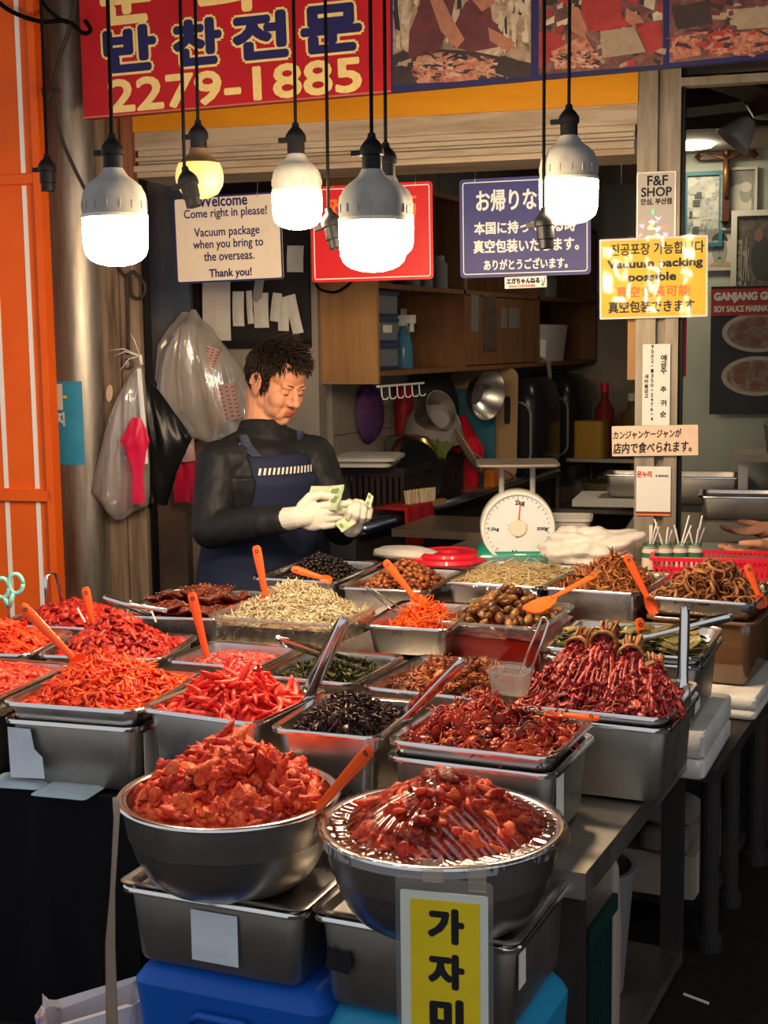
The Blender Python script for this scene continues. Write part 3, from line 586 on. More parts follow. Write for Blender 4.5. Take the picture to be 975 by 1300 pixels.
# T19 noodles and wrap
a,b_=inner('T19',.016); heap_mesh('glassy_noodles','pale golden glassy noodles under plastic wrap','side dish','T19',Heap(a,b_,-.012,.010,3,.5,0,0,.002,14),S16,900,foodmat('glass noodles',[(.34,.22,.09),(.50,.36,.17),(.60,.48,.27)],.2,.6),size=.005,tilt=.2)
def wrap_sheet(name,label,loc,rz,w,d,fn,nx=26,ny=26,round_=False,m='wrap'):
    V=[];F4=[]
    for i in range(nx):
        for j in range(ny):
            u,v=2*i/(nx-1)-1,2*j/(ny-1)-1; x,y=u*w/2,v*d/2
            if round_:
                x,y=x*math.sqrt(1-.5*v*v),y*math.sqrt(1-.5*u*u)
            V.append((x,y,fn(x,y)))
    F4=[(i*ny+j,(i+1)*ny+j,(i+1)*ny+j+1,i*ny+j+1) for i in range(nx-1) for j in range(ny-1)]
    o=npmesh(name,V,F4,M[m],loc=loc,rot=(0,0,rz)); return tag(o,label,'plastic wrap')
k=PANS['T19']; rw=np.random.default_rng(5)
def f19(x,y):
    e=max(abs(x)/(k['w']/2),abs(y)/(k['d']/2)); z=.024-.012*(abs(x)/.15)**2-.010*(abs(y)/.2)**2
    return z+.0015*math.sin(90*x+40*y)+.001*math.sin(140*y-60*x) - (.03 if e>.985 else 0)
wrap_sheet('plastic_wrap','clear film stretched over the pale noodle tray',(k['cx'],k['cy'],k['z']),R(k['yaw']),k['w']+.008,k['d']+.008,f19,40,40)
# T20 brown strips
brn=foodmat('brown dried strips',[(.08,.021,.007),(.21,.058,.015),(.32,.10,.026),(.38,.15,.045)],.4,.25)
a,b_=inner('T20'); S20=[tpl_tube(rg.uniform(.04,.07),rg.uniform(.003,.0045),rg.uniform(-.3,.3),.5,6,8,.6,rg=rg) for _ in range(8)]
heap_mesh('brown_dried_strips','brown seasoned dried strips before the crumpled white bag','side dish','T20',Heap(a,b_,-.02,.065,2.1,.8,.02,0,.006,15),S20,480,brn,size=.009,tilt=.6)
# T12 red pepper crabs (too tangled to count) 
crab=foodmat('red pepper crab',[(.04,.004,.003),(.18,.009,.005),(.40,.022,.009),(.56,.07,.02),(.55,.18,.06)],.25,.6)
def crab_tpl(s=1.0,rg=rg):
    parts=[(tpl_blob(.017*s,.013*s,.007*s,.10,10,6,rg=rg),Matrix())]
    for sd in (-1,1):
        for q in range(4):
            a=R(-35+26*q)*1.0; L_=.026*s
            Mx=Matrix.Translation((sd*.0,0,0))@Matrix.Rotation((0 if sd>0 else PI)+sd*a,4,'Z')@Matrix.Translation((.024*s,0,.003*s))@Matrix.Rotation(.5,4,'Y')
            parts.append((tpl_tube(L_,.0021*s,.25*sd,.8,5,6,.5,rg=rg),Mx))
        Mx=Matrix.Rotation(R(90-sd*38),4,'Z')@Matrix.Translation((.022*s,0,.002))
        parts.append((tpl_tube(.026*s,.0044*s,-.3*sd,.7,6,7,.3,rg=rg),Mx))
    return join_tpl(parts)
CR=[crab_tpl(rg.uniform(.85,1.15)) for _ in range(5)]
a,b_=inner('T12'); bits=[tpl_tube(rg.uniform(.016,.034),rg.uniform(.0018,.004),rg.uniform(-.4,.4),.7,rg=rg) for _ in range(6)]+[tpl_blob(.009,.006,.004,.25,rg=rg) for _ in range(3)]
heap_mesh('crab_seasoning','chopped red pepper seasoning filling the front crab tray','side dish','T12',Heap(a,b_,-.012,.040,2.2,.7,-.01,.02,.006,16),bits,850,crab,size=.007,tilt=.5)
def countable(name,label,cat,group,pankey,hp,meshes,n,m,tilt=.4,lift=.5,size=.01,mind=.0,tries=40,align=.8,zoff=0,smin=.9,smax=1.1):
    k=PANS[pankey]; T_=Matrix.Translation((k['cx'],k['cy'],k['z']))@Matrix.Rotation(R(k['yaw']),4,'Z'); protos=[]
    for i,(v,f) in enumerate(meshes):
        me=bpy.data.meshes.new(name); me.from_pydata(v.tolist(),[],f.tolist()); me.polygons.foreach_set('use_smooth',[True]*len(f)); me.materials.append(m)
        at=me.attributes.new('tint','FLOAT','POINT'); at.data.foreach_set('value',hp.rg.uniform(.2,.8,len(v)).astype(np.float32)); protos.append(me)
    pts=[]
    first=None
    for q in range(n):
        best=None
        for t in range(tries):
            x,y=hp.sample(1)[0]
            dd=min([(x-px)**2+(y-py)**2 for px,py in pts],default=9)
            if best is None or dd>best[0]: best=(dd,x,y)
            if dd>mind**2: break
        _,x,y=best; pts.append((x,y))
        A=orient(hp,x,y,tilt,hp.rg,align); 
        Mx=Matrix([list(r)+[0] for r in A]+[[0,0,0,1]]); Mx.translation=(x,y,float(hp.h(np.array(x),np.array(y)))+size*lift*hp.rg.uniform(.5,1.2)+zoff)
        if first is None: o=bpy.data.objects.new(name,protos[0]); first=o
        else: o=first.copy(); o.data=protos[hp.rg.integers(len(protos))]
        o.matrix_world=T_@Mx@Matrix.Scale(hp.rg.uniform(smin,smax),4); COL.objects.link(o); tag(o,label,cat,group)
crabR=foodmat('whole red crab',[(.06,.005,.003),(.24,.012,.006),(.45,.028,.010),(.55,.08,.025)],.25,.6,rand=True)
countable('pepper_crab','small whole crab coated in red pepper in the front shallow tray','crab','red pepper crabs','T12',Heap(a,b_,-.010,.046,2.2,.7,-.01,.02,.004,17),CR,42,crabR,tilt=.5,lift=.35,size=.01,mind=.022)
a,b_=inner('T10',.03); crabB=foodmat('brown marinated crab',[(.07,.014,.006),(.20,.05,.016),(.34,.11,.035),(.42,.10,.03)],.28,.5,rand=True)
CB=[crab_tpl(rg.uniform(.75,1.0)) for _ in range(5)]
heap_mesh('brown_crab_sauce','reddish brown marinade under the small crabs','sauce','T10',Heap(a+.006,b_+.006,-.035,-.012,3,.5,0,0,.004,18),bits,420,foodmat('brown marinade',[(.08,.016,.006),(.20,.045,.014),(.34,.08,.02)],.25,.6),size=.006,tilt=.4)
countable('marinated_crab','small brown marinated crab in the tray behind the red pepper crabs','crab','brown marinated crabs','T10',Heap(a,b_,-.028,.012,2.3,.6,0,0,.004,19),CB,52,crabB,tilt=.7,lift=.5,size=.012,mind=.02)
# T13 tied bundles
bund=foodmat('red pepper leaf bundle',[(.07,.006,.005),(.24,.014,.013),(.42,.034,.030),(.50,.10,.075)],.3,.5,nscale=110,bump=.6)
stem=foodmat('brown stems',[(.12,.04,.014),(.26,.10,.03),(.36,.17,.05)],.4,.3)
k=PANS['T13']
def bundle(x,y,rz,tip,s,label,seed):
    rgb=np.random.default_rng(seed); root=empty('tied_bundle',Vector((k['cx'],k['cy'],k['z']))+Vector((x,y,-.022)),R(rz),label,'bundle','tied red bundles')
    # a fan of leafy strands lying on the tray, gathered and tied at the raised end
    V=[];Fc=[];T=[];o=0
    n=190
    for i in range(n):
        spread=rgb.uniform(-1,1); lay=rgb.uniform(0,1)
        L_=rgb.uniform(.13,.17)*s; npt=9; pts=[]
        for j in range(npt):
            t=j/(npt-1); wd=.010+.040*t**.9; hh=tip*(1-t)**1.1+.018*lay+.022*math.sin(PI*min(1,t*1.05))*(1-abs(spread)*.6)
            pts.append((spread*wd*s+rgb.normal(0,.002),.075*s-L_*t,max(.004,hh+rgb.normal(0,.0025)*1.0)))
        mb=MB(); r0=rgb.uniform(.0020,.0042)
        mb.tube(pts,[r0*(.5+.9*math.sin(PI*(.15+.75*q/(npt-1))))*(1+.3*rgb.normal()) for q in range(npt)],5)
        f=[]
        for q in mb.f:
            for z in range(1,len(q)-1): f.append((q[0],q[z],q[z+1]))
        V.append(np.array(mb.v)); Fc.append(np.array(f)+o); o+=len(mb.v); T.append(np.full(len(mb.v),rgb.uniform(.1,1)))
    # leafy flecks
    flk=[tpl_leaf(.014,.009,1.0,rg=rgb) for _ in range(4)]
    for i in range(330):
        t=rgb.uniform(.1,.95); spread=rgb.uniform(-1,1); wd=.010+.042*t; p=np.array([spread*wd*s,.075*s-.15*s*t,tip*(1-t)**1.1+.036+.006*rgb.normal()-.016*abs(spread)])
        tv,tf=flk[rgb.integers(4)]; vv=tv@rotm(rgb.uniform(0,6.28),rgb.normal(0,.5),rgb.normal(0,.5)).T+p; V.append(vv);Fc.append(tf+o);o+=len(tv);T.append(np.full(len(tv),rgb.uniform(.2,1)))
    npmesh('leaf_strands',np.concatenate(V),np.concatenate(Fc),bund,root,tint=np.concatenate(T))
    mb=MB()
    for q in range(4):
        zc=tip+.028; a_=[]
        for t in range(21): 
            an=2*PI*t/20; a_.append((.024*s*math.cos(an),.045*s+.004*q-.006+.004*math.sin(an*2+q),tip*.87+.020+.021*s*math.sin(an)))
        mb.tube(a_,.0034,6)
    v=np.array(mb.v); f=[]
    for q in mb.f:
        for z in range(1,len(q)-1): f.append((q[0],q[z],q[z+1]))
    tie=npmesh('tie',v,np.array(f),stem,root,tint=rgb.uniform(0,1,len(v))); tag(tie,'brown stem tie')
    mb=MB()
    for q in range(26):
        sp=rgb.uniform(-1,1); mb.tube([(sp*.014,.052*s,tip*.9+.018+rgb.uniform(-.014,.016)),(sp*.02,.075*s,tip+.028+rgb.uniform(-.012,.018)),(sp*.022,.092*s,tip+.026+rgb.uniform(-.02,.018))],.0032,5)
    v=np.array(mb.v); f=[]
    for q in mb.f:
        for z in range(1,len(q)-1): f.append((q[0],q[z],q[z+1]))
    st=npmesh('stem_ends',v,np.array(f),stem,root,tint=rgb.uniform(0,1,len(v))); tag(st,'brown cut stem ends')
for i,(x,y,rz,tip,s,lab) in enumerate(((-.088,.012,-16,.085,1.0,'tied red leaf bundle leaning furthest to the left in the tray'),(-.026,.012,-3,.100,1.08,'tied red leaf bundle standing tallest in the middle of the tray'),(.040,.006,9,.078,1.0,'tied red leaf bundle with loose stems right of the tallest one'),(.098,-.005,20,.050,.9,'lowest tied red bundle at the right side of the tray'))):
    bundle(x,y,rz,tip,s,lab,40+i)
a,b_=inner('T13'); heap_mesh('red_pepper_leaves','red pepper leaves lying loose beneath the tied bundles','side dish','T13',Heap(a,b_,-.018,.014,3,.5,0,0,.005,20),[tpl_leaf(.03,.014,.9,rg=rg) for _ in range(5)]+bits[:3],420,bund,size=.006,tilt=.4)
# T14 perilla leaf stacks
k=PANS['T14']; per=foodmat('perilla leaves',[(.035,.036,.008),(.09,.085,.025),(.16,.14,.05),(.26,.19,.08)],.25,.6)
for i,(x,y,rz) in enumerate(((-.115,.02,20),(-.055,-.03,-10),(-.01,.05,35),(.055,-.01,5),(.10,.045,-20),(.115,-.05,15),(.0,-.085,0),(-.10,-.085,10))):
    parts=[]; 
    for q in range(7):
        parts.append((tpl_leaf(rg.uniform(.075,.095),rg.uniform(.05,.065),.28,.0012,rg=rg),Matrix.Translation((rg.normal(0,.004),rg.normal(0,.004),.0042*q))@Matrix.Rotation(rg.normal(0,.12),4,'Z')))
    v,f=join_tpl(parts)
    o=npmesh('perilla_leaf_stack',v,f,per,tint=np.repeat(rg.uniform(.1,1,7),len(v)//7),loc=Vector((k['cx'],k['cy'],k['z']-.020+.006*(i%2)))+Matrix.Rotation(R(k['yaw']),3,'Z')@Vector((x,y,0)),rot=(R(5*(i%3-1)),R(-4),R(rz)))
    tag(o,'small stack of olive green seasoned perilla leaves behind the tied bundles','leaf stack','perilla leaf stacks')
b=MB().loops([[(x,y,z) for x,y in rrect(.305,.29,.02)] for z in (-.036,-.022)],True,True); o=b.build('dark_brine',mat('dark brine',(.03,.022,.01),.08,coat=.5),loc=(k['cx'],k['cy'],k['z']),rot=(0,0,R(3))); tag(o,'dark brine in the perilla leaf tray','brine',None,'stuff')
# T15 garlic in sauce
b=MB().loops([[(x,y,z) for x,y in rrect(.240+.010*i,.285+.010*i,.02)] for i,z in enumerate((-.150,-.13,-.035,-.030))],True,True)
k=PANS['T15']; o=b.build('red_sauce',mat('deep red sauce',(.16,.006,.003),.15,coat=.6),loc=(k['cx'],k['cy'],k['z']),rot=(0,0,R(2))); tag(o,'deep red sauce filling the clear plastic box','sauce',None,'stuff')
gar=foodmat('olive brown clove',[(.045,.012,.006),(.11,.035,.010),(.16,.08,.022),(.24,.10,.03)],.2,.7,rand=True)
a,b_=inner('T15',.03); countable('pickled_clove','olive brown pickled clove in the clear box of red sauce','clove','pickled cloves in red sauce','T15',Heap(a,b_,-.022,.055,2.2,.75,0,.02,.004,21),[tpl_blob(rg.uniform(.015,.021),rg.uniform(.010,.014),rg.uniform(.009,.012),.10,12,8,rg=rg) for _ in range(5)],95,gar,tilt=.6,lift=.6,size=.012,mind=.017)
# T17 black beans, T18 brown beans
a,b_=inner('T17',.026); blk=foodmat('black bean',[(.003,.002,.002),(.010,.006,.005),(.020,.010,.008)],.16,.8,rand=True,bump=.1)
B1_=[tpl_blob(.0075,.0058,.0052,.04,10,7,rg=rg) for _ in range(3)]
hp=Heap(a,b_,-.030,.048,2.2,.75,0,0,.002,22)
heap_mesh('black_bean_bed','shiny black beans filling the tray beneath the top layer','beans','T17',Heap(a,b_,-.036,.040,2.2,.75,0,0,.002,23),B1_,500,foodmat('black bean bed',[(.003,.002,.002),(.02,.01,.008)],.2,.7),size=.006)
countable('black_bean','shiny black bean in the tray before the man','bean','black beans','T17',hp,B1_,290,blk,lift=.3,size=.008,mind=.0125)
a,b_=inner('T18',.026); bb=foodmat('brown bean',[(.08,.016,.006),(.20,.05,.014),(.32,.10,.028)],.18,.8,rand=True,bump=.1)
B2_=[tpl_blob(.0105,.0075,.0070,.04,10,7,rg=rg) for _ in range(3)]
heap_mesh('brown_bean_bed','glazed brown beans filling the tray beneath the top layer','beans','T18',Heap(a,b_,-.036,.040,2.2,.75,0,0,.002,25),B2_,260,foodmat('brown bean bed',[(.08,.016,.006),(.28,.08,.02)],.2,.7),size=.006)
countable('brown_bean','glazed brown bean in the rear tray right of the black beans','bean','glazed brown beans','T18',Heap(a,b_,-.030,.052,2.2,.75,0,0,.002,24),B2_,240,bb,lift=.3,size=.010,mind=.014)
# T21 rings
a,b_=inner('T21',.03); rr_=foodmat('brown dried ring',[(.09,.028,.009),(.20,.065,.02),(.30,.11,.035),(.36,.16,.06)],.4,.3,rand=True)
heap_mesh('brown_ring_bed','brown dried rings packed beneath the top layer','side dish','T21',Heap(a,b_,-.025,.045,2.3,.7,.01,0,.004,27),[tpl_ring(.018,.0028,.8,rg=rg) for _ in range(3)],70,foodmat('ring bed',[(.07,.02,.007),(.2,.065,.02)],.4,.3),size=.008,tilt=.5)
countable('dried_ring','brown dried ring slice in the tray at the right end','dried ring','brown dried rings','T21',Heap(a,b_,-.016,.062,2.3,.7,.01,0,.004,26),[tpl_ring(rg.uniform(.018,.026),rg.uniform(.0028,.0036),rg.uniform(.6,.95),rg=rg) for _ in range(6)],95,rr_,tilt=.8,lift=.6,size=.012,mind=.016)
# bowls of fish kimchi
chunk=foodmat('red fish kimchi',[(.13,.005,.003),(.44,.016,.005),(.70,.042,.010),(.78,.13,.03)],.45,.5,nscale=150,bump=.9)
def rough_chunk(ax,ay,az): 
    v,f=tpl_blob(ax,ay,az,.22,18,12,rg=rg); ph=rg.uniform(0,6.28,9); k=rg.uniform(120,320,9)
    n=sum(np.sin(k[i]*v[:,0]+k[(i+3)%9]*v[:,1]+k[(i+5)%9]*v[:,2]+ph[i]) for i in range(9))/9
    return v*(1+.20*n[:,None]),f
SC=[rough_chunk(rg.uniform(.022,.034),rg.uniform(.012,.018),rg.uniform(.007,.011)) for _ in range(9)]+[tpl_tube(rg.uniform(.045,.07),rg.uniform(.006,.010),rg.uniform(-.3,.3),.5,9,12,.6,wob=.45,rg=rg) for _ in range(5)]+[rough_chunk(rg.uniform(.007,.012),.008,.006) for _ in range(8)]
heap_mesh('fish_kimchi','chunky bright red fish kimchi mounded in the left bowl','side dish',None,Heap(.158,.158,.108,.228,2.0,.62,-.01,.02,.009,30,True),SC,900,chunk,size=.010,tilt=.45,loc=BW1,tint=(.25,1),patch=(.05,(0,.2)))
heap_mesh('fish_kimchi','red fish kimchi mounded in the wrapped right bowl','side dish',None,Heap(.158,.158,.108,.205,2.0,.7,.0,.03,.007,31,True),SC,700,chunk,size=.010,tilt=.4,loc=BW2,tint=(.15,.9))
hb=Heap(.165,.165,.10,.216,2.0,.7,.0,.03,.0,31,True)
def fb(x,y):
    r_=math.hypot(x,y); z=float(hb.h(np.array(x*.88),np.array(y*.88)))+.012
    z=max(z,.149-.012*(1-r_/.19)) if r_>.15 else z
    an=math.atan2(y,x)
    sec=math.exp(-((an+.70)/.60)**2); rd=(.0016-.0012*sec)*math.sin(an*34+3*math.sin(r_*30))*min(1,r_/.06)+.0019*sec*math.sin((x*.45+y*.89)*540+1.2*math.sin(x*28))*min(1,max(0,(r_-.03)/.05))
    return (z+rd*(1 if r_<.175 else .35) if r_<.192 else .135)
wrap_sheet('plastic_wrap','wrinkled clear film stretched over the right bowl',BW2,0,.392,.392,fb,150,150,True,'wrap_bowl')
# ------------------------------------------------------------------ hanging lamps
M['led_body']=mat('grey white lamp housing',(.30,.285,.26),.6,noise=(14,(.20,.185,.165),.5,.75,(1,1,.4)))
M['led_glow']=mat('lit lamp diffuser',(.9,.85,.7),.4,emit=(1.0,.755,.465),es=LAMP)
M['led_amber']=mat('lit amber lamp',(.55,.34,.10),.4,emit=(1.0,.60,.20),es=.75)
M['band']=mat('lamp seam ring',(.60,.55,.40),.5)
def socket(root,ztop,key=1,tilt=0):
    b=MB(); b.lathe([(.001,.0),(.0075,-.002),(.009,-.012),(.017,-.020),(.0235,-.030),(.0245,-.036),(.0245,-.045),(.0205,-.047),(.0205,-.075),(.018,-.077),(.001,-.077)],n=24,T=Matrix.Translation((0,0,ztop)))
    s=b.build('socket',M['black_plastic'],root,auto=40)
    b=MB(); b.box(-.0,.022*key,-.007,.007,-.045,-.034,T=Matrix.Translation((.022*key if key>0 else .022*key,0,ztop))@Matrix.Rotation(.0,4,'Z')); b.build('switch_key',M['black_plastic'],s)
    return s
def cord(root,z0,z1,dx=0): 
    b=MB(); b.tube([(dx*(t**2),.004*math.sin(t*3),z0+(z1-z0)*t) for t in [i/10 for i in range(11)]],.0042,8); return b.build('cord',M['cord'],root,smooth=True)
def lamp(x,y,zb,D,label,amber=False,sc=1.0):
    r=D/2; root=empty('hanging_lamp',(x,y,zb),0,label,'lamp','hanging LED bulb lamps')
    if not amber:
        hd=.745*D
        prof=[(.001,0),(r*.30,.012*D),(r*.55,.04*D),(r*.76,.09*D),(r*.90,.16*D),(r*.965,.24*D),(r*.99,.34*D),(r,.5*D),(r,hd)]
        d=MB().lathe(prof,n=40).build('diffuser',M['led_glow'],root,smooth=True); tag(d,'glowing white diffuser')
        b=MB().lathe([(r*.97,hd-.003),(r*1.015,hd-.002),(r*1.015,hd+.005),(r*.97,hd+.006)],n=40); b.build('seam_ring',M['band'],root,auto=40)
        z=hd+.005; hp=[(r*.985,z),(r*.99,z+.20*D),(r*.95,z+.32*D),(r*.84,z+.43*D),(r*.66,z+.51*D),(r*.46,z+.58*D),(.024,z+.66*D),(.021,z+.70*D),(.001,z+.70*D)]
        b=MB().lathe(hp,n=40); h=b.build('housing',M['led_body'],root,auto=50)
        b=MB()
        for q in range(16):
            an=2*PI*q/16; b.tube([((r*.985+.001)*math.cos(an),(r*.985+.001)*math.sin(an),z+.01),((r*.985+.001)*math.cos(an),(r*.985+.001)*math.sin(an),z+.19*D)],.0012,5)
        b.build('cooling_rib',M['led_body'],h)
        ztop=z+.69*D+.075
    else:
        prof=[(.001,0),(r*.4,.05*r),(r*.75,.22*r),(r*.95,.55*r),(r,.85*r),(r*.97,1.15*r),(r*.86,1.45*r)]
        d=MB().lathe(prof,n=40).build('diffuser',M['led_amber'],root,smooth=True); tag(d,'glowing amber diffuser')
        b=MB().lathe([(r*.87,1.44*r),(r*.6,1.66*r),(r*.42,1.85*r),(.022,2.05*r),(.001,2.05*r)],n=40); b.build('housing',mat('brown lamp cap',(.10,.06,.03),.5),root,auto=50); ztop=2.0*r+.072
    socket(root,ztop,-1); cord(root,ztop-.005,3.25-zb)
    return root
lamp(-1.762,2.444,1.803,.138,'lit white bulb lamp before the weathered pipe, leftmost of the lit lamps')
lamp(-1.846,2.915,1.990,.118,'amber glowing bulb lamp above the Welcome sign',True)
lamp(-1.574,2.911,1.903,.118,'lit white bulb lamp between the Welcome sign and the red sign')
lamp(-1.205,2.549,1.776,.138,'largest lit white bulb lamp before the red sign')
lamp(-1.264,2.744,1.815,.118,'lit bulb lamp hidden behind the largest lamp before the red sign')
lamp(-.986,3.170,1.906,.138,'lit bulb lamp with grimy ribbed housing before the blue sign')
def empty_socket(x,y,z,label,tilt):
    root=empty('hanging_socket',(x,y,z),0,label,'lamp socket','empty hanging lamp sockets'); s=socket(root,.095,-1); s.rotation_euler=(0,R(tilt),0)
    s.location=(-.095*math.sin(R(tilt)),0,.095*(1-math.cos(R(tilt)))); b=MB(); b.lathe([(.0170,-.077),(.018,-.077),(.018,-.097),(.0165,-.097)],n=20,T=Matrix.Translation((0,0,.095))); b.build('screw_shell',M['black_plastic'],s,auto=40)
    cord(root,.093,3.25-z)
empty_socket(-2.35,2.968,2.045,'empty black socket hanging before the orange door',0)
empty_socket(-1.795,2.77,1.955,'empty black socket tilted before the amber lamp',-14)
empty_socket(-1.486,2.901,1.855,'empty black socket tilted before the left edge of the red sign',-12)
empty_socket(-1.029,3.113,1.850,'empty black socket hanging before the blue sign',-4)
# ------------------------------------------------------------------ signs on the shop front
def board(name,label,cat,u,off,z,w,h,m,r=.012,th=.004,rot=0,group=None):
    o=MB().prism(rrect(w,h,r),-th/2,th/2).build(name,m,loc=F(u,off,z),rot=(0,R(rot),FA)); return tag(o,label,cat,group)
def frame_line(parent,w,h,r,t,m,y,name='border_line'):
    a=rrect(w,h,r); c=rrect(w-2*t,h-2*t,max(.001,r-t)); n=len(a); b=MB()
    b.add([(x,y,z) for x,z in a]+[(x,y,z) for x,z in c],[(i,(i+1)%n,n+(i+1)%n,n+i) for i in range(n)]); return b.build(name,m,parent,fix=False)
def wires(parent,pts,m='steel_dull'):
    for (x,z0,z1) in pts:
        b=MB(); b.tube([(x,0,z0-.012),(x,-.004,z0-.006),(x+.002,-.004,z0+.004),(x,.03,z1)],.0012,6); b.build('hanging_wire',M[m],parent)
cream_board=mat('cream sign board',(.74,.62,.48),.5,noise=(6,(.66,.53,.39),.4,.8,(1,1,1)))
o=board('sign_board','cream Welcome sign in English hanging under the shutter box','sign',-1.450,-.07,1.992,.386,.288,cream_board,rot=-1.0,group='hanging vacuum package signs')
def L(lines,cx,cy,s): return [(t,((x0+x1)/2-cx)*s,(cy-y)*s,(x1-x0)*s,h*s,bo) for t,x0,x1,y,h,bo in lines]
frame_line(o,.386,.288,.012,.006,M['ink_blue'],-.0028)
lettering(o,L([('Welcome',257,317,258,12.5,.0012),('Come right in please!',237,341,273,13,.0006),('Vacuum package',249,331,295,13,.0006),('when you bring to',247,335,309,13,.0006),('the overseas.',260,323,322,10.5,.0006),('Thank you!',266,319,343,12,.0010)],291,302,.00286),M['ink_blue'],y=-.003)
wires(o,((-.11,.14,.24),(.11,.14,.24)))
o=board('sign_board','bright red sign with yellow Chinese characters behind the largest lamp','sign',-.948,-.07,1.994,.414,.312,mat('glossy red board',(.60,.010,.012),.35),group='hanging vacuum package signs',rot=-.3)
frame_line(o,.396,.294,.008,.003,M['white_paint'],-.003)
lettering(o,L([('欢迎光临',417,529,261,25,.0022)],472,293,.00267),M['ink_orange'],y=-.003); wires(o,((-.13,.152,.23),(.15,.152,.23)))
o=board('sign_board','navy blue sign with white Japanese lettering hanging beside the steel post','sign',-.442,-.07,1.996,.42,.312,mat('navy board',(.035,.035,.17),.4,noise=(6,(.05,.05,.20),.4,.8,(1,1,1))),group='hanging vacuum package signs',rot=-.3)
frame_line(o,.400,.292,.010,.003,M['white_paint'],-.003)
lettering(o,L([('お帰りなさい',606,722,255,26,.0016),('本国に持って帰る時',603,731,289,15,.0012),('真空包装いたします。',602,735,312,16,.0012),('ありがとうございます。',615,721,335,13,.0010)],667,289,.00253),M['white_paint'],y=-.003); wires(o,((-.16,.15,.23),(.16,.15,.23)))
o=MB().prism(rrect(.135,.036,.002),-.001,.001).build('sticker_card',M['white_paint'],loc=F(-.438,-.075,1.821),rot=(0,R(-1),FA)); tag(o,'small white card with black and red lettering below the blue sign','card')
lettering(o,[('エガちゃんねる',-.008,.005,.105,.017,.0012)],M['ink'],y=-.0015); lettering(o,[('EGA-CHANNEL',-.01,-.011,.085,.007,.0005)],M['ink_red'],y=-.0015)
b=MB(); b.tube([(.050,-.002,-.008),(.056,-.002,-.014),(.064,-.002,.014)],.0012,5).tube([(.052,-.002,.008),(.056,-.002,-.012)],.001,5); b.build('drawn_mark',M['ink'],o)
# notices on the post
def notice(name,label,x0,y0,x1,y1,off,m,cat='notice',rot=0,th=.002):
    u0,z1=on_front(x0,y0,off); u1,z0=on_front(x1,y1,off); w,h=u1-u0,z1-z0
    o=MB().prism(rrect(w,h,.003,2),-th/2,th/2).build(name,m,loc=F((u0+u1)/2,off,(z0+z1)/2),rot=(0,R(rot),FA)); tag(o,label,cat,'notices taped to the steel post'); return o,w,h,(x0+x1)/2,(y0+y1)/2,w/(x1-x0)
M['plain_white']=mat('white notice',(.70,.66,.60),.5)
o,w,h,cx,cy,s=notice('notice_card','white card reading F and F SHOP at the top of the post notices',808.5,219,857.5,303,-.054,mat('grey white card',(.48,.43,.37),.5))
frame_line(o,w,h,.004,.004,M['steel_dull'],-.0015)
lettering(o,L([('F&F',822,847,230,12,.0010),('SHOP',814.5,852,244,11,.0010),('안심, 부산점',814,852,256,8,.0008)],cx,cy,s),M['ink'],y=-.002)
holo=[(.7,.15,.4),(.1,.55,.35),(.75,.55,.15),(.2,.25,.6),(.55,.5,.45),(.35,.1,.12)]
for i in range(14):
    xx,zz=rg.uniform(-w*.42,w*.42),rg.uniform(-h*.46,-h*.08); pl=[(xx+.014*rg.uniform(.4,1)*math.cos(a),zz+.012*rg.uniform(.4,1)*math.sin(a)) for a in sorted(rg.uniform(0,6.28,5))]
    b=MB(); b.prism(pl,-.0018-.0001*i,-.0012); b.build('foil_patch',mat('foil %d'%(i%6),holo[i%6],.25,.5),o)
ylw=mat('yellow notice sheet',(.80,.50,.015),.45,noise=(4,(.68,.40,.01),.4,.8,(1,1,1)))
o,w,h,cx,cy,s=notice('notice_sheet','yellow laminated notice about vacuum packing in four languages',763,305,896,401,-.064,ylw,rot=-.6)
frame_line(o,w+.008,h+.008,.004,.006,M['paper'],-.0012)
lettering(o,L([('진공포장 가능합니다',776,893,316,15,.0008),('Vacuum packing',772,891,336,13,.0016),('possible',799,858,353,13,.0016),('真空包装できます',773,881,389,15,.0010)],cx,cy,s),M['ink'],y=-.002)
lettering(o,L([('真空包装可能',783,876,370,14,.0007)],cx,cy,s),M['ink_orange'],y=-.002,name='lettering')
nx=30; pl=wrap_sheet('plastic_cover','clear plastic film wrapped over the yellow notice and the post',F(-.035,-.0665,(on_front(829,352,-.064)[1])),FA,w*.98,h*1.05,lambda x,y:0,nx,nx,m='wrap_flat')
for v in pl.data.vertices: x,zz=v.co.x,v.co.y; v.co=(x,-.005-.003*math.sin(35*x+20*zz)*math.cos(24*zz-20*x)-.001*math.sin(70*x),zz)
def strip_text(o,items,m,s,cx,cy):
    lettering(o,[(t,(x-cx)*s,(cy-y)*s,wd*s,ht*s,bo) for t,x,y,wd,ht,bo in items],m,y=-.002)
o,w,h,cx,cy,s=notice('notice_strip','narrow white strip with vertical account lettering on the post',816,437,850,540,-.058,M['plain_white'])
its=[(c,842,y,7,7,.0007) for c,y in zip('예금주추귀순',(455,463,471,494,511,525))]+[(c,821,y,4.6,4.6,.0005) for c,y in zip('새마을금고',(478,484,490,496,502))]
its+=[(c,828,441+6.0*i,3 if c!='-' else 2,4.4 if c!='-' else 1,.0004) for i,c in enumerate('9002-1350-2476-4')]
strip_text(o,its,M['ink'],s,cx,cy)
pnk=mat('pinkish paper strip',(.72,.52,.38),.7,noise=(10,(.60,.42,.30),.4,.8,(1,1,1)))
o,w,h,cx,cy,s=notice('notice_paper','handwritten Japanese paper taped across the post',777,540,886,579,-.066,pnk,rot=-1.2)
lettering(o,L([('カンジャンケージャンが',779,865,551,11,.0006),('店内で食べられます。',779,878,568,14,.0008)],cx,cy,s),M['ink'],y=-.002,skew=.1,rot=.02)
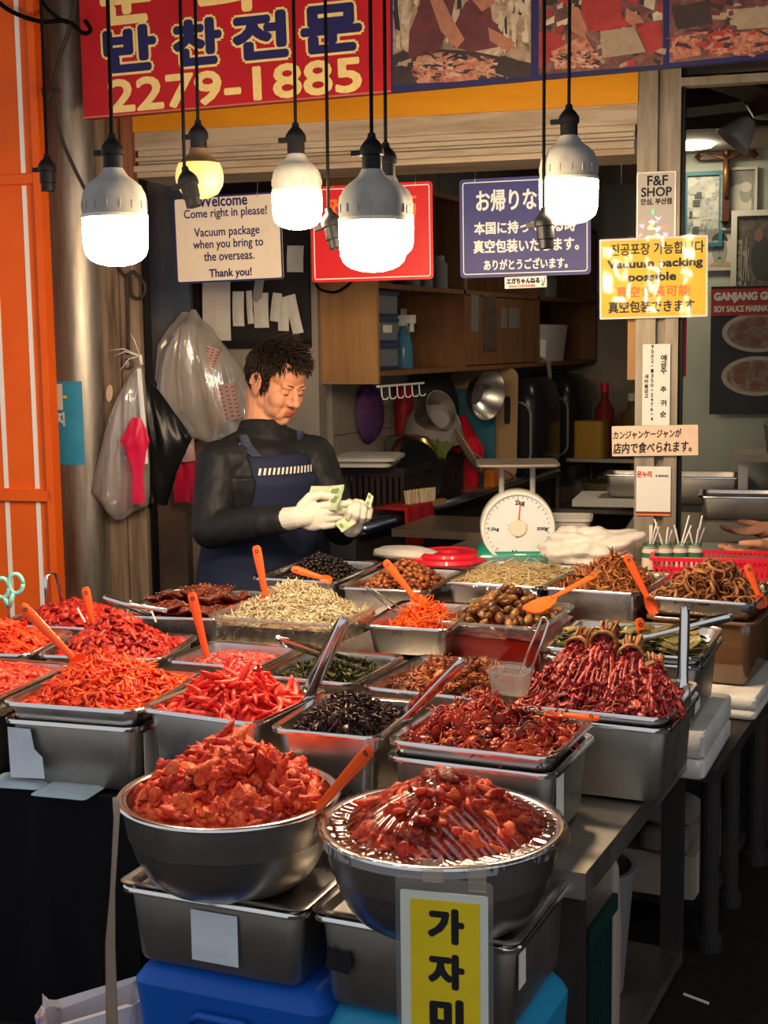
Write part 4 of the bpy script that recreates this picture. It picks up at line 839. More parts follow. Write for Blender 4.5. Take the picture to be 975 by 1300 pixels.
o,w,h,cx,cy,s=notice('payment_card','white payment card with orange and maroon foot stripe on the post',808,592,851,655,-.056,M['plain_white'])
lettering(o,[('온누리',(818-cx)*s,(cy-602)*s,18*s,8*s,.0008)],M['ink_red'],y=-.002); lettering(o,[('로 결제하세요',(840-cx)*s,(cy-604)*s,16*s,3*s,.0002)],M['ink'],y=-.002)
b=MB(); b.prism([(-w/2,-h/2),(w/2,-h/2),(w/2,-h/2+.006),(-w/2,-h/2+.006)],-.002,-.001); b.build('foot_stripe',M['ink_orange'],o)
b=MB(); b.prism([(-w/2,-h/2+.006),(w/2,-h/2+.006),(w/2,-h/2+.013),(-w/2,-h/2+.013)],-.002,-.001); b.build('foot_stripe',mat('maroon ink',(.16,.03,.03),.5),o)
notice('paper_packet','cream paper packet hanging behind the post, left side',797,403,811,482,-.02,M['wood_ply'],'packet'); notice('paper_packet','red packet hanging behind the post, right side',860,402,871,478,.07,M['red_plastic'],'packet')
# signboards above
def sb(x,y): u,z=on_front(x,y,-.3); return u+1.333,z-2.383
o=empty('signboard',F(-1.333,-.3,2.383),FA,'red shop signboard with Korean lettering and telephone number','signboard')
def bot(u): return (u)*.0232
b=MB(); b.prism([(-.517,bot(-.517)),(.517,bot(.517)),(.517,.75),(-.517,.75)],0,.03); b.build('board',M['red_board'],o)
def tilted(lines,m,y,name='lettering',bold=None):
    q=lettering(o,lines,m,y=y,name=name); q.rotation_euler=(0,-.0232,0); return q
nav=L([('반',141,206,0,52,.009),('찬',232,290,0,48,.009),('전',308,373,0,50,.009),('문',393,463,0,52,.009)],302,0,.00265)
nav=[(t,cx_,.205,w_*.98,.128,bo) for t,cx_,cz,w_,h_,bo in nav]
tilted([(t,a,z,w_,h_,.0165) for t,a,z,w_,h_,bo in nav],M['cream'],-.001)
tilted([(t,a,z,w_,h_,.0085) for t,a,z,w_,h_,bo in nav],M['ink_blue'],-.0022)
tilted([('2279-1885',0.0,.062,.845,.098,.0045)],M['cream'],-.0015)
tilted([(t,a,.365,.165,.15,.0085) for t,a in (('순',-.345),('희',-.01),('네',.335))],M['cream'],-.0015)
b=MB().prism([(-.517,bot(-.517)),(.517,bot(.517)),(.517,bot(.517)+.006),(-.517,bot(-.517)+.006)],-.002,.031); b.build('edge_strip',mat('pale red edge',(.55,.12,.09),.5),o)
# photo banner
bn=empty('photo_banner',F(-.815,-.3,2.395),FA,'navy banner with printed photos of stall workers above the opening','banner')
def pb(x,y): u,z=on_front(x,y,-.3); return u+.815,z-2.395
b=MB(); b.prism([(0.0,0.0),(1.7,.044),(1.7,.75),(0,.75)],0,.03); b.build('banner_sheet',M['navy_board'],bn)
def printm(name,cols,sc):
    return foodmat2(name,cols,sc)
def foodmat2(name,cols,sc):
    m=bpy.data.materials.new(name); m.use_nodes=True; nt=m.node_tree; b=nt.nodes['Principled BSDF']; b.inputs['Roughness'].default_value=.5
    tc=nt.nodes.new('ShaderNodeTexCoord'); nz=nt.nodes.new('ShaderNodeTexNoise'); nz.inputs['Scale'].default_value=sc; nz.inputs['Detail'].default_value=8; nz.inputs['Roughness'].default_value=.7; nz.inputs['Distortion'].default_value=1.2
    rp=nt.nodes.new('ShaderNodeValToRGB'); el=rp.color_ramp.elements; n=len(cols)
    el[0].position=.3; el[0].color=(*cols[0],1); el[1].position=.7; el[1].color=(*cols[-1],1)
    for i in range(1,n-1): e=el.new(.3+.4*i/(n-1)); e.color=(*cols[i],1)
    nt.links.new(tc.outputs['Object'],nz.inputs[0]); nt.links.new(nz.outputs[0],rp.inputs[0]); nt.links.new(rp.outputs[0],b.inputs['Base Color']); return m
MP=dict(bg1=printm('print fish wall',[(.03,.02,.015),(.30,.20,.12),(.55,.42,.28)],16),mar=printm('print maroon apron',[(.05,.008,.010),(.15,.025,.025)],14),skin=printm('print arm',[(.26,.09,.05),(.42,.18,.10)],20),
 meat=printm('print dried fish',[(.10,.015,.008),(.40,.13,.07),(.55,.28,.18)],40),bg2=printm('print dim stall',[(.02,.012,.010),(.13,.04,.03),(.22,.12,.08)],14),redp=printm('print red apron',[(.22,.012,.010),(.40,.03,.02)],12),tan=printm('print tray',[(.26,.17,.10),(.36,.27,.17)],20),dark=printm('print dark',[(.012,.008,.007),(.05,.02,.015)],18))
def ph(pts,m,y,name='photo_print'):
    b=MB(); q=[pb(*p) for p in pts]; b.add([(x,y,z) for x,z in q],[tuple(range(len(q)))]); 
    o=b.build(name,MP[m],bn,fix=False)
    if o.data.polygons[0].normal.y>0: o.data.flip_normals()
for x0,x1,yl,yr,m in ((499,674,108,97,'bg1'),(684,842,95,82,'bg2'),(850,1075,80,58,'bg2')):
    ph([(x0,-90),(x1,-90),(x1,yr),(x0,yl)],m,-.001,'printed_photo')
ph([(499,70),(520,60),(600,65),(674,80),(674,97),(499,108)],'dark',-.0015)
ph([(518,75),(520,40),(532,10),(540,-60),(575,-60),(578,0),(572,30),(560,60),(545,72)],'mar',-.002); ph([(546,0),(560,-5),(575,25),(590,50),(580,62),(560,40)],'skin',-.0022)
ph([(575,60),(578,30),(590,5),(605,-10),(622,0),(625,25),(640,45),(632,60),(600,66)],'mar',-.002); ph([(620,35),(640,45),(655,55),(645,66),(622,52)],'skin',-.0022); ph([(598,-2),(600,-30),(625,-30),(628,5),(612,15)],'skin',-.0022); ph([(596,-30),(612,-45),(630,-28),(628,-10),(606,-16)],'dark',-.0024)
ph([(522,92),(530,72),(560,66),(600,72),(628,84),(630,98),(580,104),(530,106)],'meat',-.0026)
ph([(740,38),(738,5),(745,-60),(795,-60),(790,5),(788,35),(765,40)],'redp',-.002); ph([(720,5),(735,10),(746,38),(740,48),(726,40)],'skin',-.0022); ph([(795,10),(812,20),(820,32),(806,36),(794,26)],'skin',-.0022)
ph([(762,40),(805,34),(820,66),(765,74)],'tan',-.0024); ph([(700,66),(742,44),(760,74),(745,85),(705,88)],'meat',-.0024); ph([(684,40),(716,44),(706,70),(690,86),(684,86)],'redp',-.0022); ph([(806,30),(838,28),(841,60),(824,70)],'redp',-.0022)
ph([(852,48),(884,42),(890,70),(855,76)],'meat',-.002); ph([(930,12),(980,8),(990,34),(936,38)],'tan',-.002); ph([(852,10),(900,0),(905,30),(860,38)],'dark',-.0018); ph([(905,44),(1000,36),(1010,58),(900,70)],'meat',-.0018)
gp=np.random.default_rng(77)
def flecks(x0,x1,y0,y1,n,ms,sx,sy,y0_):
    for k,m in enumerate(ms):
        b=MB()
        for q in range(n):
            x,y=gp.uniform(x0,x1),gp.uniform(y0,y1); w_,h_=sx*gp.uniform(.4,1.2),sy*gp.uniform(.4,1.2); an=gp.uniform(-.5,.5)
            P4=[pb(x+w_*c-h_*.3*d*an,y+h_*d+w_*c*an) for c,d in ((-1,-.6),(1,-1),(.8,1),(-1,.7))]; yy=y0_-.00003*q
            b.add([(u,yy,z) for u,z in P4],[(3,2,1,0)])
        b.build('photo_print',MP[m],bn)
MP['strip']=printm('print pale strips',[(.30,.22,.15),(.60,.50,.36)],10); MP['flesh']=printm('print pale flesh',[(.40,.20,.13),(.55,.36,.26)],20); MP['blackish']=printm('print black',[(.008,.006,.006),(.03,.015,.012)],10)
flecks(502,672,-10,58,26,('strip','blackish','strip'),3.2,16,-.0012); flecks(525,628,74,100,30,('flesh','dark','meat'),6,2.2,-.0030); flecks(504,668,66,100,14,('tan','blackish'),9,2.4,-.0028)
flecks(688,840,30,84,16,('redp','dark','tan'),7,4,-.0014); flecks(702,758,66,86,18,('flesh','dark'),5,1.8,-.0030); flecks(688,840,-8,30,14,('dark','strip','redp'),7,6,-.0013)
flecks(854,1000,36,70,26,('meat','dark','redp'),8,2.6,-.0030); flecks(854,1000,-10,34,14,('dark','mar','tan'),10,6,-.0013)
# ------------------------------------------------------------------ notice board behind the man
u0,z1=on_front(244,235,.745); u1,z0=on_front(396,441,.745)
nb=empty('notice_board',F((u0+u1)/2,.735,(z0+z1)/2),FA,'dark framed notice board behind the man with receipts clipped on','notice board'); w,h=u1-u0,z1-z0
b=MB(); b.prism([(-w/2,-h/2),(w/2,-h/2),(w/2,h/2),(-w/2,h/2)],-.005,.01); b.build('panel',mat('dark board',(.02,.016,.014),.6),nb)
b=MB(); t=.03
b.box(-w/2,w/2,-.02,.008,-h/2,-h/2+t).box(-w/2,w/2,-.02,.008,h/2-t,h/2).box(-w/2,-w/2+t,-.02,.008,-h/2,h/2).box(w/2-t,w/2,-.02,.008,-h/2,h/2); b.build('frame',mat('black frame',(.012,.010,.010),.4),nb)
def slip(x0,y0,x1,y1,label,rot=0,grp='paper slips on the notice board',m=None,lines=0):
    ua,za=on_front(x0,y0,.70); ub,zb=on_front(x1,y1,.70); w,h=ub-ua,za-zb; b=MB(); nx=5
    V=[];n=6
    for j in range(n):
        for i in range(3): V.append((-w/2+w*i/2,-.012*math.sin(PI*j/(n-1))*(1 if i==1 else .4)-.002*i,h/2-h*j/(n-1)))
    V+= [(x,y+.0008,z) for x,y,z in V]; k=3*n; f=[]
    for j in range(n-1):
        for i in range(2): a=j*3+i; f.append((a,a+3,a+4,a+1)); f.append((k+a,k+a+1,k+a+4,k+a+3))
    b.add(V,f); o=b.build('paper_slip',m or M['paper'],loc=F((ua+ub)/2,.712-.004*rg.random(),(za+zb)/2),rot=(0,R(rot),FA),fix=False); tag(o,label,'paper slip',grp)
    return o
slip(255,355,293,432,'long white printed sheet at the left of the notice board',1,m=M['plain_white'])
slip(294,370,310,414,'narrow receipt right of the long white sheet',1)
slip(312,369,321,411,'thin receipt strip second from the long white sheet',-2)
slip(321,372,341,416,'wide receipt in the middle of the board bottom row',0)
slip(343,372,356,408,'folded receipt crossing another left of the man hair top',8)
slip(352,377,367,420,'receipt hanging just above the man hair',3)
slip(365,374,380,424,'tilted receipt at the right end of the board bottom row',-12)
slip(363,312,385,345,'small note alone at the right above the receipt row',2)
slip(321,345,334,390,'rolled grey paper strip hanging over the middle receipts',10,m=mat('grey paper',(.35,.33,.31),.8))
# ------------------------------------------------------------------ wall cabinet along the side wall
X0=-2.298; cb=empty('wall_cabinet',(X0,4.885,1.475),0,'long brown wooden wall cabinet with plywood end above the sink','cabinet')
b=MB(); b.box(-.26,.0,-.0,.022,0,.80); o=b.build('end_panel',M['wood_ply'],cb); tag(o,'light plywood end panel')
b=MB(); b.box(-.30,.0,.024,3.06,.03,.05); b.build('bottom_board',M['wood_dark'],cb)
b=MB(); b.box(-.30,.0,.024,3.06,.375,.395); b.build('shelf',M['wood_dark'],cb)
b=MB(); b.box(-.30,.0,.024,3.06,.78,.80); b.build('top_board',M['wood_dark'],cb)
b=MB(); b.box(-.30,-.285,.024,3.06,.05,.78); b.build('back_panel',M['wood_dark'],cb)
for y in (.93,1.985,3.04):
    b=MB(); b.box(-.30,.0,y,y+.02,.05,.78); b.build('divider',M['wood_dark'],cb)
b=MB(); b.box(-.02,-.002,.955,1.98,.055,.37); b.build('sliding_door',M['wood_dark'],cb)
def at_cab(x,y,back=.03): p=on_x(x,y,X0-back); return p
# contents of the cabinet
def small(name,label,cat,p,build,mats,rz=0,group=None,auto=40,smooth=False):
    b=MB(); build(b); o=b.build(name,mats,loc=p,rot=(0,0,rz),auto=auto); return tag(o,label,cat,group)
dw=empty('drawer_tower',(X0-.14,5.02,1.527),0,'small clear drawer tower with blue edges in the open cabinet bay','drawer unit')
clear_blue=mat('cloudy plastic',(.16,.17,.19),.3); blue_p=mat('blue plastic edge',(.03,.05,.14),.4)
b=MB().box(-.11,.11,-.1,.12,0,.315); b.build('tower_frame',mat('tower shell',(.10,.10,.11),.5),dw)
for q in range(3):
    b=MB().box(.108,.118,-.09,.11,.012+.105*q,.095+.105*q); d=b.build('drawer',clear_blue,dw); b=MB().box(.116,.126,-.09,.11,.088+.105*q,.1+.105*q).box(.116,.126,-.09,.11,.008+.105*q,.016+.105*q); b.build('blue_edge',blue_p,d)
b=MB().box(.118,.120,-.03,.05,.15,.18); b.build('label_sticker',M['paper'],dw)
sp=empty('spray_bottle',(X0-.10,5.36,1.527),0,'blue spray bottle with white trigger head on the cabinet shelf','spray bottle')
b=MB().lathe([(.001,0),(.040,.0),(.042,.01),(.040,.09),(.030,.14),(.014,.17),(.014,.185),(.001,.185)],n=20); b.build('bottle_body',mat('blue translucent bottle',(.05,.16,.26),.2),sp,auto=40)
b=MB().box(-.02,.055,-.012,.012,.19,.225).box(.035,.048,-.008,.008,.155,.195).box(-.016,.016,-.014,.014,.18,.195); b.build('trigger_head',M['white_plastic'],sp)
for y,lab in ((5.62,'left of two white wall plug boxes in the open cabinet bay'),(5.74,'right of two white wall plug boxes in the open cabinet bay')):
    w_=empty('card_holder',(X0-.27,y,1.64),0,lab.replace('wall plug boxes','card holders'),'card holder','white card holders'); b=MB().box(0,.012,-.05,.05,0,.075); b.build('holder_pocket',M['paper'],w_); b=MB().box(.001,.006,-.03,.03,.02,.15); b.build('card',M['plain_white'],w_); b=MB().box(.0062,.007,-.018,.018,.06,.12); b.build('printed_block',M['ink'],w_)
small('box','white storage box in the far open bay of the cabinet','box',(X0-.16,7.22,1.525),lambda b:b.loops([[(x,y,z) for x,y in rrect(.24-e,.60-e,.02)] for e,z in ((.04,0),(0,.20),(.01,.20),(.05,.01))],True,True),M['white_paint'])
small('cup','white plastic cup in front of the storage box','cup',(X0-.05,7.0,1.525),lambda b:b.lathe([(.001,0),(.045,0),(.055,.12),(.052,.12),(.043,.006),(.001,.006)],n=18),M['white_plastic'])
small('cloth','grey cloth hanging over the cabinet edge','cloth',(X0+.004,6.93,1.46),lambda b:[b.tube([(-.1,.0+.02*q,.085+.01*q),(-.02,.02*q,.09),(.012,.02*q+.03,.07),(.02,.05+.01*q,.0),(.015,.07,-.05+.01*q)],.016,6,flat=.4) for q in range(3)],mat('grey cloth',(.34,.31,.29),.9),smooth=True)
small('poster','dark printed strip poster on the cabinet sliding door','poster',(X0+.0,6.12,1.52),lambda b:b.box(-.001,.002,-.06,.11,.07,.33),printm('dark poster',[(.02,.02,.05),(.10,.07,.06),(.20,.12,.07)],30))
for y0,y1,z0,z1,lab in ((6.42,6.56,1.70,1.80,'small white label pair on the sliding door, right of the dark poster'),(6.30,6.38,1.70,1.80,'small grey label beside the dark poster on the sliding door'),(5.90,5.99,1.68,1.85,'clear paper sleeve on the cabinet divider')):
    small('paper_label',lab,'label',(X0+.0,0,0),lambda b:b.box(-.001,.002,y0,y1,z0,z1),printm('label print',[(.08,.08,.08),(.30,.28,.25)],60),group='labels on the cabinet')
for i,(y,r_,h_) in enumerate(((5.45,.04,.13),(5.60,.035,.10),(5.75,.045,.15),(6.0,.04,.12),(7.0,.05,.10),(7.3,.06,.14))):
    small('glass_jar','clear glass jar number of several on the upper cabinet shelf'.replace(' number of several',' among others'),'jar',(X0-.1,y,1.871),lambda b:b.lathe([(.001,0),(r_,0),(r_,h_*.75),(r_*.7,h_*.85),(r_*.7,h_),(.001,h_)],n=16),mat('dusty glass',(.20,.20,.19),.15),group='jars on the upper cabinet shelf')
hk=empty('hook_rail',(X0-.0,4.95,1.465),0,'white wire hook rail under the plywood cabinet end','hook rail'); b=MB().box(-.012,.0,-.05,.40,-.004,.004); b.build('rail',M['white_plastic'],hk)
for q in range(6):
    b=MB(); b.tube([(-.005,-.02+.075*q,0),(-.003,-.02+.075*q,-.04),(.002,-.018+.075*q,-.052),(.016,-.015+.075*q,-.052),(.022,-.014+.075*q,-.043)],.0028,6); b.build('hook',M['white_plastic'],hk,smooth=True)
# ------------------------------------------------------------------ sink counter and its load
sk=empty('sink_counter',(-2.3,5.3,0),0,'dark steel sink counter along the side wall with round front edge','counter')
b=MB().box(-.235,.06,-.75,1.6,0.0,.93); b.build('counter_body',mat('dark counter',(.05,.045,.045),.4,.4),sk)
b=MB(); b.tube([(.09,-.76,.945),(.09,1.6,.945)],.026,14); b.build('rolled_edge',mat('blue lit steel edge',(.30,.36,.50),.25,1),sk,smooth=True)  # blue light on the edge is put into the steel colour
b=MB().box(-.235,.08,-.75,1.6,.93,.95); b.build('counter_top',M['steel_dull'],sk)
bk=empty('dish_basket',(-2.39,5.35,.952),R(4),'dark slatted plastic basket of dishes on the sink counter','basket'); bm_=mat('dark brown plastic',(.022,.012,.010),.4)
b=MB(); W_,D_=.26,.78
for k in range(30):
    y=-D_/2+D_*k/29; b.box(W_/2-.004,W_/2+.004,y-.008,y+.008,.02,.15)
for k in range(11):
    x=-W_/2+W_*k/10; b.box(x-.008,x+.008,-D_/2-.004,-D_/2+.004,.02,.15).box(x-.008,x+.008,D_/2-.004,D_/2+.004,.02,.15)
b.build('slatted_wall',bm_,bk)
b=MB().box(-W_/2-.012,W_/2+.012,-D_/2-.012,-D_/2+.006,.15,.185).box(-W_/2-.012,W_/2+.012,D_/2-.006,D_/2+.012,.15,.185).box(W_/2-.006,W_/2+.012,-D_/2,D_/2,.15,.185).box(-W_/2-.012,-W_/2+.006,-D_/2,D_/2,.15,.185).box(-W_/2,W_/2,-D_/2,D_/2,0,.02).box(W_/2-.008,W_/2-.003,-D_/2,D_/2,.02,.15); b.build('basket_rim',bm_,bk)
def dish(name,label,cat,loc,rx,ry,rz,prof,m,group=None):
    o=MB().lathe(prof,n=28).build(name,m,loc=loc,rot=(R(rx),R(ry),R(rz)),auto=40); return tag(o,label,cat,group)
bowlp=lambda r,h:[(.001,0),(r*.5,0),(r*.8,h*.35),(r,h),(r*.97,h),(r*.76,h*.38),(r*.48,.006),(.001,.006)]
plp=lambda r:[(.001,0),(r*.6,0),(r,.02),(r,.024),(r*.6,.006),(.001,.006)]
dish('wok_pan','dark round pan leaning in the dish basket','pan',(-2.28,5.22,1.10),0,72,-20,plp(.13),M['black_plastic'])
dish('brass_bowl','yellowish metal bowl upside down in the dish basket','bowl',(-2.36,5.40,1.235),180,8,0,bowlp(.11,.09),mat('brassy metal',(.40,.28,.08),.3,1))
dish('plastic_bowl','large cloudy plastic bowl upside down in the dish basket','bowl',(-2.40,5.68,1.36),180,0,0,bowlp(.15,.18),mat('cloudy plastic bowl',(.22,.19,.18),.35))
dish('plate','beige plate leaning at the right end of the dish basket','plate',(-2.24,5.66,1.14),0,60,30,plp(.12),mat('beige plate',(.34,.25,.18),.4),'plates in the dish basket')
dish('plate','beige plate lying behind the leaning plate in the basket','plate',(-2.27,5.76,1.13),0,35,30,plp(.11),mat('beige plate b',(.30,.22,.16),.4),'plates in the dish basket')
tl=small('tray_cover','white plastic tray lids stacked askew at the left of the dish basket','lid',(-2.40,4.96,1.15),lambda b:[b.loops([[(x+.02*q,y,z+.022*q) for x,y in rrect(.26-e,.30-e,.03)] for e,z in ((0,0),(0,.012),(.04,.018))],True,True) for q in range(2)],mat('grey white lid',(.48,.44,.40),.5),rz=R(15))
b=MB()
for q in range(26): 
    a=rg.uniform(-1,1); b.tube([(a*.02,.0,0),(a*.03+.01*rg.normal(),.01,.10),(a*.05+.01*rg.normal(),.02*rg.normal(),.15)],.006,5)
o=b.build('greens',mat('spring onion green',(.10,.14,.03),.5),loc=(-2.30,5.46,1.06),rot=(0,R(10),0),smooth=True); tag(o,'bunch of green utensils and onion tops in the dish basket','greens')
br=empty('scrub_brush',(-2.17,5.05,.975),R(75),'cream bristle scrub brush with wooden handle on the sink edge','brush')
b=MB().loops([[(x,y,z) for x,y in rrect(.26,.035,.016)] for z in (0,.022)],True,True); b.build('handle',mat('brush wood',(.30,.16,.07),.5),br)
b=MB()
for q in range(90):
    x=rg.uniform(-.12,.05); y=rg.uniform(-.014,.014); b.tube([(x,y,.02),(x*1.12-.002,y*1.2+.004*rg.normal(),.075)],.0028,4)
b.build('bristles',mat('cream bristles',(.55,.42,.27),.8),br)
def towel(b):
    V=[];n=14;m_=9
    for i in range(n):
        for j in range(m_):
            u=i/(n-1);v=j/(m_-1); y=-.13+.26*u+(.10*v)*(u-.2); z=-.30*max(0,v-.25)/.75; x=-.10+.13*min(1,v/.25)+.012*math.sin(u*16+v*3)*(v)+.015*v
            V.append((x,y,z+.004))
    b.add(V,[(i*m_+j,(i+1)*m_+j,(i+1)*m_+j+1,i*m_+j+1) for i in range(n-1) for j in range(m_-1)])
o=small('towel','dark red towel hung over the round sink edge','towel',(-2.185,4.93,.985),towel,mat('dark red towel',(.33,.008,.014),.95),smooth=True); md=o.modifiers.new('s','SOLIDIFY'); md.thickness=.008
small('sponge','orange sponge block at the far right of the dish basket','sponge',(-2.22,5.95,.952),lambda b:b.loops([[(x,y,z) for x,y in rrect(.05,.09,.012)] for z in (0,.09)],True,True),mat('orange sponge',(.50,.13,.01),.9))
small('rubber_glove','pink rubber glove tip draped beside the orange sponge','glove',(-2.21,6.05,1.0),lambda b:b.tube([(-.1,0,.04),(-.02,.02,.05),(.03,.05,.02),(.04,.08,-.01)],[.02,.024,.02,.012],8,flat=.5),mat('pink rubber',(.45,.18,.16),.5),smooth=True)
small('red_funnel','red plastic scoop standing before the blue cutting board','scoop',(-2.40,6.05,.952),lambda b:b.lathe([(.075,0),(.10,.16),(.10,.18),(.02,.32),(.012,.34),(.001,.34)],n=20),M['red_plastic'])
def cutb(name,label,y,x,m,w,h,rz,hole=False,ty=8):
    b=MB(); b.prism(rrect(w,h,.05),-.008,.008,T=Matrix.Translation((0,0,h/2))); o=b.build(name,m,loc=(x,y,.952),rot=(R(-ty),0,R(rz)),auto=40); tag(o,label,'cutting board','cutting boards behind the dish basket')
    if hole:
        b=MB(); b.prism(rrect(.03,.14,.014),-.0095,-.0085,T=Matrix.Translation((w/2-.05,0,h*.62))); b.build('grip_slot',M['ink'],o)
cutb('cutting_board','pale wooden cutting board with long grip slot',6.36,-2.42,mat('pale board',(.34,.20,.09),.6),.34,.56,12,True); cutb('cutting_board','teal blue cutting board leaning before the wooden one',6.24,-2.46,mat('teal board',(.01,.10,.16),.5),.28,.46,12)
for y,x,lab,w in ((6.75,-2.38,'black boxy appliance beside the cutting boards, nearer one',.34),(7.35,-2.36,'black boxy appliance further back on the counter',.30)):
    ap=empty('rice_cooker',(x,y,.952),R(0),lab.replace('boxy appliance','rounded kitchen appliance'),'appliance','black kitchen appliances'); b=MB(); b.loops([[(x_,y_,z) for x_,y_ in rrect(w+.04-e,w+.08-e,.07)] for e,z in ((.05,0),(.01,.03),(0,.12),(0,.38),(.03,.46),(.10,.50))],True,True); b.build('appliance_body',mat('black glossy shell',(.012,.012,.014),.25),ap,auto=40)
    fr=[]; b=MB(); b.prism(rrect(w-.04,.30,.06),-.004,.004,T=Matrix.Translation((0,-(w+.08)/2-.003,.22))); d=b.build('front_door',mat('dark door',(.02,.02,.024),.15),ap); frame_line(d,w-.02,.33,.07,.012,M['steel_dull'],-(w+.08)/2-.008); d.children[0].location=(0,0,.22)
# hanging pans and colander on the side wall
dish('colander','large dark round colander hanging on the tiled side wall','colander',(-2.60,6.10,1.30),0,90,0,[(.001,.10),(.15,.09),(.24,.03),(.27,0),(.27,.008),(.24,.045),(.15,.10),(.001,.11)],mat('dark mesh metal',(.09,.08,.075),.5,.6))
dish('saucepan','steel saucepan hanging on the side wall, left of the shiny ladle bowl','pan',(-2.42,5.60,1.30),20,70,0,bowlp(.09,.13),M['steel_dull'],'hanging pots')
dish('steel_bowl','shiny round steel bowl hanging right under the cabinet','pan',(-2.34,6.05,1.40),20,100,0,bowlp(.12,.09),M['steel'],'hanging pots')
dish('scrubber','pink and purple round mesh scrubber on the side wall','scrubber',(-2.59,5.42,1.33),0,90,0,[(.001,.03),(.06,.03),(.11,.02),(.13,0),(.1,-.01),(.001,-.01)],printm('purple pink mesh',[(.30,.03,.10),(.10,.04,.16),(.06,.03,.12)],25))
small('red_cup','tall red plastic cup beside the purple scrubber','cup',(-2.56,5.72,1.22),lambda b:b.lathe([(.001,0),(.04,0),(.045,.22),(.04,.22),(.001,.21)],n=16),mat('dark red plastic',(.28,.01,.02),.5))
small('holder_tin','dark square tin under the red cup','tin',(-2.52,5.68,.96),lambda b:b.box(-.06,.06,-.12,.12,0,.26),mat('grey tin',(.10,.09,.085),.5,.4))
# back of the kitchen: steel shelf, tubs, bottles
sh=empty('steel_shelf',(-1.75,7.55,0),0,'dark steel shelf stand at the back of the kitchen','shelf')
for x,y in ((-.55,-.35),(.75,-.35),(-.55,.3),(.75,.3),(-.12,-.35)):
    b=MB(); b.tube([(x,y,0),(x,y,1.03 if x!=-.12 else 1.12)],.02,8); b.build('leg',mat('shelf tube',(.12,.105,.09),.4,.6),sh)
for z in (.35,.72,1.0):
    b=MB().box(-.58,.78,-.38,.34,z-.02,z); b.build('shelf_board',M['steel_dull'],sh)
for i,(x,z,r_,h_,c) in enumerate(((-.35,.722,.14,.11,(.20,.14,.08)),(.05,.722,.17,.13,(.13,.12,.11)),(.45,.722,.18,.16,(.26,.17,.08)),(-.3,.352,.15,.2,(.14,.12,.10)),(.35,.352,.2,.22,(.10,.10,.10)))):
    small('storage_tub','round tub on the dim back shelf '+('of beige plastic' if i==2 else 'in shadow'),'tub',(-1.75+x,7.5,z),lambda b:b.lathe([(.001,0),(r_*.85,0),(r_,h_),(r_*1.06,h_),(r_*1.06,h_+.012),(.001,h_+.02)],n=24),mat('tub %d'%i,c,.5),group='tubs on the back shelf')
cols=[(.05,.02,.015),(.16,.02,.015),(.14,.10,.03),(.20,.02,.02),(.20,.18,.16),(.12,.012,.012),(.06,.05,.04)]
for i in range(9):
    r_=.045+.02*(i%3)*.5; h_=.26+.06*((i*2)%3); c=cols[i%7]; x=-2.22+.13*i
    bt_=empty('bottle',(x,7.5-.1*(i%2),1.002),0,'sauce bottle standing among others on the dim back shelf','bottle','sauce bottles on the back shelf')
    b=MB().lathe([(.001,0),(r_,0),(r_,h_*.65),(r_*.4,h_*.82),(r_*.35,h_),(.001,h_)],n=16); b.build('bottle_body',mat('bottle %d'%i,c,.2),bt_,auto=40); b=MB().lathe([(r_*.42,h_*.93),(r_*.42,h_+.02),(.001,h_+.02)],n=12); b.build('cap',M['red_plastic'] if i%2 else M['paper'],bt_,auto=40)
small('yellow_tub','yellowish sauce tub on the back shelf','tub',(-2.12,7.25,1.002),lambda b:b.loops([[(x,y,z) for x,y in rrect(.17,.16,.03)] for z in (0,.2)],True,True),mat('yellow sauce',(.36,.20,.03),.3))
st=empty('steamer_pot',(-1.50,7.35,1.002),0,'large dim steel steamer with domed lid at the back','pot'); b=MB().lathe([(.001,0),(.26,0),(.27,.02),(.27,.22),(.29,.225),(.29,.24),(.001,.24)],n=36); b.build('pot_body',M['steel_dull'],st,auto=40); b=MB().lathe([(.285,.24),(.285,.26),(.24,.36),(.17,.46),(.001,.5)],n=36); b.build('domed_lid',mat('cloudy lid',(.20,.17,.14),.35),st,auto=40)
small('speaker_panel','black rectangular panel hanging left of the steel post','panel',F(-.20,.5,1.99),lambda b:[b.box(-.07,.07,-.02,.02,-.185,.185),b.box(-.01,.01,-.01,.01,.18,.77)],M['black_plastic'],rz=FA)
# ------------------------------------------------------------------ right room
def wallpic(name,label,x0,y0,x1,y1,m,cat='picture',fr=None,off=2.035,frm=None):
    u0,z1=on_front(x0,y0,off); u1,z0=on_front(x1,y1,off); o=empty(name,F((u0+u1)/2,off,(z0+z1)/2),FA,label,cat,'pictures on the pale wall'); w,h=u1-u0,z1-z0
    b=MB().prism([(-w/2,-h/2),(w/2,-h/2),(w/2,h/2),(-w/2,h/2)],-.004,.006); b.build('print_sheet',m,o)
    if fr:
        t=fr; b=MB(); b.box(-w/2-t,w/2+t,-.02,.005,-h/2-t,-h/2).box(-w/2-t,w/2+t,-.02,.005,h/2,h/2+t).box(-w/2-t,-w/2,-.02,.005,-h/2,h/2).box(w/2,w/2+t,-.02,.005,-h/2,h/2); b.build('frame',frm or M['steel_dull'],o)
    return o,w,h
clip=printm('newspaper clippings',[(.05,.07,.08),(.30,.31,.27),(.45,.44,.36)],26)
o,w,h=wallpic('clipping_board','framed board of newspaper clippings, left on the pale wall',873,224,912,308,clip,fr=.018,frm=mat('teal frame',(.03,.13,.17),.4))
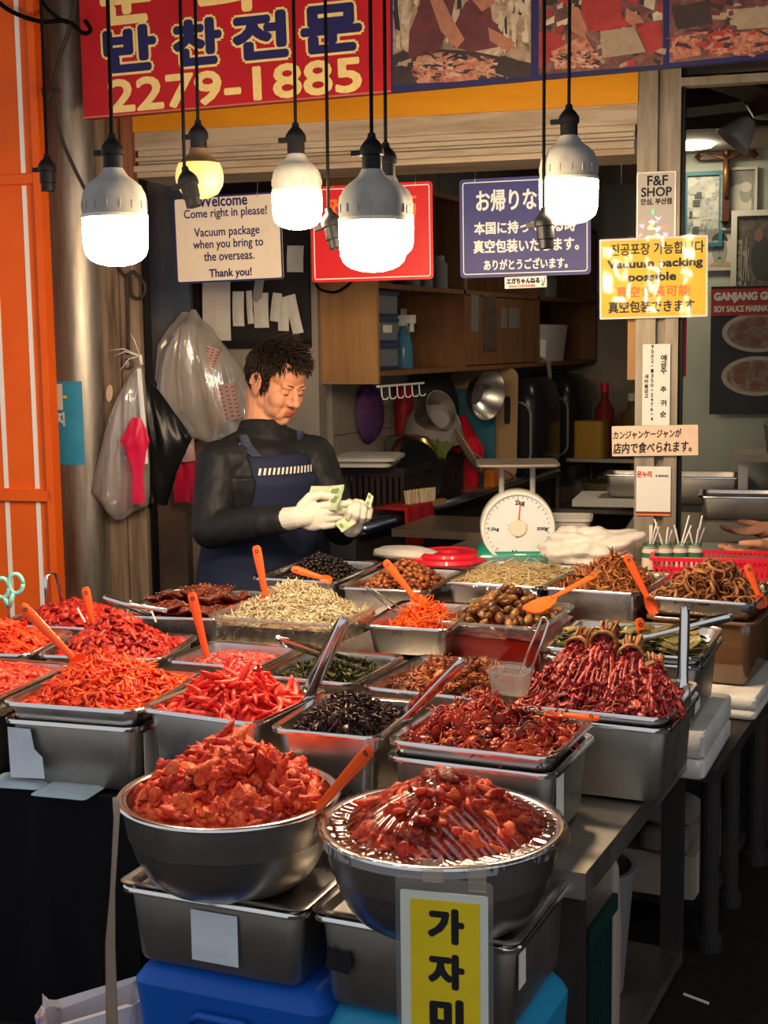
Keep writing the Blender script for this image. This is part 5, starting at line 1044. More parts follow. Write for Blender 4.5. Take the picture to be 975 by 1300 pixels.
for q in range(14):
    x=-w*.45+w*.9*rg.random()*.7; z=-h*.46+h*.75*rg.random(); b=MB().prism([(x,z),(x+w*.22,z),(x+w*.22,z+h*.10),(x,z+h*.10)],-.0055-.0002*q,-.004); b.build('clipping',mat('clip %d'%(q%3),[(.42,.42,.34),(.30,.31,.27),(.06,.07,.07)][q%3],.6),o)
pg=printm('grey portrait print',[(.14,.13,.11),(.30,.29,.25)],6); pgl=mat('pale print',(.46,.43,.36),.6); pgd=mat('dark print',(.045,.045,.04),.6); pgf=mat('grey green face print',(.27,.29,.22),.6,noise=(14,(.20,.22,.17),.4,.7,(1,1,1)))
def ell(o,cx,cz,rx,rz,m,y,n=24,a0=0,a1=2*PI): 
    b=MB(); b.add([(cx+rx*math.cos(a0+(a1-a0)*k/n),y,cz+rz*math.sin(a0+(a1-a0)*k/n)) for k in range(n)],[tuple(range(n))]); b.build('photo_print',m,o,fix=False)
o,w,h=wallpic('framed_poster','pale framed poster with a white robed figure beside the crucifix',919,217,957,288,pg,fr=.012,frm=pgl)
ell(o,0,-.02,w*.42,h*.34,pgl,-.005); ell(o,.03,.10*h,w*.2,h*.17,pgf,-.006); ell(o,.03,.2*h,w*.2,h*.09,pgl,-.007)
o,w,h=wallpic('portrait_drawing','portrait drawing of a dark haired man in a white collar on the pale wall',883,291,930,343,pgl)
ell(o,.03,-.42*h,w*.30,h*.16,mat('tan print',(.38,.27,.15),.6),-.005,a0=0,a1=PI); ell(o,.025,-.02*h,w*.20,h*.36,pgf,-.0055); ell(o,.025,.20*h,w*.21,h*.20,pgd,-.006,a0=0,a1=PI); 
for sx in (-1,1): ell(o,.025+sx*w*.085,.06*h,w*.045,h*.018,pgd,-.0065); ell(o,.025+sx*w*.085,.13*h,w*.06,h*.014,pgd,-.0065)
ell(o,.025,-.20*h,w*.06,h*.02,pgd,-.0065); ell(o,.025,-.07*h,w*.03,h*.05,mat('nose print',(.20,.20,.15),.6),-.0062)
o,w,h=wallpic('framed_photo','cream framed dark photo of a seated person at the right frame edge',936,275,990,362,printm('dark photo',[(.02,.018,.014),(.07,.06,.045),(.16,.13,.10)],12),fr=.025,off=1.98,frm=pgl)
ell(o,.02,-.12*h,w*.28,h*.30,pgd,-.006); ell(o,.0,.22*h,w*.10,h*.09,mat('face print',(.16,.09,.06),.6),-.0065)
lettering(o,[('國水',-w*.36,-.05,.06,.22,.001)],mat('grey letters',(.24,.22,.18),.6),y=-.007)
o,w,h=wallpic('menu_poster','dark menu poster with two plates of soy marinated crab at the right',903,364,1010,526,mat('black poster',(.012,.012,.016),.5),cat='poster',off=1.90)
b=MB().prism([(-w/2,h/2-.13),(w/2,h/2-.13),(w/2,h/2-.012),(-w/2,h/2-.012)],-.006,-.004); b.build('red_header',mat('brick red print',(.26,.025,.018),.5),o)
lettering(o,[('GANJANG GEJANG',.0,h/2-.050,w*.92,.042,.003),('SOY SAUCE MARINATED CRAB',.0,h/2-.100,w*.92,.026,.0015)],pgl,y=-.007)
crb=printm('crab photo',[(.03,.012,.008),(.12,.06,.035),(.24,.16,.10)],22)
for cz in (.14*h,-.20*h):
    ell(o,.02,cz,w*.42,h*.155,mat('plate print',(.27,.23,.18),.5),-.0055,32); ell(o,.02,cz,w*.36,h*.125,crb,-.006,32)
    for q in range(6): a=q*PI/3+.4; ell(o,.02+w*.22*math.cos(a),cz+h*.075*math.sin(a),w*.07,h*.035,mat('crab claw print',(.13,.05,.028),.5),-.0065,12)
lettering(o,[('SMALL & LARGE',.0,-.40*h,w*.6,.016,0),('FULL SET',.0,-.44*h,w*.3,.016,0)],mat('dim orange print',(.16,.05,.02),.6),y=-.006) if False else None
u,z=on_front(922,222,2.0); cr=empty('crucifix',F(u,2.0,z),FA,'dark wooden crucifix on the pale wall','crucifix'); dk=mat('dark crucifix wood',(.06,.02,.012),.4)
b=MB().box(-.015,.015,-.015,.01,-.20,.20).box(-.115,.115,-.015,.01,.07,.10); 
for x,zz in ((-.12,.085),(.12,.085),(0,.205),(0,-.205)): b.lathe([(.001,-.02),(.022,0),(.001,.02)],n=10,T=Matrix.Translation((x,0,zz)))
b.build('cross_beam',dk,cr); b=MB(); b.tube([(0,-.022,-.10),(0,-.026,.0),(0,-.022,.07)],[.010,.014,.012],8).tube([(-.09,-.02,.10),(0,-.022,.065),(.09,-.02,.10)],.006,6).lathe([(.001,-.016),(.014,0),(.001,.016)],n=10,T=Matrix.Translation((0,-.026,.095))); b.build('figure',mat('bronze figure',(.20,.10,.04),.4,.6),cr,smooth=True)
u,z=on_front(868,188,1.7); sl=MB().lathe([(.001,0),(.10,.0),(.115,.012)],n=28).build('downlight',mat('lit downlight',(.8,.75,.6),.4,emit=(1,.85,.6),es=45),loc=F(u+.02,1.72,2.457)); tag(sl,'small round ceiling downlight in the pale soffit','light')
# ceiling fan with glass shades
fp=on_depth(985,130,5.0); fn_=empty('ceiling_fan',fp,0,'dark ceiling fan with glass lamp shade at the upper right','fan')
b=MB().lathe([(.001,.25),(.02,.25),(.02,.08),(.09,.06),(.11,.0),(.08,-.05),(.001,-.06)],n=24); b.build('motor_hub',mat('dark bronze',(.03,.016,.010),.4,.5),fn_,auto=40)
for k in range(4):
    a=R(168+90*k); b=MB(); b.box(.10,.62,-.055,.055,.0,.008,T=Matrix.Rotation(a,4,'Z')@Matrix.Rotation(.15,4,'X')); b.build('blade',mat('fan blade',(.035,.018,.011),.5),fn_)
for k in range(3):
    a=R(200+120*k); T_=Matrix.Rotation(a,4,'Z')@Matrix.Translation((.09,0,-.06))@Matrix.Rotation(R(-40),4,'Y'); b=MB(); b.lathe([(.025,0),(.04,-.02),(.055,-.06),(.075,-.10),(.072,-.10),(.05,-.06),(.02,-.01)],n=20,T=T_); q=b.build('glass_shade',mat('frosted ribbed glass',(.26,.25,.24),.25),fn_,smooth=True)
# counters and pans of the right room
rc=empty('side_counter',F(.75,.72,0),FA,'pale stone topped counter in the right room','counter')
b=MB().box(-.95,1.4,-.1,.75,.86,.90); b.build('counter_top',mat('worn stone top',(.28,.23,.17),.45),rc); b=MB().box(-.93,1.38,-.08,.7,0,.86); b.build('counter_body',mat('counter front',(.10,.075,.05),.6),rc)
rp2=pan('deep_pan','steel pan of dark red sauce on the counter in the right room',*on_z(950,632,.98)[:2],1.0,.40,.28,.10,10,m='steel',cat='pan')
o=small('red_sauce','dark red marinade in the pan on the right counter','sauce',(rp2.location.x,rp2.location.y,.985),lambda b:b.loops([[(x,y,z) for x,y in rrect(.35,.23,.02)] for z in (-.06,0)],True,True),mat('marinade',(.10,.02,.012),.3,bump=(40,.6,(1,1,1))),rz=R(10)); o['kind']='stuff'
p=on_z(885,640,.905); rb_=pan('deep_pan','clear wrapped steel pan standing behind the post in the right room',p.x,p.y,1.04,.38,.30,.13,12,m='steel_dull',cat='pan')
p=on_z(800,632,.905); pan('deep_pan','steel pan at the left of the post in the kitchen',p.x,p.y+.05,1.02,.26,.22,.11,8,m='steel_dull',cat='pan')
lf=MB().box(-.3,.02,-.1,.3,-.03,0).build('wall_shelf',M['paper'],loc=(p.x+.05,p.y-.02,.905),rot=(0,0,FA)); tag(lf,'pale narrow shelf under the pan left of the post','shelf')
b=MB().box(-.42,.42,-.16,.16,0,.03).box(-.4,.4,-.14,.14,-.0,.02); rs2=b.build('raised_shelf',mat('pale shelf edge',(.30,.26,.21),.5),loc=F(.62,1.55,1.125),rot=(0,0,FA)); tag(rs2,'raised shelf at the back of the right counter','shelf')
for x in (-.38,.38):
    b=MB().box(x-.02,x+.02,-.02,.02,-.225,0); b.build('shelf_leg',M['steel_dull'],rs2)
for q,(x,lab) in enumerate(((.10,'red plastic crate on the raised shelf at the right'),)):
    ck=empty('red_basket',F(.66+x,1.55,1.156),FA,lab,'basket'); b=MB().loops([[(x_,y_,z) for x_,y_ in rrect(.36-e,.22-e,.02)] for e,z in ((.04,0),(0,.13),(.012,.13),(.05,.01))],True,True); b.build('basket_body',mat('crimson plastic',(.30,.012,.02),.5),ck); b=MB().loops([[(x_,y_,z) for x_,y_ in rrect(.37+e,.23+e,.02)] for e,z in ((0,.115),(.012,.118),(.012,.135),(0,.138))],True,True); b.build('basket_rim',mat('crimson rim',(.36,.015,.03),.5),ck)
small('clear_box','cloudy plastic box on the raised shelf beside the red crate','box',F(.42,1.55,1.156),lambda b:b.loops([[(x,y,z) for x,y in rrect(.20-e,.20-e,.02)] for e,z in ((.03,0),(0,.12),(.01,.125))],True,True),mat('grey cloudy box',(.13,.13,.13),.35),rz=FA)
small('clay_jar','dark round clay jar at the right edge of the counter','jar',on_z(975,590,1.0)+Vector((.03,.1,-.10)),lambda b:b.lathe([(.001,0),(.07,0),(.11,.06),(.12,.11),(.09,.17),(.06,.185),(.06,.20),(.001,.2)],n=24),mat('dark clay',(.035,.03,.018),.4))
b=MB().box(.92,2.6,-.28,.05,0.0,.86); o=b.build('counter_front',mat('dark stall side',(.02,.014,.011),.6),loc=FO,rot=(0,0,FA)); tag(o,'dark counter front at the right behind the table legs','counter')
b=MB().box(.92,2.6,-.34,.2,.86,.90); q=b.build('counter_top',M['steel_dull'],o)
# ------------------------------------------------------------------ serving tools
def spat(name,label,pb,pt,blade=.05,wid=.022,cat='spatula',m='orange_plastic',group='orange serving spatulas',face=(0.3,-1,.5),sink=None):
    """pb: end of the blade in the food, pt: end of the handle"""
    pb,pt=Vector(pb),Vector(pt); d=(pb-pt); pb=pb+d.normalized()*(blade*.8 if sink is None else sink); d=(pb-pt); Ln=d.length; d.normalize(); n=Vector(face); n=(n-d*n.dot(d)).normalized(); w=d.cross(n)
    T=Matrix((( d.x,w.x,n.x,pt.x),(d.y,w.y,n.y,pt.y),(d.z,w.z,n.z,pt.z),(0,0,0,1)))
    root=bpy.data.objects.new(name,None); link(root); root.location=pt; tag(root,label,cat,group); T=Matrix.Translation(-pt)@T
    b=MB(); xs=[0,.006,.03,Ln*.5,Ln-blade*.9]; ws=[.006,.0105,.011,.0085,.007]
    ls=[]
    for x,ww in zip(xs,ws): ls.append([(x,ww*math.cos(a),.0035*math.sin(a)) for a in [2*PI*k/10 for k in range(10)]])
    b.loops(ls,T=T); b.build('handle',M[m],root,auto=50)
    b=MB(); ls=[]
    for x,ww,zc in ((Ln-blade,.007,0),(Ln-blade*.8,wid*.7,-.002),(Ln-blade*.45,wid,-.006),(Ln-blade*.1,wid*.95,-.004),(Ln+.004,wid*.6,0)):
        ls.append([(x,-ww,zc*.2+.0015),(x,-ww*.5,zc+.0015),(x,0,zc*1.2+.0015),(x,ww*.5,zc+.0015),(x,ww,zc*.2+.0015),(x,ww,zc*.2-.0015),(x,ww*.5,zc-.0015),(x,0,zc*1.2-.0015),(x,-ww*.5,zc-.0015),(x,-ww,zc*.2-.0015)])
    b.loops(ls,T=T); b.build('blade',M[m],root,auto=50)
    b=MB(); b.lathe([(.0045,-.004),(.0045,.0041),(.0028,.0041),(.0028,-.004),(.0045,-.004)],n=14,T=T@Matrix.Translation((.014,0,0))); b.build('hanging_hole',M['ink'],root)
    return root
spat('spatula','orange spatula leaning in the dark red mound at the left',(-1.775,2.262,.985),(-1.879,2.227,1.099),.03)
spat('spatula','orange spatula upright in the crimson dish before the weathered pipe',(-2.032,2.668,.955),(-2.052,2.669,1.052),.02)
spat('spatula','thin curved orange spatula standing in the diced pink seafood',(-1.615,2.527,.935),(-1.653,2.527,1.089),.03,.012)
spat('spatula','orange spatula standing upright in the dried anchovies',(-1.631,2.817,1.03),(-1.656,2.819,1.153),.03)
spat('spatula','orange spatula lying on the rim of the black bean tray',(-1.735,3.310,.990),(-1.817,3.285,1.016),.03,.012)
spat('spatula','orange spatula stuck in the glazed brown beans',(-1.432,3.255,.965),(-1.509,3.235,1.062),.035)
spat('spatula','orange spatula stuck in the brown dried strips',(-.843,3.40,.975),(-.898,3.386,1.087),.05,.016)
spat('spatula','orange spatula at the right end in the brown dried rings',(-.580,3.48,.985),(-.610,3.475,1.066),.035,.016)
spat('spatula','orange spatula standing in the fish kimchi of the left bowl',on_z(397,1034,.885),on_depth(471,950,2.02),.06,.022,sink=.03)
sp_=spat('serving_spoon','big orange serving spoon lying on the sauce box with the cloves',on_z(672,775,1.015),(-.909,3.152,1.074),.085,.030,'spoon',group=None,face=(0,-.3,1),sink=0)
sp_=spat('spatula','steel bladed turner with orange grip lying on the crab tray',(-.74,2.262,.975),(-.655,2.294,.967),.03,.009,face=(0,-.3,1),sink=0)
b=MB(); b.tube([Vector((-.705,2.278,.9685))-sp_.location,Vector((-.85,2.232,.987))-sp_.location],[.004,.010],8,flat=.3,up=(0,0,1)); b.build('steel_shaft',M['chrome'],sp_,smooth=True)
spat('orange_clip','orange plastic tip of tongs standing among the perilla leaves',(-.729,2.923,.965),(-.745,2.920,1.022),.045,.016,'clip',group=None)
def tongs(label,pb,pt,w=.012,open_=.03,n=(0,-1,0),name='tongs',m='chrome'):
    pb,pt=Vector(pb),Vector(pt); d=(pb-pt); L_=d.length; d.normalize(); nn=Vector(n); nn=(nn-d*nn.dot(d)).normalized(); s=d.cross(nn)
    root=bpy.data.objects.new(name,None); link(root); root.location=pt; tag(root,label,'tongs','steel tongs')
    for sg in (-1,1):
        b=MB(); ls=[]
        for t in (0,.04,.12,.5,.85,1.0):
            c=d*(L_*t)+s*sg*open_*(.25*min(1,t/.06)+.75*t)*.5; ww=w*(.55 if t<.01 else (1 if t<.6 else (.8 if t<.9 else 1.1)))
            ls.append([c+nn*ww+s*sg*0,c+nn*ww*.6+s*sg*.003,c-nn*ww*.6+s*sg*.003,c-nn*ww,c-nn*ww*.6+s*sg*.0018,c+nn*ww*.6+s*sg*.0018])
        b.loops(ls); b.build('arm',M[m],root,auto=50)
    b=MB(); b.tube([nn*-w*.7+d*.004,nn*w*.7+d*.004],[open_*.12+.002]*2,10); b.build('spring_end',M[m],root,auto=50)
    return root
tongs('large steel tongs leaning upright in the coral red strips',(-1.239,2.285,.948),(-1.173,2.330,1.105),.013,.022,(-.5,-.8,.2))
tongs('dark steel tongs lying across the green leaves',(-1.235,2.56,.945),(-1.415,2.482,1.012),.010,.02,(0,-.6,1))
tongs('ridged steel tongs leaning between the black leaves and the crab tray',(-.995,2.195,.955),(-.899,2.260,1.059),.011,.018,(-.5,-.8,.4))
tongs('dark slim tongs leaning in the shredded radish tray',(-1.419,3.119,.955),(-1.494,3.090,1.017),.007,.014,(0,-.8,.5))
tongs('ridged steel tongs standing upright in the tied bundle tray',(-.588,2.654,.945),(-.588,2.674,1.104),.011,.014,(-.6,-.8,0))
tongs('steel tongs lying over the right edge of the perilla tray',(-.735,2.900,.985),(-.551,2.973,1.030),.009,.03,(0,-.2,1))
def wireloop(label,pts,r=.003):
    o=bpy.data.objects.new('serving_tongs',None); link(o); p0=Vector(pts[0]); o.location=p0; tag(o,label,'tongs','steel tongs'); b=MB(); b.tube([Vector(p)-p0 for p in pts],r,8,flat=2.0); b.build('bent_arm',M['chrome'],o,smooth=True)
wireloop('bent steel tongs end standing at the orange door side',[(-2.257,2.775,.955),(-2.262,2.78,1.035),(-2.262,2.785,1.050),(-2.256,2.80,1.054),(-2.262,2.82,1.050),(-2.258,2.825,1.03),(-2.250,2.83,.955)])
wireloop('tongs with reddish handle lying behind the dark red mound',[(-1.90,2.72,.985),(-1.985,2.67,1.025),(-1.992,2.662,1.034),(-1.985,2.655,1.034),(-1.93,2.66,1.02),(-1.83,2.69,1.005)])
for i,(a,c) in enumerate((((198,790,.97),(190,770)),((108,790,.97),(98,772)),((160,783,.98),(166,762)))):
    A=on_z(*a); B=on_depth(*c,(A-CV).dot(fwv)); o=MB().tube([(0,0,0),B-A],.0025,6).build('bamboo_skewer',M['paper'],loc=A); tag(o,('pale skewer standing right of the crimson dish','pale skewer leaning over the crimson dish','short pale skewer in the dark red mound')[i],'skewer','pale skewers')
# wire handled clear scoop box on the crab tray
A=on_z(648,868,.985); sc=empty('scoop_box',A,R(-8),'clear plastic scoop box with bent wire handle on the crabs','scoop')
b=MB(); b.loops([[(x,y,z) for x,y in rrect(w_,d_,.012)] for w_,d_,z in ((.064,.044,-.018),(.078,.056,.022),(.082,.060,.022),(.082,.060,.026),(.076,.054,.026),(.062,.042,-.016))],True,True); b.build('box_body',film('cloudy scoop plastic',(.85,.82,.80),.25,.1,.30,(.75,.65,.6)),sc,auto=40)
T_=on_depth(691,784,(A-CV).dot(fwv)+.01)-A; T_=Matrix.Rotation(R(8),3,'Z')@T_
b=MB(); b.tube([(.018,.0,.02),T_+Vector((-.008,0,-.01)),T_+Vector((-.004,0,0)),T_+Vector((.004,0,0)),T_+Vector((.009,0,-.01)),(.040,-.0,.02)],.0024,8); b.build('wire_handle',M['chrome'],sc,smooth=True)
# scissors
A=on_z(12,790,.97); dS=(A-CV).dot(fwv); so=empty('scissors',A,R(25),'scissors with mint green handles standing at the left edge','scissors')
b=MB(); b.tube([(0,0,-.02),(0,0,.045)],[.004,.009],8,flat=.3); b.build('blade',M['chrome'],so)
for sx,zz in ((-.014,.085),(.020,.095)):
    b=MB(); b.tube([(sx+.017*math.cos(a),.0,zz+.024*math.sin(a)) for a in [2*PI*k/18 for k in range(19)]],.0055,8); b.tube([(sx*.7,0,zz-.022),(0,0,.038)],.0065,8); b.build('handle_loop',M['cyan_plastic'],so,smooth=True)
# ------------------------------------------------------------------ things on the back counter
zc=.93
c=on_depth(650,670,4.38); sl=empty('kitchen_scale',Vector((c.x,c.y+.05,zc)),R(22),'round dial spring scale with green base and flat platform','scale')
cz=c.z-zc; rr_=.120
b=MB(); b.loops([[(x,y,z) for x,y in rrect(w_,d_,.02)] for w_,d_,z in ((.28,.20,0),(.28,.20,.020),(.25,.17,.040),(.21,.10,.07))],True,True,T=Matrix.Translation((0,.035,0))); b.build('base',M['green_enamel'],sl,auto=40)
TR=Matrix.Translation((0,-.05,cz))@Matrix.Rotation(R(90),4,'X')
b=MB(); b.lathe([(.001,-.10),(rr_*.9,-.10),(rr_,-.08),(rr_,.004),(rr_*.97,.012),(rr_*.90,.012),(rr_*.90,.004)],n=56,T=TR); b.build('dial_case',mat('white enamel case',(.70,.66,.58),.35),sl,auto=40)
b=MB(); b.lathe([(.001,.004),(rr_*.905,.004)],n=56,T=TR); dl=b.build('dial_face',mat('dial face',(.66,.67,.66),.4),sl)
b=MB()
for k in range(40):
    a=2*PI*k/40; l0=.80 if k%5 else .74; 
    p=[(rr_*l0,-.0009),(rr_*.85,-.0009),(rr_*.85,.0009),(rr_*l0,.0009)]; b.add([(x*math.sin(a)+y*math.cos(a),-.0552,cz+x*math.cos(a)-y*math.sin(a)) for x,y in p],[(3,2,1,0)])
b.build('tick_marks',M['ink'],dl,fix=False)
q=lettering(dl,[('1kg',0,-.082,.036,.020,.0008),('500g',.078,-.004,.034,.013,.0005),('1.5kg',-.078,-.004,.034,.013,.0005),('2kg',.006,.080,.030,.018,.0006)],M['ink'],y=0); q.location=(0,-.0553,cz)
q=lettering(dl,[('정확 정밀',0,.050,.05,.006,.0002),('저울',0,.036,.03,.006,.0002)],M['ink_red'],y=0) if False else None
b=MB(); b.prism([(-.0025,-.03),(.0025,-.03),(.0012,.085),(-.0012,.085)],-.0015,0,T=Matrix.Translation((0,-.058,cz))@Matrix.Rotation(R(5),4,'Y')); b.build('needle',M['ink_red'],sl)
b=MB(); b.lathe([(.001,.011),(.026,.011),(.027,.006)],n=28,T=TR); b.build('centre_cap',mat('cream cap',(.68,.60,.45),.4),sl)
b=MB()
for sx in (-.028,.028,-.002): 
    for k in range(5): b.add([(sx+.008*math.cos(a+k*1.256)*(.4+.6*(k%2)),-.0565,cz-.0-(.022 if sx==-.002 else -.004)+.008*math.sin(a+k*1.256)) for a in (0,.6,1.2)],[(0,2,1)])
b.build('flower_print',M['ink_red'],dl,fix=False)
for sx in (-.05,.05):
    b=MB(); b.tube([(sx,.0,cz+rr_*.75),(sx,.0,cz+.20)],.009,8); b.build('platform_post',mat('grey post',(.32,.30,.28),.5),sl)
b=MB(); b.loops([[(x,y,z) for x,y in rrect(w_,w_*.9,.02)] for w_,z in ((.235,cz+.197),(.262,cz+.203),(.262,cz+.209),(.25,cz+.207))],True,True); b.build('platform',mat('dull platform',(.34,.28,.22),.35,.6),sl,auto=40)
# crumpled white bag
def crumple(name,label,cat,loc,rx,ry,rz,m,seed,n=28,amp=.25,group=None,peaks=()):
    g=np.random.default_rng(seed); V=[];ph=g.uniform(0,6.28,(8,3)); k=g.normal(0,1,(8,3))*4
    for j in range(n+1):
        th=-PI/2+PI*j/n
        for i in range(n*2):
            a=PI*i/n; d=np.array([math.cos(th)*math.cos(a),math.cos(th)*math.sin(a),math.sin(th)])
            f=sum(abs(math.sin(k[q]@d+ph[q,0])) for q in range(8))/8-.6
            e=1+amp*f*2
            for (pa,pz,ps) in peaks: e+=ps*math.exp(-((math.cos(a-pa)*math.cos(th)-math.cos(pz))**2+(th-pz)**2)*14)
            V.append((rx*d[0]*e,ry*d[1]*e,max(0.0,rz*(d[2]*e*.5+.45)*1.0)))
    w=n*2; Fq=[(j*w+i,j*w+(i+1)%w,(j+1)*w+(i+1)%w,(j+1)*w+i) for j in range(n) for i in range(w)]
    o=npmesh(name,V,Fq,m,loc=loc); return tag(o,label,cat,group)
wb=mat('white plastic bag',(.66,.59,.52),.45)
crumple('plastic_bag','crumpled white plastic bag between the scale and the toothpick jars','bag',(-1.205,4.06,zc),.135,.10,.135,wb,3,32,.32,peaks=((0.5,.55,.45),))
ct=empty('plastic_tub',(-1.385,4.40,zc),R(15),'translucent white square tub behind the crumpled bag','tub')
b=MB(); b.loops([[(x,y,z) for x,y in rrect(w_,d_,.03)] for w_,d_,z in ((.16,.13,0),(.185,.155,.105),(.20,.17,.108),(.20,.17,.118),(.185,.155,.118),(.155,.125,.006))],True,True); b.build('tub_body',mat('milky plastic',(.55,.50,.45),.35),ct,auto=40)
small('round_tub','small round bluish tub between the scale and the square tub','tub',(-1.46,4.28,zc),lambda b:b.lathe([(.001,0),(.055,0),(.062,.085),(.066,.087),(.066,.095),(.001,.094)],n=28),mat('bluish tub',(.28,.33,.36),.4))
b=MB(); b.lathe([(.001,.038),(.03,.038),(.035,.03),(.085,.028),(.09,.033),(.10,.03),(.105,.02),(.13,.016),(.135,.004),(.13,0),(.001,0)],n=40); o=b.build('pot_cover',M['red_plastic'],loc=(-1.665,4.06,zc),auto=30); tag(o,'round crimson plastic lid on the back counter','lid')
crumple('white_pouch','flat white plastic pouch behind the brown beans','pouch',(-1.80,4.02,zc),.115,.06,.05,mat('white pouch',(.60,.55,.50),.35),9,24,.12)
b=MB(); b.loops([[(x,y,z) for x,y in rrect(.56,.42,.01)] for z in (0,.028)],True,True); o=b.build('steel_board',mat('brown steel board',(.16,.12,.085),.35,.7),loc=(-1.80,4.72,.931),rot=(0,0,R(2)),auto=40); tag(o,'brownish flat steel work board behind the red lid','board')
b=MB().box(-.26,-.0,.07,.20,-.931,-.002); b.build('support',M['rust_steel'],o)
o=small('wood_block','small terracotta coloured block before the post','block',on_z(796,690,.93)+Vector((0,0,.0)),lambda b:b.loops([[(x,y,z) for x,y in rrect(.06,.035,.008)] for z in (0,.022)],True,True),mat('terracotta',(.42,.17,.08),.7),rz=R(10))
# red basket with toothpick jars
rb=empty('red_basket',(-.815,4.085,zc),R(12),'bright red slotted plastic basket before the steel post','basket'); W_,D_,H_=.37,.17,.055
b=MB(); b.loops([[(x,y,z) for x,y in rrect(W_-.03,D_-.03,.02)] for z in (0,.004)],True,True); b.build('bottom',M['red_plastic'],rb)
b=MB()
for k in range(25):
    x=-W_/2+.012+(W_-.024)*k/24
    for sy in (-1,1): b.box(x-.0035,x+.0035,sy*(D_/2-.01)-.002,sy*(D_/2-.01)+.002,0,H_)
for k in range(11):
    y=-D_/2+.012+(D_-.024)*k/10
    for sx in (-1,1): b.box(sx*(W_/2-.01)-.002,sx*(W_/2-.01)+.002,y-.0035,y+.0035,0,H_)
for z in (.0,.026): b.loops([[(x,y,zz) for x,y in rrect(W_-.02+e,D_-.02+e,.02)] for e,zz in ((-.004,z),(.004,z),(.004,z+.007),(-.004,z+.007),(-.004,z))],False,False)
b.build('slotted_wall',M['red_plastic'],rb)
b=MB(); b.loops([[(x,y,zz) for x,y in rrect(W_+e,D_+e,.02)] for e,zz in ((-.022,H_),(.006,H_-.004),(.006,H_+.006),(-.022,H_+.008),(-.022,H_))],False,False); b.build('rim',M['red_plastic'],rb,auto=40)
jw=mat('milky jar',(.62,.50,.42),.35); jg=mat('jar green lettering',(.02,.16,.07),.5); tp=M['white_paint']
jarlab=['leftmost of the four toothpick jars in the red basket','toothpick jar second from the left in the red basket','toothpick jar third from the left in the red basket','rightmost of the four toothpick jars in the red basket']
for i,px in enumerate((825,844,863,882)):
    p=on_z(px,719,zc+.006); p=Vector((-1.005+.043*i,4.082+.0093*i,zc+.006)); p=on_depth(px,717,4.19); p.z=zc+.006
    j=empty('toothpick_jar',p,R(10*i),jarlab[i],'jar','toothpick jars')
    b=MB().lathe([(.001,0),(.024,0),(.025,.004),(.025,.055),(.020,.066),(.020,.07),(.018,.07),(.018,.06),(.001,.058)],n=24); b.build('jar_body',jw,j,auto=40)
    b=MB().lathe([(.0253,.036),(.0256,.037),(.0256,.050),(.0253,.051)],n=24); b.build('green_label',jg,j)
    b=MB()
    for z in (.064,.070,.076): b.lathe([(.0205,z),(.022,z+.0015),(.0205,z+.003)],n=24)
    b.build('striped_neck',jg,j)
    gj=np.random.default_rng(i+50)
    for q in range(4+(i==3)):
        a=gj.uniform(0,6.28); t=gj.uniform(.010,.022); hh=gj.uniform(.105,.165)
        b=MB(); b.tube([(-.010*math.cos(a),-.010*math.sin(a),.02),(t*1.6*math.cos(a),t*1.6*math.sin(a),hh)],.0026,6); b.build('stick',tp,j)
# ------------------------------------------------------------------ bags hanging at the left
bagm=film('milky clear bag',(.96,.94,.91),.26,.14,.42,(1.0,.93,.84),bump=(9,1.0,(2,2,.5)))
bagm2=film('clear bag film',(.97,.96,.95),.30,.10,.30,(1.0,.93,.86),bump=(10,1.0,(3,3,.5)))
def hang_bag(name,label,outline,off,thick,m,seed,group=None,fold=.012,cat='bag',n=26,kx=60):
    """outline: rows (y, x left, x right) in the photo measured on the front plane at this offset; the bag is a puffed closed sheet"""
    g=np.random.default_rng(seed); rows=[]
    for y,xl,xr in outline:
        ul,z=on_front(xl,y,off); ur,z2=on_front(xr,y,off); rows.append((ul,ur,(z+z2)/2))
    uc=(rows[0][0]+rows[0][1])/2; zt=rows[0][2]
    # resample rows
    R_=[]
    for a,c in zip(rows[:-1],rows[1:]):
        for t in (0,.25,.5,.75): R_.append(tuple(a[q]*(1-t)+c[q]*t for q in range(3)))
    R_.append(rows[-1]); ph=g.uniform(0,6.28,4); V=[]
    nr=len(R_)
    for k,(ul,ur,z) in enumerate(R_):
        t=k/(nr-1); th=thick*math.sin(PI*min(1,.08+.85*t))**.6*min(1,(ur-ul)/.10)
        for i in range(2*n):
            a=PI*i/n; x=math.cos(a); y=math.sin(a); xx=(ul+ur)/2-uc+(ur-ul)/2*x
            wv=fold*(math.sin(kx*xx/(.3+t)+ph[0]+2*math.sin(t*4+ph[1]))+.6*math.sin(kx*2.1*xx/(.4+t)+ph[2]))*min(1,t*3+.15)
            V.append((xx,-th*.5*y+ (wv if y>0 else -wv)*abs(y)**.5 - .0, z-zt+.004*math.sin(xx*50+ph[3])*t))
    w=2*n; Fq=[(k*w+i,k*w+(i+1)%w,(k+1)*w+(i+1)%w,(k+1)*w+i) for k in range(nr-1) for i in range(w)]
    o=npmesh(name,V,Fq,m,loc=F(uc,off,zt),rot=(0,0,FA)); return tag(o,label,cat,group)
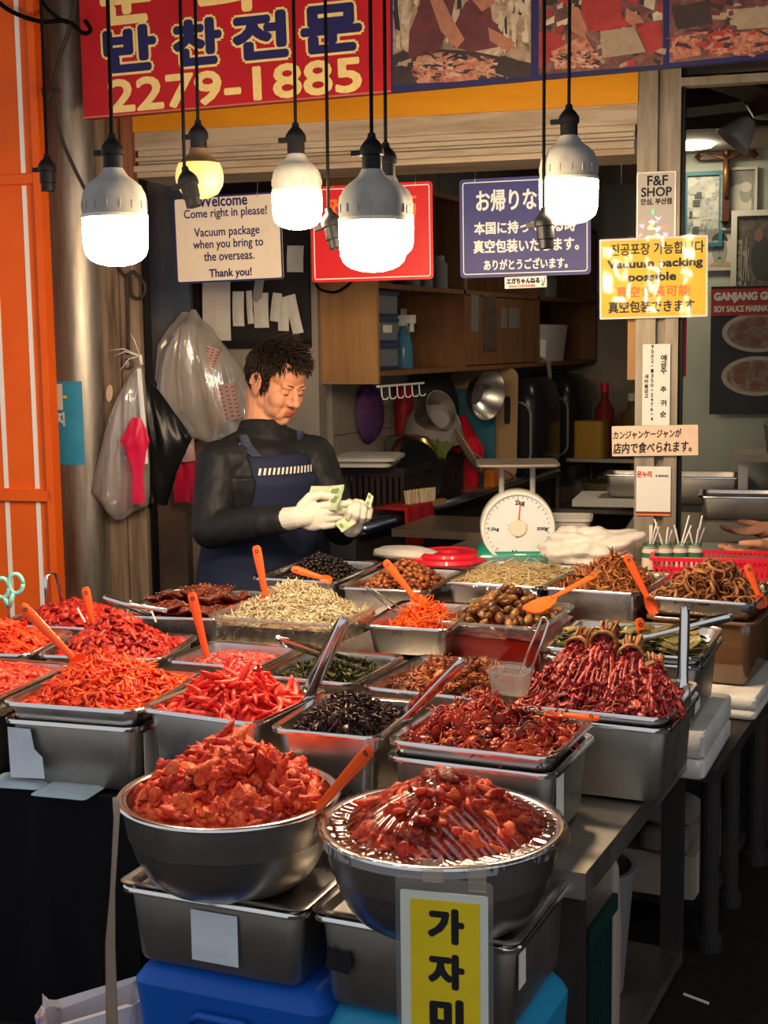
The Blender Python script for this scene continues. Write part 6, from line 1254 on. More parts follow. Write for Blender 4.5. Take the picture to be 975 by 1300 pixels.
# big bag of printed packets on the wall behind
hang_bag('clear_bag','big milky clear bag of printed packets hanging under the blue grey panel',[(393,243,248),(404,238,254),(418,228,267),(440,214,285),(465,204,304),(498,199,322),(528,214,332),(552,238,332),(562,262,318)],.56,.20,bagm,1,'hanging clear bags')
hang_bag('clear_bag','second milky bag hanging behind the big clear bag at its left',[(396,231,240),(412,217,246),(440,200,262),(480,197,280),(520,215,280)],.66,.10,bagm,2,'hanging clear bags')
pk=mat('pink printed paper',(.62,.42,.36),.6); pkd=mat('red dots',(.45,.03,.05),.6)
def packet(x0,y0,x1,y1,rot,label,rows,cols):
    u0,z1=on_front(x0,y0,.50); u1,z0=on_front(x1,y1,.50); w,h=u1-u0,z1-z0
    o=MB().prism(rrect(w,h,.004,2),-.02,.02).build('paper_packet',pk,loc=F((u0+u1)/2,.50,(z0+z1)/2),rot=(0,R(rot),FA)); tag(o,label,'packet','printed packets in the clear bag'); b=MB()
    for i in range(rows):
        for j in range(cols): cx,cz=-w*.42+w*.84*i/(rows-1),-h*.42+h*.84*(j+.3*(i%2))/(cols-.5); b.prism([(cx-.006,cz-.002),(cx+.006,cz-.002),(cx+.006,cz+.002),(cx-.006,cz+.002)],-.0212,-.0203)
    b.build('dash_print',pkd,o)
packet(262,440,277,470,20,'narrow pink printed packet high inside the big clear bag',3,7); packet(268,488,305,535,-12,'wide pink printed packet low inside the big clear bag',5,8)
# bundle of bags on the boards
kb=MB().lathe([(.001,0),(.018,0),(.022,.012),(.014,.03),(.001,.032)],n=18,T=Matrix.Rotation(R(90),4,'X')).build('wall_hook',M['steel_dull'],loc=F(-1.845,-.035,on_front(176,462,-.06)[1]),rot=(0,0,FA),auto=40); tag(kb,'round metal hook on the weathered boards holding the bags','hook')
hang_bag('clear_bag','clear bag bundle hanging on the boards hook left of the black bags',[(466,174,180),(480,162,183),(510,148,186),(550,133,188),(590,124,190),(625,116,190),(640,128,188),(658,145,158)],-.10,.10,bagm2,3,'hanging clear bags',fold=.008)
hang_bag('black_bag','glossy black plastic bags hanging right of the red bag',[(478,179,184),(500,178,205),(530,180,226),(557,182,243),(575,184,236),(600,186,224),(640,186,212)],-.07,.07,mat('black bag plastic',(.008,.008,.009),.28,bump=(8,.8,(3,3,.6))),4,None,fold=.010)
redb=mat('red bag plastic',(.62,.012,.06),.35,bump=(10,.6,(3,3,.6)))
hang_bag('red_bag','bright red plastic bag strip hanging before the clear bag',[(530,168,178),(545,160,186),(560,152,190),(572,160,186),(600,168,182),(640,168,184)],-.18,.03,redb,5,'hanging red bags',fold=.006)
hang_bag('red_bag','dull red plastic bag inside the clear bag bundle',[(575,160,176),(600,156,176),(645,152,180)],-.11,.03,mat('dull red bag',(.40,.02,.06),.4),7,'hanging red bags',fold=.006)
hang_bag('red_bag','crimson plastic bag hanging beside the man shoulder',[(560,224,246),(585,218,248),(610,220,250),(638,222,250)],.60,.05,redb,6,'hanging red bags',fold=.007)
hang_bag('white_sheet','white folded plastic sheet edge hanging between clear and black bags',[(468,174,179),(500,176,182),(550,180,186),(588,182,188)],-.17,.012,M['white_plastic'],8,None,fold=.003,cat='sheet',kx=20)
hang_bag('pink_bag','pale pink plastic bag over the crimson bag by the man shoulder',[(556,226,246),(570,222,247),(585,224,248)],.56,.04,mat('pale pink bag',(.62,.38,.36),.4),9,None,fold=.005)
u,z=on_front(178,452,-.13)
b=MB()
for dx,dz in ((-.115,.02),(-.10,.00),(-.075,-.05),(-.03,.075)): b.tube([(0,0,0),(dx*.5,-.01,dz*.5+.016),(dx,-.005,dz)],.0016,6)
b.tube([(0,0,.004),(0.004,0,-.03)],.006,8); o=b.build('string_tie',M['white_plastic'],loc=F(u,-.13,z),rot=(0,0,FA),smooth=True); tag(o,'loose white string ends tied above the hanging bags','string')
# sticker sheet and tag on the pipe
nn_=14; cxp,czp=F(-2.048,-.02,0),0; z1_=on_front(95,484,-.13)[1]; z0_=on_front(95,590,-.13)[1]
V=[];a0,a1=R(-148),R(-49)
for rr in (.1165,.1175):
    for k in range(nn_):
        a=a0+(a1-a0)*k/(nn_-1)
        for z in (z0_,z1_): V.append((rr*math.cos(a),rr*math.sin(a),z))
Fq=[(2*k,2*k+2,2*k+3,2*k+1) for k in range(nn_-1)]+[(2*nn_+2*k,2*nn_+2*k+1,2*nn_+2*k+3,2*nn_+2*k+2) for k in range(nn_-1)]
st_=npmesh('sticker_sheet',V,Fq,mat('bright blue sticker',(.03,.24,.42),.4,noise=(7,(.05,.30,.48),.4,.7,(1,1,1))),loc=(cxp.x,cxp.y,0)); tag(st_,'bright blue sticker sheet wrapped on the weathered pipe','sticker')
def curved(parent,ang0,ang1,za,zb,m,name,rr=.119):
    V=[]; 
    for k in range(8):
        a=R(ang0+(ang1-ang0)*k/7)
        for z in (za,zb): V.append((rr*math.cos(a),rr*math.sin(a),z))
    npmesh(name,V,[(2*k,2*k+2,2*k+3,2*k+1) for k in range(7)],m,parent)
hz=z1_-z0_
curved(st_,-136,-83,z0_+.66*hz,z0_+.97*hz,M['plain_white'],'white_card'); curved(st_,-110,-101,z0_+.955*hz,z0_+1.0*hz,mat('yellow tape',(.75,.50,.05),.5),'tape',.120); curved(st_,-82,-75,z0_+.80*hz,z0_+.83*hz,mat('yellow tape b',(.75,.50,.05),.5),'tape',.120)
lt=lettering(st_,[('봉지',-.022,z0_+.55*hz,.07,.045,.002)],M['white_paint'],y=0,name='lettering')
for v in lt.data.vertices:
    a=R(-88)+v.co.x/.119; v.co=(.1190*math.cos(a),.1190*math.sin(a),v.co.z)
u,z=on_front(120,500,-.12); o=MB().prism([(.016*math.cos(a)*.8,.03*math.sin(a)) for a in [2*PI*k/20 for k in range(20)]],-.001,.001).build('paper_tag',pnk,loc=F(-1.915,-.058,z),rot=(0,R(8),FA)); tag(o,'small oval cream tag beside the blue sticker','tag')
# cables at the upper left
ca=mat('grey brown cable',(.035,.025,.02),.6)
def cable(label,pts,r=.006,m=None,off=-.18,group='loose cables at the upper left'):
    P_=[]
    for x,y in pts: u,z=on_front(x,y,off); P_.append(F(u,off,z))
    # smooth the path
    Q=[]
    for i in range(len(P_)-1):
        p0,p1,p2,p3=P_[max(i-1,0)],P_[i],P_[i+1],P_[min(i+2,len(P_)-1)]
        for k in range(6):
            t=k/6; Q.append(.5*((2*p1)+(p2-p0)*t+(2*p0-5*p1+4*p2-p3)*t*t+(3*p1-p0-3*p2+p3)*t**3))
    Q.append(P_[-1]); o=MB().tube([q-Q[0] for q in Q],r,8).build('cable',m or ca,loc=Q[0],smooth=True); tag(o,label,'cable',group)
cable('black cable sweeping across from the orange door to the red signboard',[(-20,-15),(10,12),(50,27),(85,27),(105,42),(115,38),(108,26)],.007,M['cord'],-.42)
cable('black cable dropping from the top left and looping beside the pipe',[(48,-40),(52,-2),(70,20),(88,30)],.006,M['cord'],-.42)
cable('brown cable hanging in a curve down to the left lamp',[(97,-20),(92,30),(80,60),(70,95),(68,130),(78,175),(95,215),(112,248)],.006,ca,-.40)
cable('twisted cable hanging beside the brown curve',[(95,5),(86,40),(74,80),(70,108),(76,116),(66,118),(58,128),(54,112)],.005,ca,-.42)
cable('dark cable coiled low behind the left lamp on the boards',[(148,335),(158,350),(164,350),(170,345),(184,362),(180,378),(168,375),(166,352),(161,352),(162,380),(163,450)],.006,ca,-.06)
cable('black cable loop under the red sign',[(400,357),(406,367),(425,371),(440,363),(447,356)],.005,M['cord'],.738,None)
# ------------------------------------------------------------------ hanging yellow card on the wrapped bowl, tapes and bag
yw=1.690; A=Vector((-.6945,1.672,.78)); cdm=mat('yellow price card',(.70,.52,.015),.45,noise=(9,(.58,.42,.01),.45,.8,(1,1,1)))
cdo=empty('price_card',(-.6945,1.668,.905),R(10),'yellow card with big black Korean letters hanging from the wrapped bowl','card')
b=MB(); b.prism(rrect(.138,.345,.006,2,0,-.180),-.001,.001); b.build('laminate_sleeve',film('laminate',(.92,.93,.95),.25,.08,.10,(.7,.7,.72)),cdo)
b=MB(); b.prism(rrect(.124,.320,.003,2,0,-.187),-.0015,.0005); b.build('pale_margin',mat('pale card margin',(.58,.60,.52),.5),cdo)
b=MB(); b.prism(rrect(.098,.312,.002,2,.0015,-.194),-.0022,-.0012); b.build('yellow_sheet',cdm,cdo)
lettering(cdo,[('가',.003,-.074,.046,.046,.0030),('자',.003,-.140,.046,.046,.0030),('미',.003,-.206,.042,.046,.0034),('식',.003,-.272,.046,.046,.0030)][:3],M['ink'],y=-.0026)
b=MB(); ctm=film('clear tape',(.95,.94,.9),.3,.1,.15,(.7,.68,.6)); b.box(-.03,.0,-.004,.0,-.012,.02); b.build('tape',ctm,cdo); b=MB().box(.035,.060,-.004,.0,-.02,.02); b.build('tape',ctm,cdo)
# clear tape strip hanging at the left bowl
P_=[on_depth(148,1012,2.06),on_depth(148,1040,2.05),on_depth(143,1130,2.05),on_depth(140,1200,2.06),on_depth(142,1290,2.07),on_depth(143,1330,2.07)]
o=MB().tube([p-P_[0] for p in P_],[.008,.006,.005,.010,.012,.012],8,flat=.25,up=(0,1,0)).build('tape_strip',mat('brownish tape',(.24,.18,.13),.3),loc=P_[0],smooth=True); tag(o,'brownish twisted tape hanging from the rim of the left bowl','tape')
# printed white bag on the ground at the bottom left
gb=mat('printed white bag',(.50,.46,.50),.5,noise=(9,(.30,.16,.34),.56,.60,(1,1,1)))
gq=np.random.default_rng(4); b=MB(); ls=[]
for z,w_,d_ in ((0,.15,.12),(.05,.17,.13),(.12,.18,.13),(.17,.185,.12),(.205,.19,.10),(.20,.17,.085),(.10,.15,.08)):
    ls.append([(x+gq.normal(0,.004),y+gq.normal(0,.004),z+gq.normal(0,.005)+(.02*math.sin(x*30) if z>.15 else 0)) for x,y in rrect(w_,d_,.025)])
b.loops(ls,True,True); p=on_z(120,1290,.46); o=b.build('shopping_bag',gb,loc=(p.x,p.y,.28),rot=(0,0,R(30)),auto=25); tag(o,'white bag with purple print on the ground at the bottom left','bag')
# stuff under the tables at the right
pc=empty('plastic_bucket',(-.755,2.56,.33),0,'pale plastic bucket on the lower shelf under the steel table','bucket'); b=MB().lathe([(.001,0),(.075,0),(.095,.25),(.10,.25),(.10,.26),(.09,.26),(.07,.01),(.001,.01)],n=28); b.build('bucket_body',mat('pale bucket',(.17,.15,.15),.5),pc,auto=40); b=MB(); b.tube([(.10*math.cos(a),-.10,.13+.11*math.sin(a)) for a in [R(200)+R(140)*k/10 for k in range(11)]],.005,6); b.build('bail_handle',M['white_plastic'],pc,smooth=True)
small('green_crate','dark green slatted crate under the steel table front','crate',(-.74,2.25,.33),lambda b:[b.box(-.10,.10,-.08,.08,0,.02)]+[b.box(-.10+.022*k,-.09+.022*k,-.085,-.075,0,.29) for k in range(10)]+[b.box(.095,.105,-.08+.02*k,-.07+.02*k,0,.29) for k in range(8)]+[b.box(-.105,.105,-.09,-.08,.27,.30),b.box(.1,.11,-.09,.09,.27,.30)],mat('dark green plastic',(.005,.03,.025),.5))
small('paper_bag','beige folded paper bag behind the dark green crate','bag',(-.70,2.375,.33),lambda b:b.loops([[(x,y,z+.03*x) for x,y in rrect(w_,d_,.01)] for w_,d_,z in ((.12,.05,0),(.125,.05,.2),(.12,.03,.33),(.10,.012,.375))],True,True),mat('beige paper bag',(.34,.27,.21),.8))
small('orange_packet','orange yellow packet beside the green crate near the ground','packet',(-.665,2.10,.332),lambda b:b.loops([[(x,y,z) for x,y in rrect(w_,.05,.012)] for w_,z in ((.05,0),(.07,.02),(.07,.09),(.05,.11))],True,True),mat('orange packet',(.60,.22,.02),.4))
small('red_cloth_bag','brick red bag lying on the shelf by the table leg','bag',(-.655,2.16,.33),lambda b:b.loops([[(x,y,z) for x,y in rrect(w_,w_*1.4,.03)] for w_,z in ((.08,0),(.11,.02),(.09,.055))],True,True),mat('brick red bag',(.20,.035,.025),.6))
cbx=small('cardboard_box','pale box with dark strokes under the pipe legged table','box',(-.72,3.15,.372),lambda b:b.loops([[(x,y,z) for x,y in rrect(.19,.36,.01)] for z in (0,.10)],True,True),mat('pale box',(.42,.33,.26),.7))
b=MB()
for x,y in ((-.05,-.08),(.0,.0),(-.03,.09)): b.box(x-.04,x+.04,y-.006,y+.006,.1005,.1012).box(x-.01,x+.0,y-.03,y+.02,.1005,.1012)
b.build('brush_mark',M['ink'],cbx)
for k,(y,lab) in enumerate(((3.0,'pale egg tray like pack under the pipe table, lower one'),(3.02,'pale rounded pack on top of the lower pack under the pipe table'))):
    small('rounded_pack',lab,'pack',(-.69,y,.475+.06*k),lambda b:b.loops([[(x,yy,z) for x,yy in rrect(.12-e,.12-e,.03)] for e,z in ((.03,0),(0,.015),(0,.045),(.03,.058))],True,True),mat('pale pack',(.22,.18,.155),.6),group='pale packs under the pipe table')
o=MB().tube([(0,0,0),(.055,-.02,.0)],.003,6).build('drinking_straw',M['white_paint'],loc=on_z(868,1262,.284)); tag(o,'white straw scrap on the wet ground','straw')
# ------------------------------------------------------------------ people
skin=mat('skin',(.62,.285,.165),.5,noise=(30,(.55,.225,.12),.35,.75,(1,1,1)),bump=(220,.08,(1,1,1)))
lipm=mat('lips',(.40,.115,.08),.45)
hairm=mat('black hair',(.012,.008,.006),.38,noise=(60,(.03,.018,.012),.4,.75,(1,1,1)))
jack=mat('black jacket cloth',(.010,.010,.012),.55,noise=(8,(.016,.015,.016),.4,.7,(1,1,1)),bump=(14,.5,(1,1,1)))
navy=mat('navy apron cloth',(.014,.018,.045),.75,bump=(200,.15,(1,1,1)))
glov=mat('white cotton glove',(.66,.60,.52),.9,bump=(260,.35,(1,1,1)))
class Solid:
    def __init__(s): s.b=MB()
    def ell(s,c,ax,Rm=None,nu=20,nv=14):
        c=Vector(c); T=Matrix.Translation(c)@(Rm.to_4x4() if Rm is not None else Matrix())
        V=[(0,0,-ax[2])]; 
        for j in range(1,nv):
            th=-PI/2+PI*j/nv
            for i in range(nu): a=2*PI*i/nu; V.append((ax[0]*math.cos(th)*math.cos(a),ax[1]*math.cos(th)*math.sin(a),ax[2]*math.sin(th)))
        V.append((0,0,ax[2])); f=[]
        for i in range(nu): f.append((0,1+(i+1)%nu,1+i)); f.append((len(V)-1,1+(nv-2)*nu+i,1+(nv-2)*nu+(i+1)%nu))
        for j in range(nv-2):
            for i in range(nu): a=1+j*nu+i; c_=1+j*nu+(i+1)%nu; f.append((a,c_,c_+nu,a+nu))
        s.b.add(V,f,0,T); return s
    def cap(s,p0,p1,r0,r1,n=16):
        p0,p1=Vector(p0),Vector(p1); d=p1-p0; L_=d.length; d.normalize(); pts=[];rs=[]
        for k in range(5): a=PI/2*k/5; pts.append(p0-d*r0*math.cos(a)); rs.append(max(.0008,r0*math.sin(a)))
        for k in range(7): t=k/6; pts.append(p0+d*L_*t); rs.append(r0+(r1-r0)*t)
        for k in range(1,6): a=PI/2*k/5; pts.append(p1+d*r1*math.sin(a)); rs.append(max(.0008,r1*math.cos(a)))
        s.b.tube(pts,rs,n); return s
    def loft(s,rows):
        """rows: (centre, lateral vector, forward vector, a, b)"""
        ls=[]
        for c,lv,fv,a,b in rows: ls.append([Vector(c)+Vector(lv)*a*math.cos(t)+Vector(fv)*b*math.sin(t) for t in [2*PI*k/28 for k in range(28)]])
        s.b.loops(ls); return s
    def remesh(s,name,m,vox,parent=None,smooth=6,origin=(0,0,0),disp=None,fac=.5):
        o=s.b.build('tmp',m); md=o.modifiers.new('r','REMESH'); md.mode='VOXEL'; md.voxel_size=vox; md.use_smooth_shade=True
        if disp:
            tx=bpy.data.textures.new('folds','CLOUDS'); tx.noise_scale=disp[0]; tx.noise_depth=2; d=o.modifiers.new('d','DISPLACE'); d.texture=tx; d.strength=disp[1]; d.mid_level=.5; d.texture_coords='LOCAL'
        sm=o.modifiers.new('s','SMOOTH'); sm.iterations=smooth; sm.factor=fac
        dg=bpy.context.evaluated_depsgraph_get(); me=bpy.data.meshes.new_from_object(o.evaluated_get(dg)); bpy.data.objects.remove(o)
        me.name=name; me.transform(Matrix.Translation(-Vector(origin))); me.materials.clear(); me.materials.append(m); me.polygons.foreach_set('use_smooth',[True]*len(me.polygons))
        q=bpy.data.objects.new(name,me); link(q,parent)
        if parent is None: q.location=origin
        return q
def hand_solid(S_,wrist,X,Y,fing,scale=1.0,right=True,fat=1.0,thumb=None):
    """X to the fingers, Y to the thumb side; Z is the back of the hand. fing: four curl triples in degrees"""
    X=Vector(X).normalized(); Y=Vector(Y); Y=(Y-X*Y.dot(X)).normalized(); Z=X.cross(Y) if right else Y.cross(X); k=scale
    w=Vector(wrist)
    def P_(x,y,z): return w+(X*x+Y*y+Z*z)*k
    Rm=Matrix((X,Y,Z)).transposed()
    S_.ell(P_(.050,.0,.0),(.052*k,.043*k,.017*k*fat),Rm); S_.cap(P_(-.01,0,0),P_(.03,0,0),.029*k,.030*k)
    for q,(y,L_) in enumerate(((.030,.078),(.010,.086),(-.010,.080),(-.029,.062))):
        S_.cap(P_(.03,y*.7,.0),P_(.088-.004*abs(q-1),y,.002),.014*k*fat,.0108*k*fat)
        p=P_(.088-.004*abs(q-1),y,.002); a=0; spread=y*.6
        for sgl,cu in zip((.46,.30,.24),fing[q]):
            a+=R(cu); d=(X*math.cos(a)-Z*math.sin(a)+Y*spread).normalized(); p2=p+d*L_*sgl*k; S_.cap(p,p2,.0108*k*fat*(1-.06*(sgl<.4)),.0098*k*fat*(1 if sgl>.25 else .85)); p=p2
    t=thumb or ((.02,.030,-.004),(.045,.058,-.014),(.075,.066,-.020),(.100,.060,-.026))
    for (a,c),(r0,r1) in zip(zip(t[:-1],t[1:]),((.017,.0145),(.0135,.012),(.012,.0098))): S_.cap(P_(*a),P_(*c),r0*k*fat,r1*k*fat)
    return P_
def person(label,D):
    foot=Vector(D['foot']); fa=D['face_angle']; f=Vector((math.cos(fa),math.sin(fa),0)); l=Vector((-math.sin(fa),math.cos(fa),0)); up=Vector((0,0,1))
    hy,hp=D['head_yaw'],D['head_pitch']; hx=Vector((math.cos(hy)*math.cos(hp),math.sin(hy)*math.cos(hp),-math.sin(hp))); hl=Vector((-math.sin(hy),math.cos(hy),0)); hz=hx.cross(hl)
    hr=D.get('head_roll',0); hl,hz=hl*math.cos(hr)+hz*math.sin(hr),hz*math.cos(hr)-hl*math.sin(hr)
    HC=Vector(D['head']); HR=Matrix((hx,hl,hz)).transposed(); hs=D.get('head_scale',1.0)
    def H(x,y,z): return HC+(hx*x+hl*y+hz*z)*hs
    s=Solid()
    E_=lambda c,ax: s.ell(H(*c),[a*hs for a in ax],HR,24,18)
    E_((-.014,0,.035),(.096,.075,.084)); E_((.035,0,-.028),(.060,.061,.084)); E_((.034,0,-.082),(.052,.053,.036)); E_((.068,0,-.102),(.026,.028,.021)); E_((.045,0,.042),(.050,.064,.052))
    for y in (-1,1):
        E_((.064,y*.036,-.036),(.030,.027,.032)); E_((.084,y*.027,.014),(.014,.024,.009)); E_((.080,y*.031,-.004),(.0145,.0165,.0115)); E_((.101,y*.0125,-.040),(.010,.0085,.008))
        E_((-.004,y*.077,-.012),(.020,.008,.033)); s.b.tube([H(-.002+.021*math.cos(a),y*(.081+.004*math.sin(a*.5)),-.010+.033*math.sin(a)) for a in [R(-60+26*k) for k in range(11)]],.0048*hs,8); E_((.006,y*.077,-.040),(.009,.007,.011))
        E_((.012,y*.052,-.066),(.022,.010,.020))
    s.cap(H(.094,0,.006),H(.113,0,-.030),.0085*hs,.012*hs); E_((.115,0,-.034),(.013,.0145,.012))
    E_((.0955,0,-.0655),(.011,.025,.0056)); E_((.0930,0,-.0770),(.011,.022,.0064))
    for y in (-1,1): E_((.048,y*.036,-.062),(.040,.022,.036)); E_((.072,y*.020,-.080),(.022,.020,.022))
    nb_=Vector(D['neck']); s.cap(H(-.040,0,-.045),nb_,.058*hs,.064)
    # trunk
    hipz=D['hip']; wz=D['waist']; cz=D['chest']; shz=(Vector(D['shR']).z+Vector(D['shL']).z)/2
    base=lambda z,c=(0,0): Vector((foot.x+c[0],foot.y+c[1],z)); lean=D.get('lean',(0,0)); top=(Vector(D['shR'])+Vector(D['shL']))/2
    def mid(z): t=max(0,(z-hipz)/(shz-hipz)); q=base(hipz).lerp(Vector((top.x,top.y,shz)),t); return Vector((q.x,q.y,z))
    def trunk(so,g=0,z0=None): so.loft([(mid(z),l,f,a+g,b+g) for z,a,b in ((z0 or hipz-.10,.155,.11),(hipz,.170,.125),(wz,.160,.125),((wz+cz)/2,.165,.13),(cz,.178,.128),(shz-.045,.172,.105),(shz+.02,.120,.075),(shz+.05,.075,.055))])
    trunk(s)
    J={k:Vector(D[k]) for k in ('shR','elR','wrR','shL','elL','wrL')}
    for sd in 'RL': s.cap(mid(shz),J['sh'+sd],.06,.058); s.cap(J['sh'+sd],J['el'+sd],.052,.042); s.cap(J['el'+sd],J['wr'+sd],.041,.028)
    for sg in (-1,1):
        hpj=base(hipz-.06)+l*sg*.09; kn=base(hipz*.52)+l*sg*.10+f*.02; an=base(.09)+l*sg*.10; s.cap(hpj,kn,.085,.056); s.cap(kn,an,.055,.037); s.cap(an-Vector((0,0,.045))-f*.03,an-Vector((0,0,.05))+f*.14,.042,.034)
    for sd in 'RL':
        X_,Y_,fg,th=D['hand'+sd]; hand_solid(s,J['wr'+sd],X_,Y_,fg,D.get('hand_scale',1)*.96,sd=='R',1.0 if D.get('bare') else .86,th)
    o=s.remesh('person',skin,D.get('vox',.004),None,4,foot,fac=.45); o.data.materials.append(lipm); tag(o,label,'person')
    HI=Matrix.Translation(HC)@HR.to_4x4(); HI=HI.inverted()
    me=o.data; n=len(me.vertices); co=np.empty(n*3,dtype=np.float32); me.vertices.foreach_get('co',co); co=co.reshape(-1,3)+np.array(foot); Hn=np.array(HI); loc=(co@Hn[:3,:3].T+Hn[:3,3])/hs
    lip=((np.abs(loc[:,1])<.021)&(loc[:,2]<-.060)&(loc[:,2]>-.084)&(loc[:,0]>.0925)); pm=np.zeros(len(me.polygons),dtype=np.int32)
    for p in me.polygons:
        if all(lip[v] for v in p.vertices): pm[p.index]=1
    me.polygons.foreach_set('material_index',pm)
    def child(b,name,m,smooth=True,auto=None):
        q=b.build(name,m,o,smooth=smooth,auto=auto); q.data.transform(Matrix.Translation(-foot)); return q
    # brows, lash lines
    for y in (-1,1):
        b=MB(); b.tube([H(.0985-.0024*abs(k-2)*.6-.0011*k*k,y*(.012+.0088*k),.0165+.0035*math.sin(k*.8)) for k in range(5)],[.0022*hs,.0034*hs,.0034*hs,.0028*hs,.0014*hs],6,flat=.6); child(b,'eyebrow',hairm)
        b=MB(); b.tube([H(.0945-.0022*(k-2)**2*.7-.0012*k,y*(.0185+.0062*k),-.0100-.0012*math.sin(PI*k/4)) for k in range(5)],[.0006*hs,.0013*hs,.0016*hs,.0013*hs,.0006*hs],6); child(b,'eyelash_line',hairm)
    # hair: cap plus short tufts
    g=np.random.default_rng(D['seed']); V=[];Fq=[]
    def keep(x,y,z):
        zl=(.070-.010*abs(y)/.05) if x>.070 else (.040+(x-.030)*.75 if x>.036 else (-.022 if x>.016 else (-.0 if x>-.022 and abs(y)>.055 else -.075)))
        return z>zl
    hs_=Solid(); nu,nv=56,40; vv=[];ok=[]
    for j in range(nv+1):
        th=-PI/2+PI*j/nv
        for i in range(nu):
            a=2*PI*i/nu; d=Vector((math.cos(th)*math.cos(a),math.cos(th)*math.sin(a),math.sin(th)))
            x,y,z=-.014+.104*d.x,.0815*d.y,.036+.091*d.z; bump_=1+.025*math.sin(9*a+5*th)+.02*math.sin(17*a-7*th); vv.append((-.014+(x+.014)*bump_,y*bump_,.036+(z-.036)*bump_)); ok.append(keep(x,y,z))
    b=MB(); fs=[]
    for j in range(nv):
        for i in range(nu):
            q=(j*nu+i,j*nu+(i+1)%nu,(j+1)*nu+(i+1)%nu,(j+1)*nu+i)
            if all(ok[t] for t in q): fs.append(q)
    b.add([H(*p) for p in vv],fs)
    cnt=0
    while cnt<D.get('tufts',2600):
        th=math.asin(g.uniform(-.75,1)); a=g.uniform(0,2*PI); d=Vector((math.cos(th)*math.cos(a),math.cos(th)*math.sin(a),math.sin(th))); x,y,z=-.014+.101*d.x,.079*d.y,.036+.088*d.z
        if not keep(x-.004,y,z-.003): continue
        cnt+=1; top_=max(0,d.z); flow=Vector((.75*top_+ .10*(1-top_),.25*d.y,-.75*(1-top_)+.25*top_)); n_=Vector((d.x,d.y,d.z)); L_=(.018+.030*top_)*g.uniform(.7,1.25); dirv=(n_*(.12+.22*top_)+flow+Vector(g.normal(0,.09,3))).normalized()
        p0=Vector((x,y,z)); p1=p0+dirv*L_*.5+n_*.002; p2=p0+dirv*L_+flow*.004+Vector(g.normal(0,.002,3)); b.tube([H(*p0),H(*p1),H(*p2)],[.0022*hs,.0021*hs,.0006*hs],4)
    child(b,'hair',hairm,True)
    # jacket
    s=Solid(); trunk(s,.018,wz-.06)
    for sd in 'RL':
        s.cap(mid(shz)+Vector((0,0,.0)),J['sh'+sd],.085,.074); s.cap(J['sh'+sd],J['el'+sd],.074,.062); d=(J['wr'+sd]-J['el'+sd]); s.cap(J['el'+sd],J['el'+sd]+d*.80,.062,.046)
        for t in (.25,.45,.65): s.ell(J['el'+sd]+d*t,(.060-.012*t,.060-.012*t,.056-.012*t))
    nd=(H(-.040,0,-.045)-nb_).normalized(); c0=nb_-nd*.03; c1=nb_+nd*D.get('collar',.032)
    lv=nd.cross(f).normalized(); fv=lv.cross(nd)
    s.loft([(c0,lv,fv,.100,.095),(nb_,lv,fv,.086,.083),(c1,lv,fv,.073,.073)])
    for sd in 'RL': s.cap(nb_-nd*.03,J['sh'+sd],.070,.066)
    jk=s.remesh('jacket',D.get('jack',jack),.006,o,5,foot,disp=(.07,.014))
    # trousers
    s=Solid()
    for sg in (-1,1): s.cap(base(hipz-.06)+l*sg*.09,base(hipz*.52)+l*sg*.10+f*.02,.098,.072); s.cap(base(hipz*.52)+l*sg*.10+f*.02,base(.14)+l*sg*.10,.072,.060)
    s.loft([(mid(z),l,f,a,b) for z,a,b in ((hipz-.14,.17,.12),(hipz,.180,.135),(wz,.170,.133))]); s.remesh('trousers',mat('dark trousers',(.015,.014,.016),.8),.010,o,4,foot)
    return o,dict(f=f,l=l,H=H,J=J,mid=mid,base=base,jk=jk,foot=foot,hipz=hipz,wz=wz,shz=shz)
D1=dict(foot=(-2.255,3.90,0),face_angle=R(-28),head=(-2.203,3.905,1.517),head_yaw=R(-19),head_pitch=R(22),head_roll=R(-3),head_scale=1.03,neck=(-2.250,3.895,1.352),hip=.90,waist=1.02,chest=1.22,
 shR=on_depth(277,588,4.36),elR=on_depth(268,672,4.30),wrR=on_depth(376,657,4.16),shL=on_depth(398,580,4.53),elL=on_depth(432,668,4.42),wrL=on_depth(447,667,4.26),seed=5,
 handR=((.90,.40,.05),(0,.0,1),((4,6,4),(12,16,10),(22,26,16),(30,34,20)),((.02,.030,-.002),(.045,.056,-.006),(.078,.062,-.006),(.108,.054,-.004))),
 handL=((.45,-.35,.80),(-.75,-.5,.1),((60,70,40),(66,74,42),(70,76,45),(74,78,45)),((.02,.030,-.004),(.045,.046,-.022),(.070,.036,-.036),(.084,.014,-.040))))
man,K=person('man in black jacket and navy apron counting banknotes with white gloves',D1)
f,l,J,foot=K['f'],K['l'],K['J'],K['foot']; up=Vector((0,0,1))
# gloves
for sd,X_Y in (('R','handR'),('L','handL')):
    X_,Y_,fg,th=D1[X_Y]; s=Solid(); d=(J['wr'+sd]-J['el'+sd]).normalized(); hand_solid(s,J['wr'+sd],X_,Y_,fg,1.04,sd=='R',1.08,th); s.cap(J['wr'+sd]-d*.045,J['wr'+sd],.036,.034)
    s.remesh('glove',glov,.0026,man,3,foot,fac=.4)
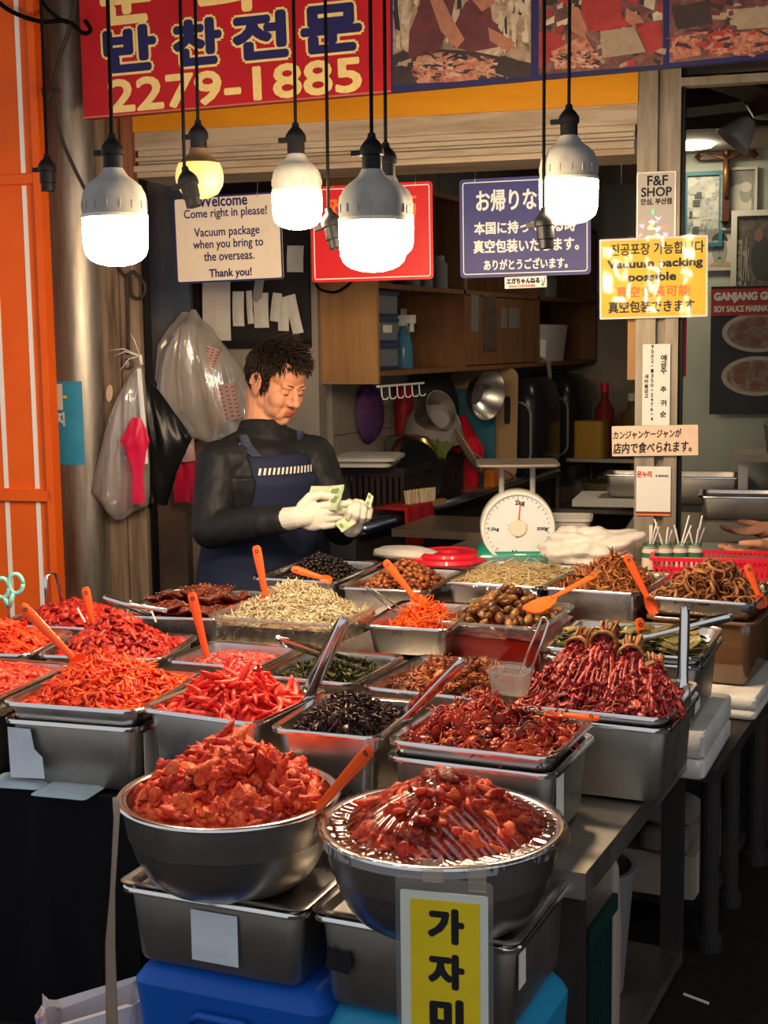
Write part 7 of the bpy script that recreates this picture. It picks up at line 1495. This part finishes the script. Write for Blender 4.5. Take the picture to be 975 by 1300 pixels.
# apron: bib thrown onto the jacket front, wrapped skirt, strap
dg=bpy.context.evaluated_depsgraph_get(); bvh=BVHTree.FromPolygons([v.co for v in K['jk'].data.vertices],[tuple(p.vertices) for p in K['jk'].data.polygons])
TRK=[(.80,.155,.11),(.90,.170,.125),(1.02,.160,.125),(1.12,.165,.13),(1.22,.178,.128),(K['shz']-.045,.172,.105),(K['shz']+.02,.120,.075),(K['shz']+.05,.075,.055)]
def onfront(lat,z,lift=.006):
    zs=[r[0] for r in TRK]; a_=float(np.interp(z,zs,[r[1] for r in TRK]))+.024; b_=float(np.interp(z,zs,[r[2] for r in TRK]))+.024
    c=K['mid'](z)-foot; q=max(.05,1-(lat/a_)**2)**.5; return c+l*lat+f*(b_*q+lift)
def sheet(name,rows,m,parent,thick=.003,lift=.006,closed=False):
    """rows of (lateral, z) points"""
    P_=[[onfront(a,z,lift) for a,z in r] for r in rows]; n=len(P_[0])
    # keep the cloth taut: no dips deeper than its neighbours
    b=MB(); V=[p for r in P_ for p in r]; V2=[p-f*thick for p in V]; k=len(V); Fq=[]
    for i in range(len(rows)-1):
        for j in range(n-1): a=i*n+j; Fq.append((a,a+1,a+n+1,a+n)); Fq.append((k+a,k+a+n,k+a+n+1,k+a+1))
    e=[j for j in range(n)]+[i*n+n-1 for i in range(1,len(rows))]+[(len(rows)-1)*n+j for j in range(n-2,-1,-1)]+[i*n for i in range(len(rows)-2,0,-1)]
    for q in range(len(e)): a,c=e[q],e[(q+1)%len(e)]; Fq.append((a,c,k+c,k+a))
    b.add(V+V2,Fq); o=b.build(name,m,parent,smooth=True); return o
N=18
ap=sheet('apron',[[(-(hw)+2*hw*j/N+sh,z) for j in range(N+1)] for z,hw,sh in [(1.285-.02*i,.108+.002*i+(.0 if i<8 else .006*(i-7)),-.005) for i in range(14)]],navy,man,lift=.010)
b=MB(); ls=[]
for i,z in enumerate((1.045,1.0,.93,.85,.75,.62)):
    g_=.034+.012*i; c=K['mid'](max(z,K['hipz']))-foot; c.z=z; ls.append([c+l*(.172+g_)*math.cos(t)*(1+.012*math.sin(t*9+i*.6)*min(1,i*.5))+f*(.136+g_)*math.sin(t)*(1+.012*math.sin(t*9+i*.6)*min(1,i*.5)) for t in [R(-60)+R(300)*k/48 for k in range(49)]])
b.loops(ls,False,False,closed=False); o=b.build('apron_skirt',navy,ap,smooth=True); o.modifiers.new('s','SOLIDIFY').thickness=.003
strap=[(-.092-.003*i,1.283+.0115*i) for i in range(7)]
b=MB(); L_=[];
for i,(a,z) in enumerate(strap): L_.append([onfront(a-.013,z,.016),onfront(a+.013,z,.016),onfront(a+.013,z,.006),onfront(a-.013,z,.006)])
b.loops(L_); b.build('strap',mat('blue grey strap',(.035,.042,.075),.7),ap)
b=MB(); L_=[]
for i,(a,z) in enumerate(strap): L_.append([onfront(-a-.013,z,.016),onfront(-a+.013,z,.016),onfront(-a+.013,z,.006),onfront(-a-.013,z,.006)])
b.loops(L_); b.build('strap',mat('blue grey strap b',(.035,.042,.075),.7),ap)
wst=mat('white stripe print',(.62,.58,.52),.7)
b=MB()
for k in range(15):
    a=-.108+.0148*k; q=[(a,1.226),(a+.0075,1.226),(a+.0165,1.247),(a+.009,1.247)]
    if a+.0165<.104: b.add([onfront(x,z,.0185) for x,z in q],[(0,1,2,3)])
b.build('striped_band',wst,ap,fix=False)
b=MB()
for k in range(6):
    t0=R(-14+5.2*k) ; c=K['mid'](K['hipz'])-foot
    def sk(t,z): 
        i=(1.045-z)/.07; g_=.034+.012*i+.004; cc=Vector((c.x,c.y,z)); return cc+(-l)*(.172+g_)*math.cos(t)*1.0+f*(.136+g_)*math.sin(t)
    b.add([sk(t0+R(40),.925),sk(t0+R(42.6),.925),sk(t0+R(45.5),.955),sk(t0+R(42.9),.955)],[(0,1,2,3)])
b.build('striped_patch',wst,ap,fix=False)
b=MB(); q=[(-.128,1.318),(-.120,1.312),(-.108,1.318),(-.116,1.324)]; b.add([onfront(x,z,.008) for x,z in q],[(0,1,2,3)]); b.build('chest_mark',wst,K['jk'],fix=False)
# banknotes
nt_=mat('banknote paper',(.55,.58,.38),.7,noise=(26,(.34,.44,.24),.46,.62,(1,1,1)))
ntb=mat('banknote green print',(.16,.24,.10),.7)
def note(label,c0,c1,c2,c3,dep,bend=.006):
    """corners in the photo with distances, met along sight lines"""
    P_=[on_depth(x,y,d) for (x,y),d in zip((c0,c1,c2,c3),dep)]; C0=sum(P_,Vector())/4; n=(P_[1]-P_[0]).cross(P_[3]-P_[0]).normalized(); V=[];N_=8
    for s_ in (0,1):
        for i in range(N_+1):
            for j in range(N_+1):
                u,v=i/N_,j/N_; p=(P_[0]*(1-u)+P_[1]*u)*(1-v)+(P_[3]*(1-u)+P_[2]*u)*v-C0; V.append(p+n*(bend*math.sin(PI*u)+bend*.6*math.sin(PI*2*v)+.0006*s_))
    w=N_+1; k=w*w; Fq=[]
    for i in range(N_):
        for j in range(N_): a=i*w+j; Fq.append((a,a+w,a+w+1,a+1)); Fq.append((k+a,k+a+1,k+a+w+1,k+a+w))
    o=npmesh('banknote',V,Fq,nt_,loc=C0); tag(o,label,'banknote','banknotes in the gloved hands')
    b=MB()
    for u0,v0,u1,v1 in ((.12,.3,.3,.7),(.62,.15,.85,.55)):
        q=[]
        for u,v in ((u0,v0),(u1,v0),(u1,v1),(u0,v1)): q.append((P_[0]*(1-u)+P_[1]*u)*(1-v)+(P_[3]*(1-u)+P_[2]*u)*v-C0+n*(bend*math.sin(PI*u)+bend*.6*math.sin(PI*2*v)+(.0012 if n.dot(-fwv)>0 else -.0012)))
        b.add(q,[(0,1,2,3)])
    b.build('green_print',ntb,o,fix=False); return o
note('largest greenish banknote fanned above the right glove thumb',(395,617),(437,615),(431,641),(384,642),(4.20,4.14,4.13,4.19))
note('greenish banknote tucked just under the largest note',(400,624),(434,627),(428,647),(395,648),(4.185,4.125,4.12,4.175))
note('folded banknote end sticking up from the left fist',(462,640),(468,625),(474,630),(470,645),(4.17,4.17,4.16,4.16),.002)
note('greenish banknote hanging below between the two gloves',(425,664),(444,652),(452,664),(434,676),(4.15,4.17,4.17,4.15),.002)
note('greyish banknote held between the finger tip and the left fist',(424,644),(458,641),(457,650),(424,650),(4.14,4.18,4.18,4.14),.002)
# second person, whose hands rest on the counter at the right edge
A=on_z(958,671,.955); B_=on_z(958,695,.955)
D2=dict(foot=(-.10,4.98,0),face_angle=R(205),head=(-.12,4.95,1.55),head_yaw=R(215),head_pitch=R(15),neck=(-.10,4.97,1.42),hip=.92,waist=1.05,chest=1.25,
 shR=(-.20,5.16,1.36),elR=(-.40,5.05,1.10),wrR=on_z(976,672,.962),shL=(-.02,4.78,1.36),elL=(-.28,4.72,1.09),wrL=on_z(980,693,.985),seed=9,vox=.004,tufts=600,bare=True,
 handR=((-.95,-.25,-.10),(-.25,.9,.05),((6,12,8),(8,14,10),(10,16,10),(12,18,12)),None),
 handL=((-.93,-.30,-.22),(-.3,-.9,.05),((10,18,12),(12,20,12),(14,20,14),(16,22,14)),None))
per2,K2=person('person in black sleeves resting both hands on the counter at the right edge',D2)
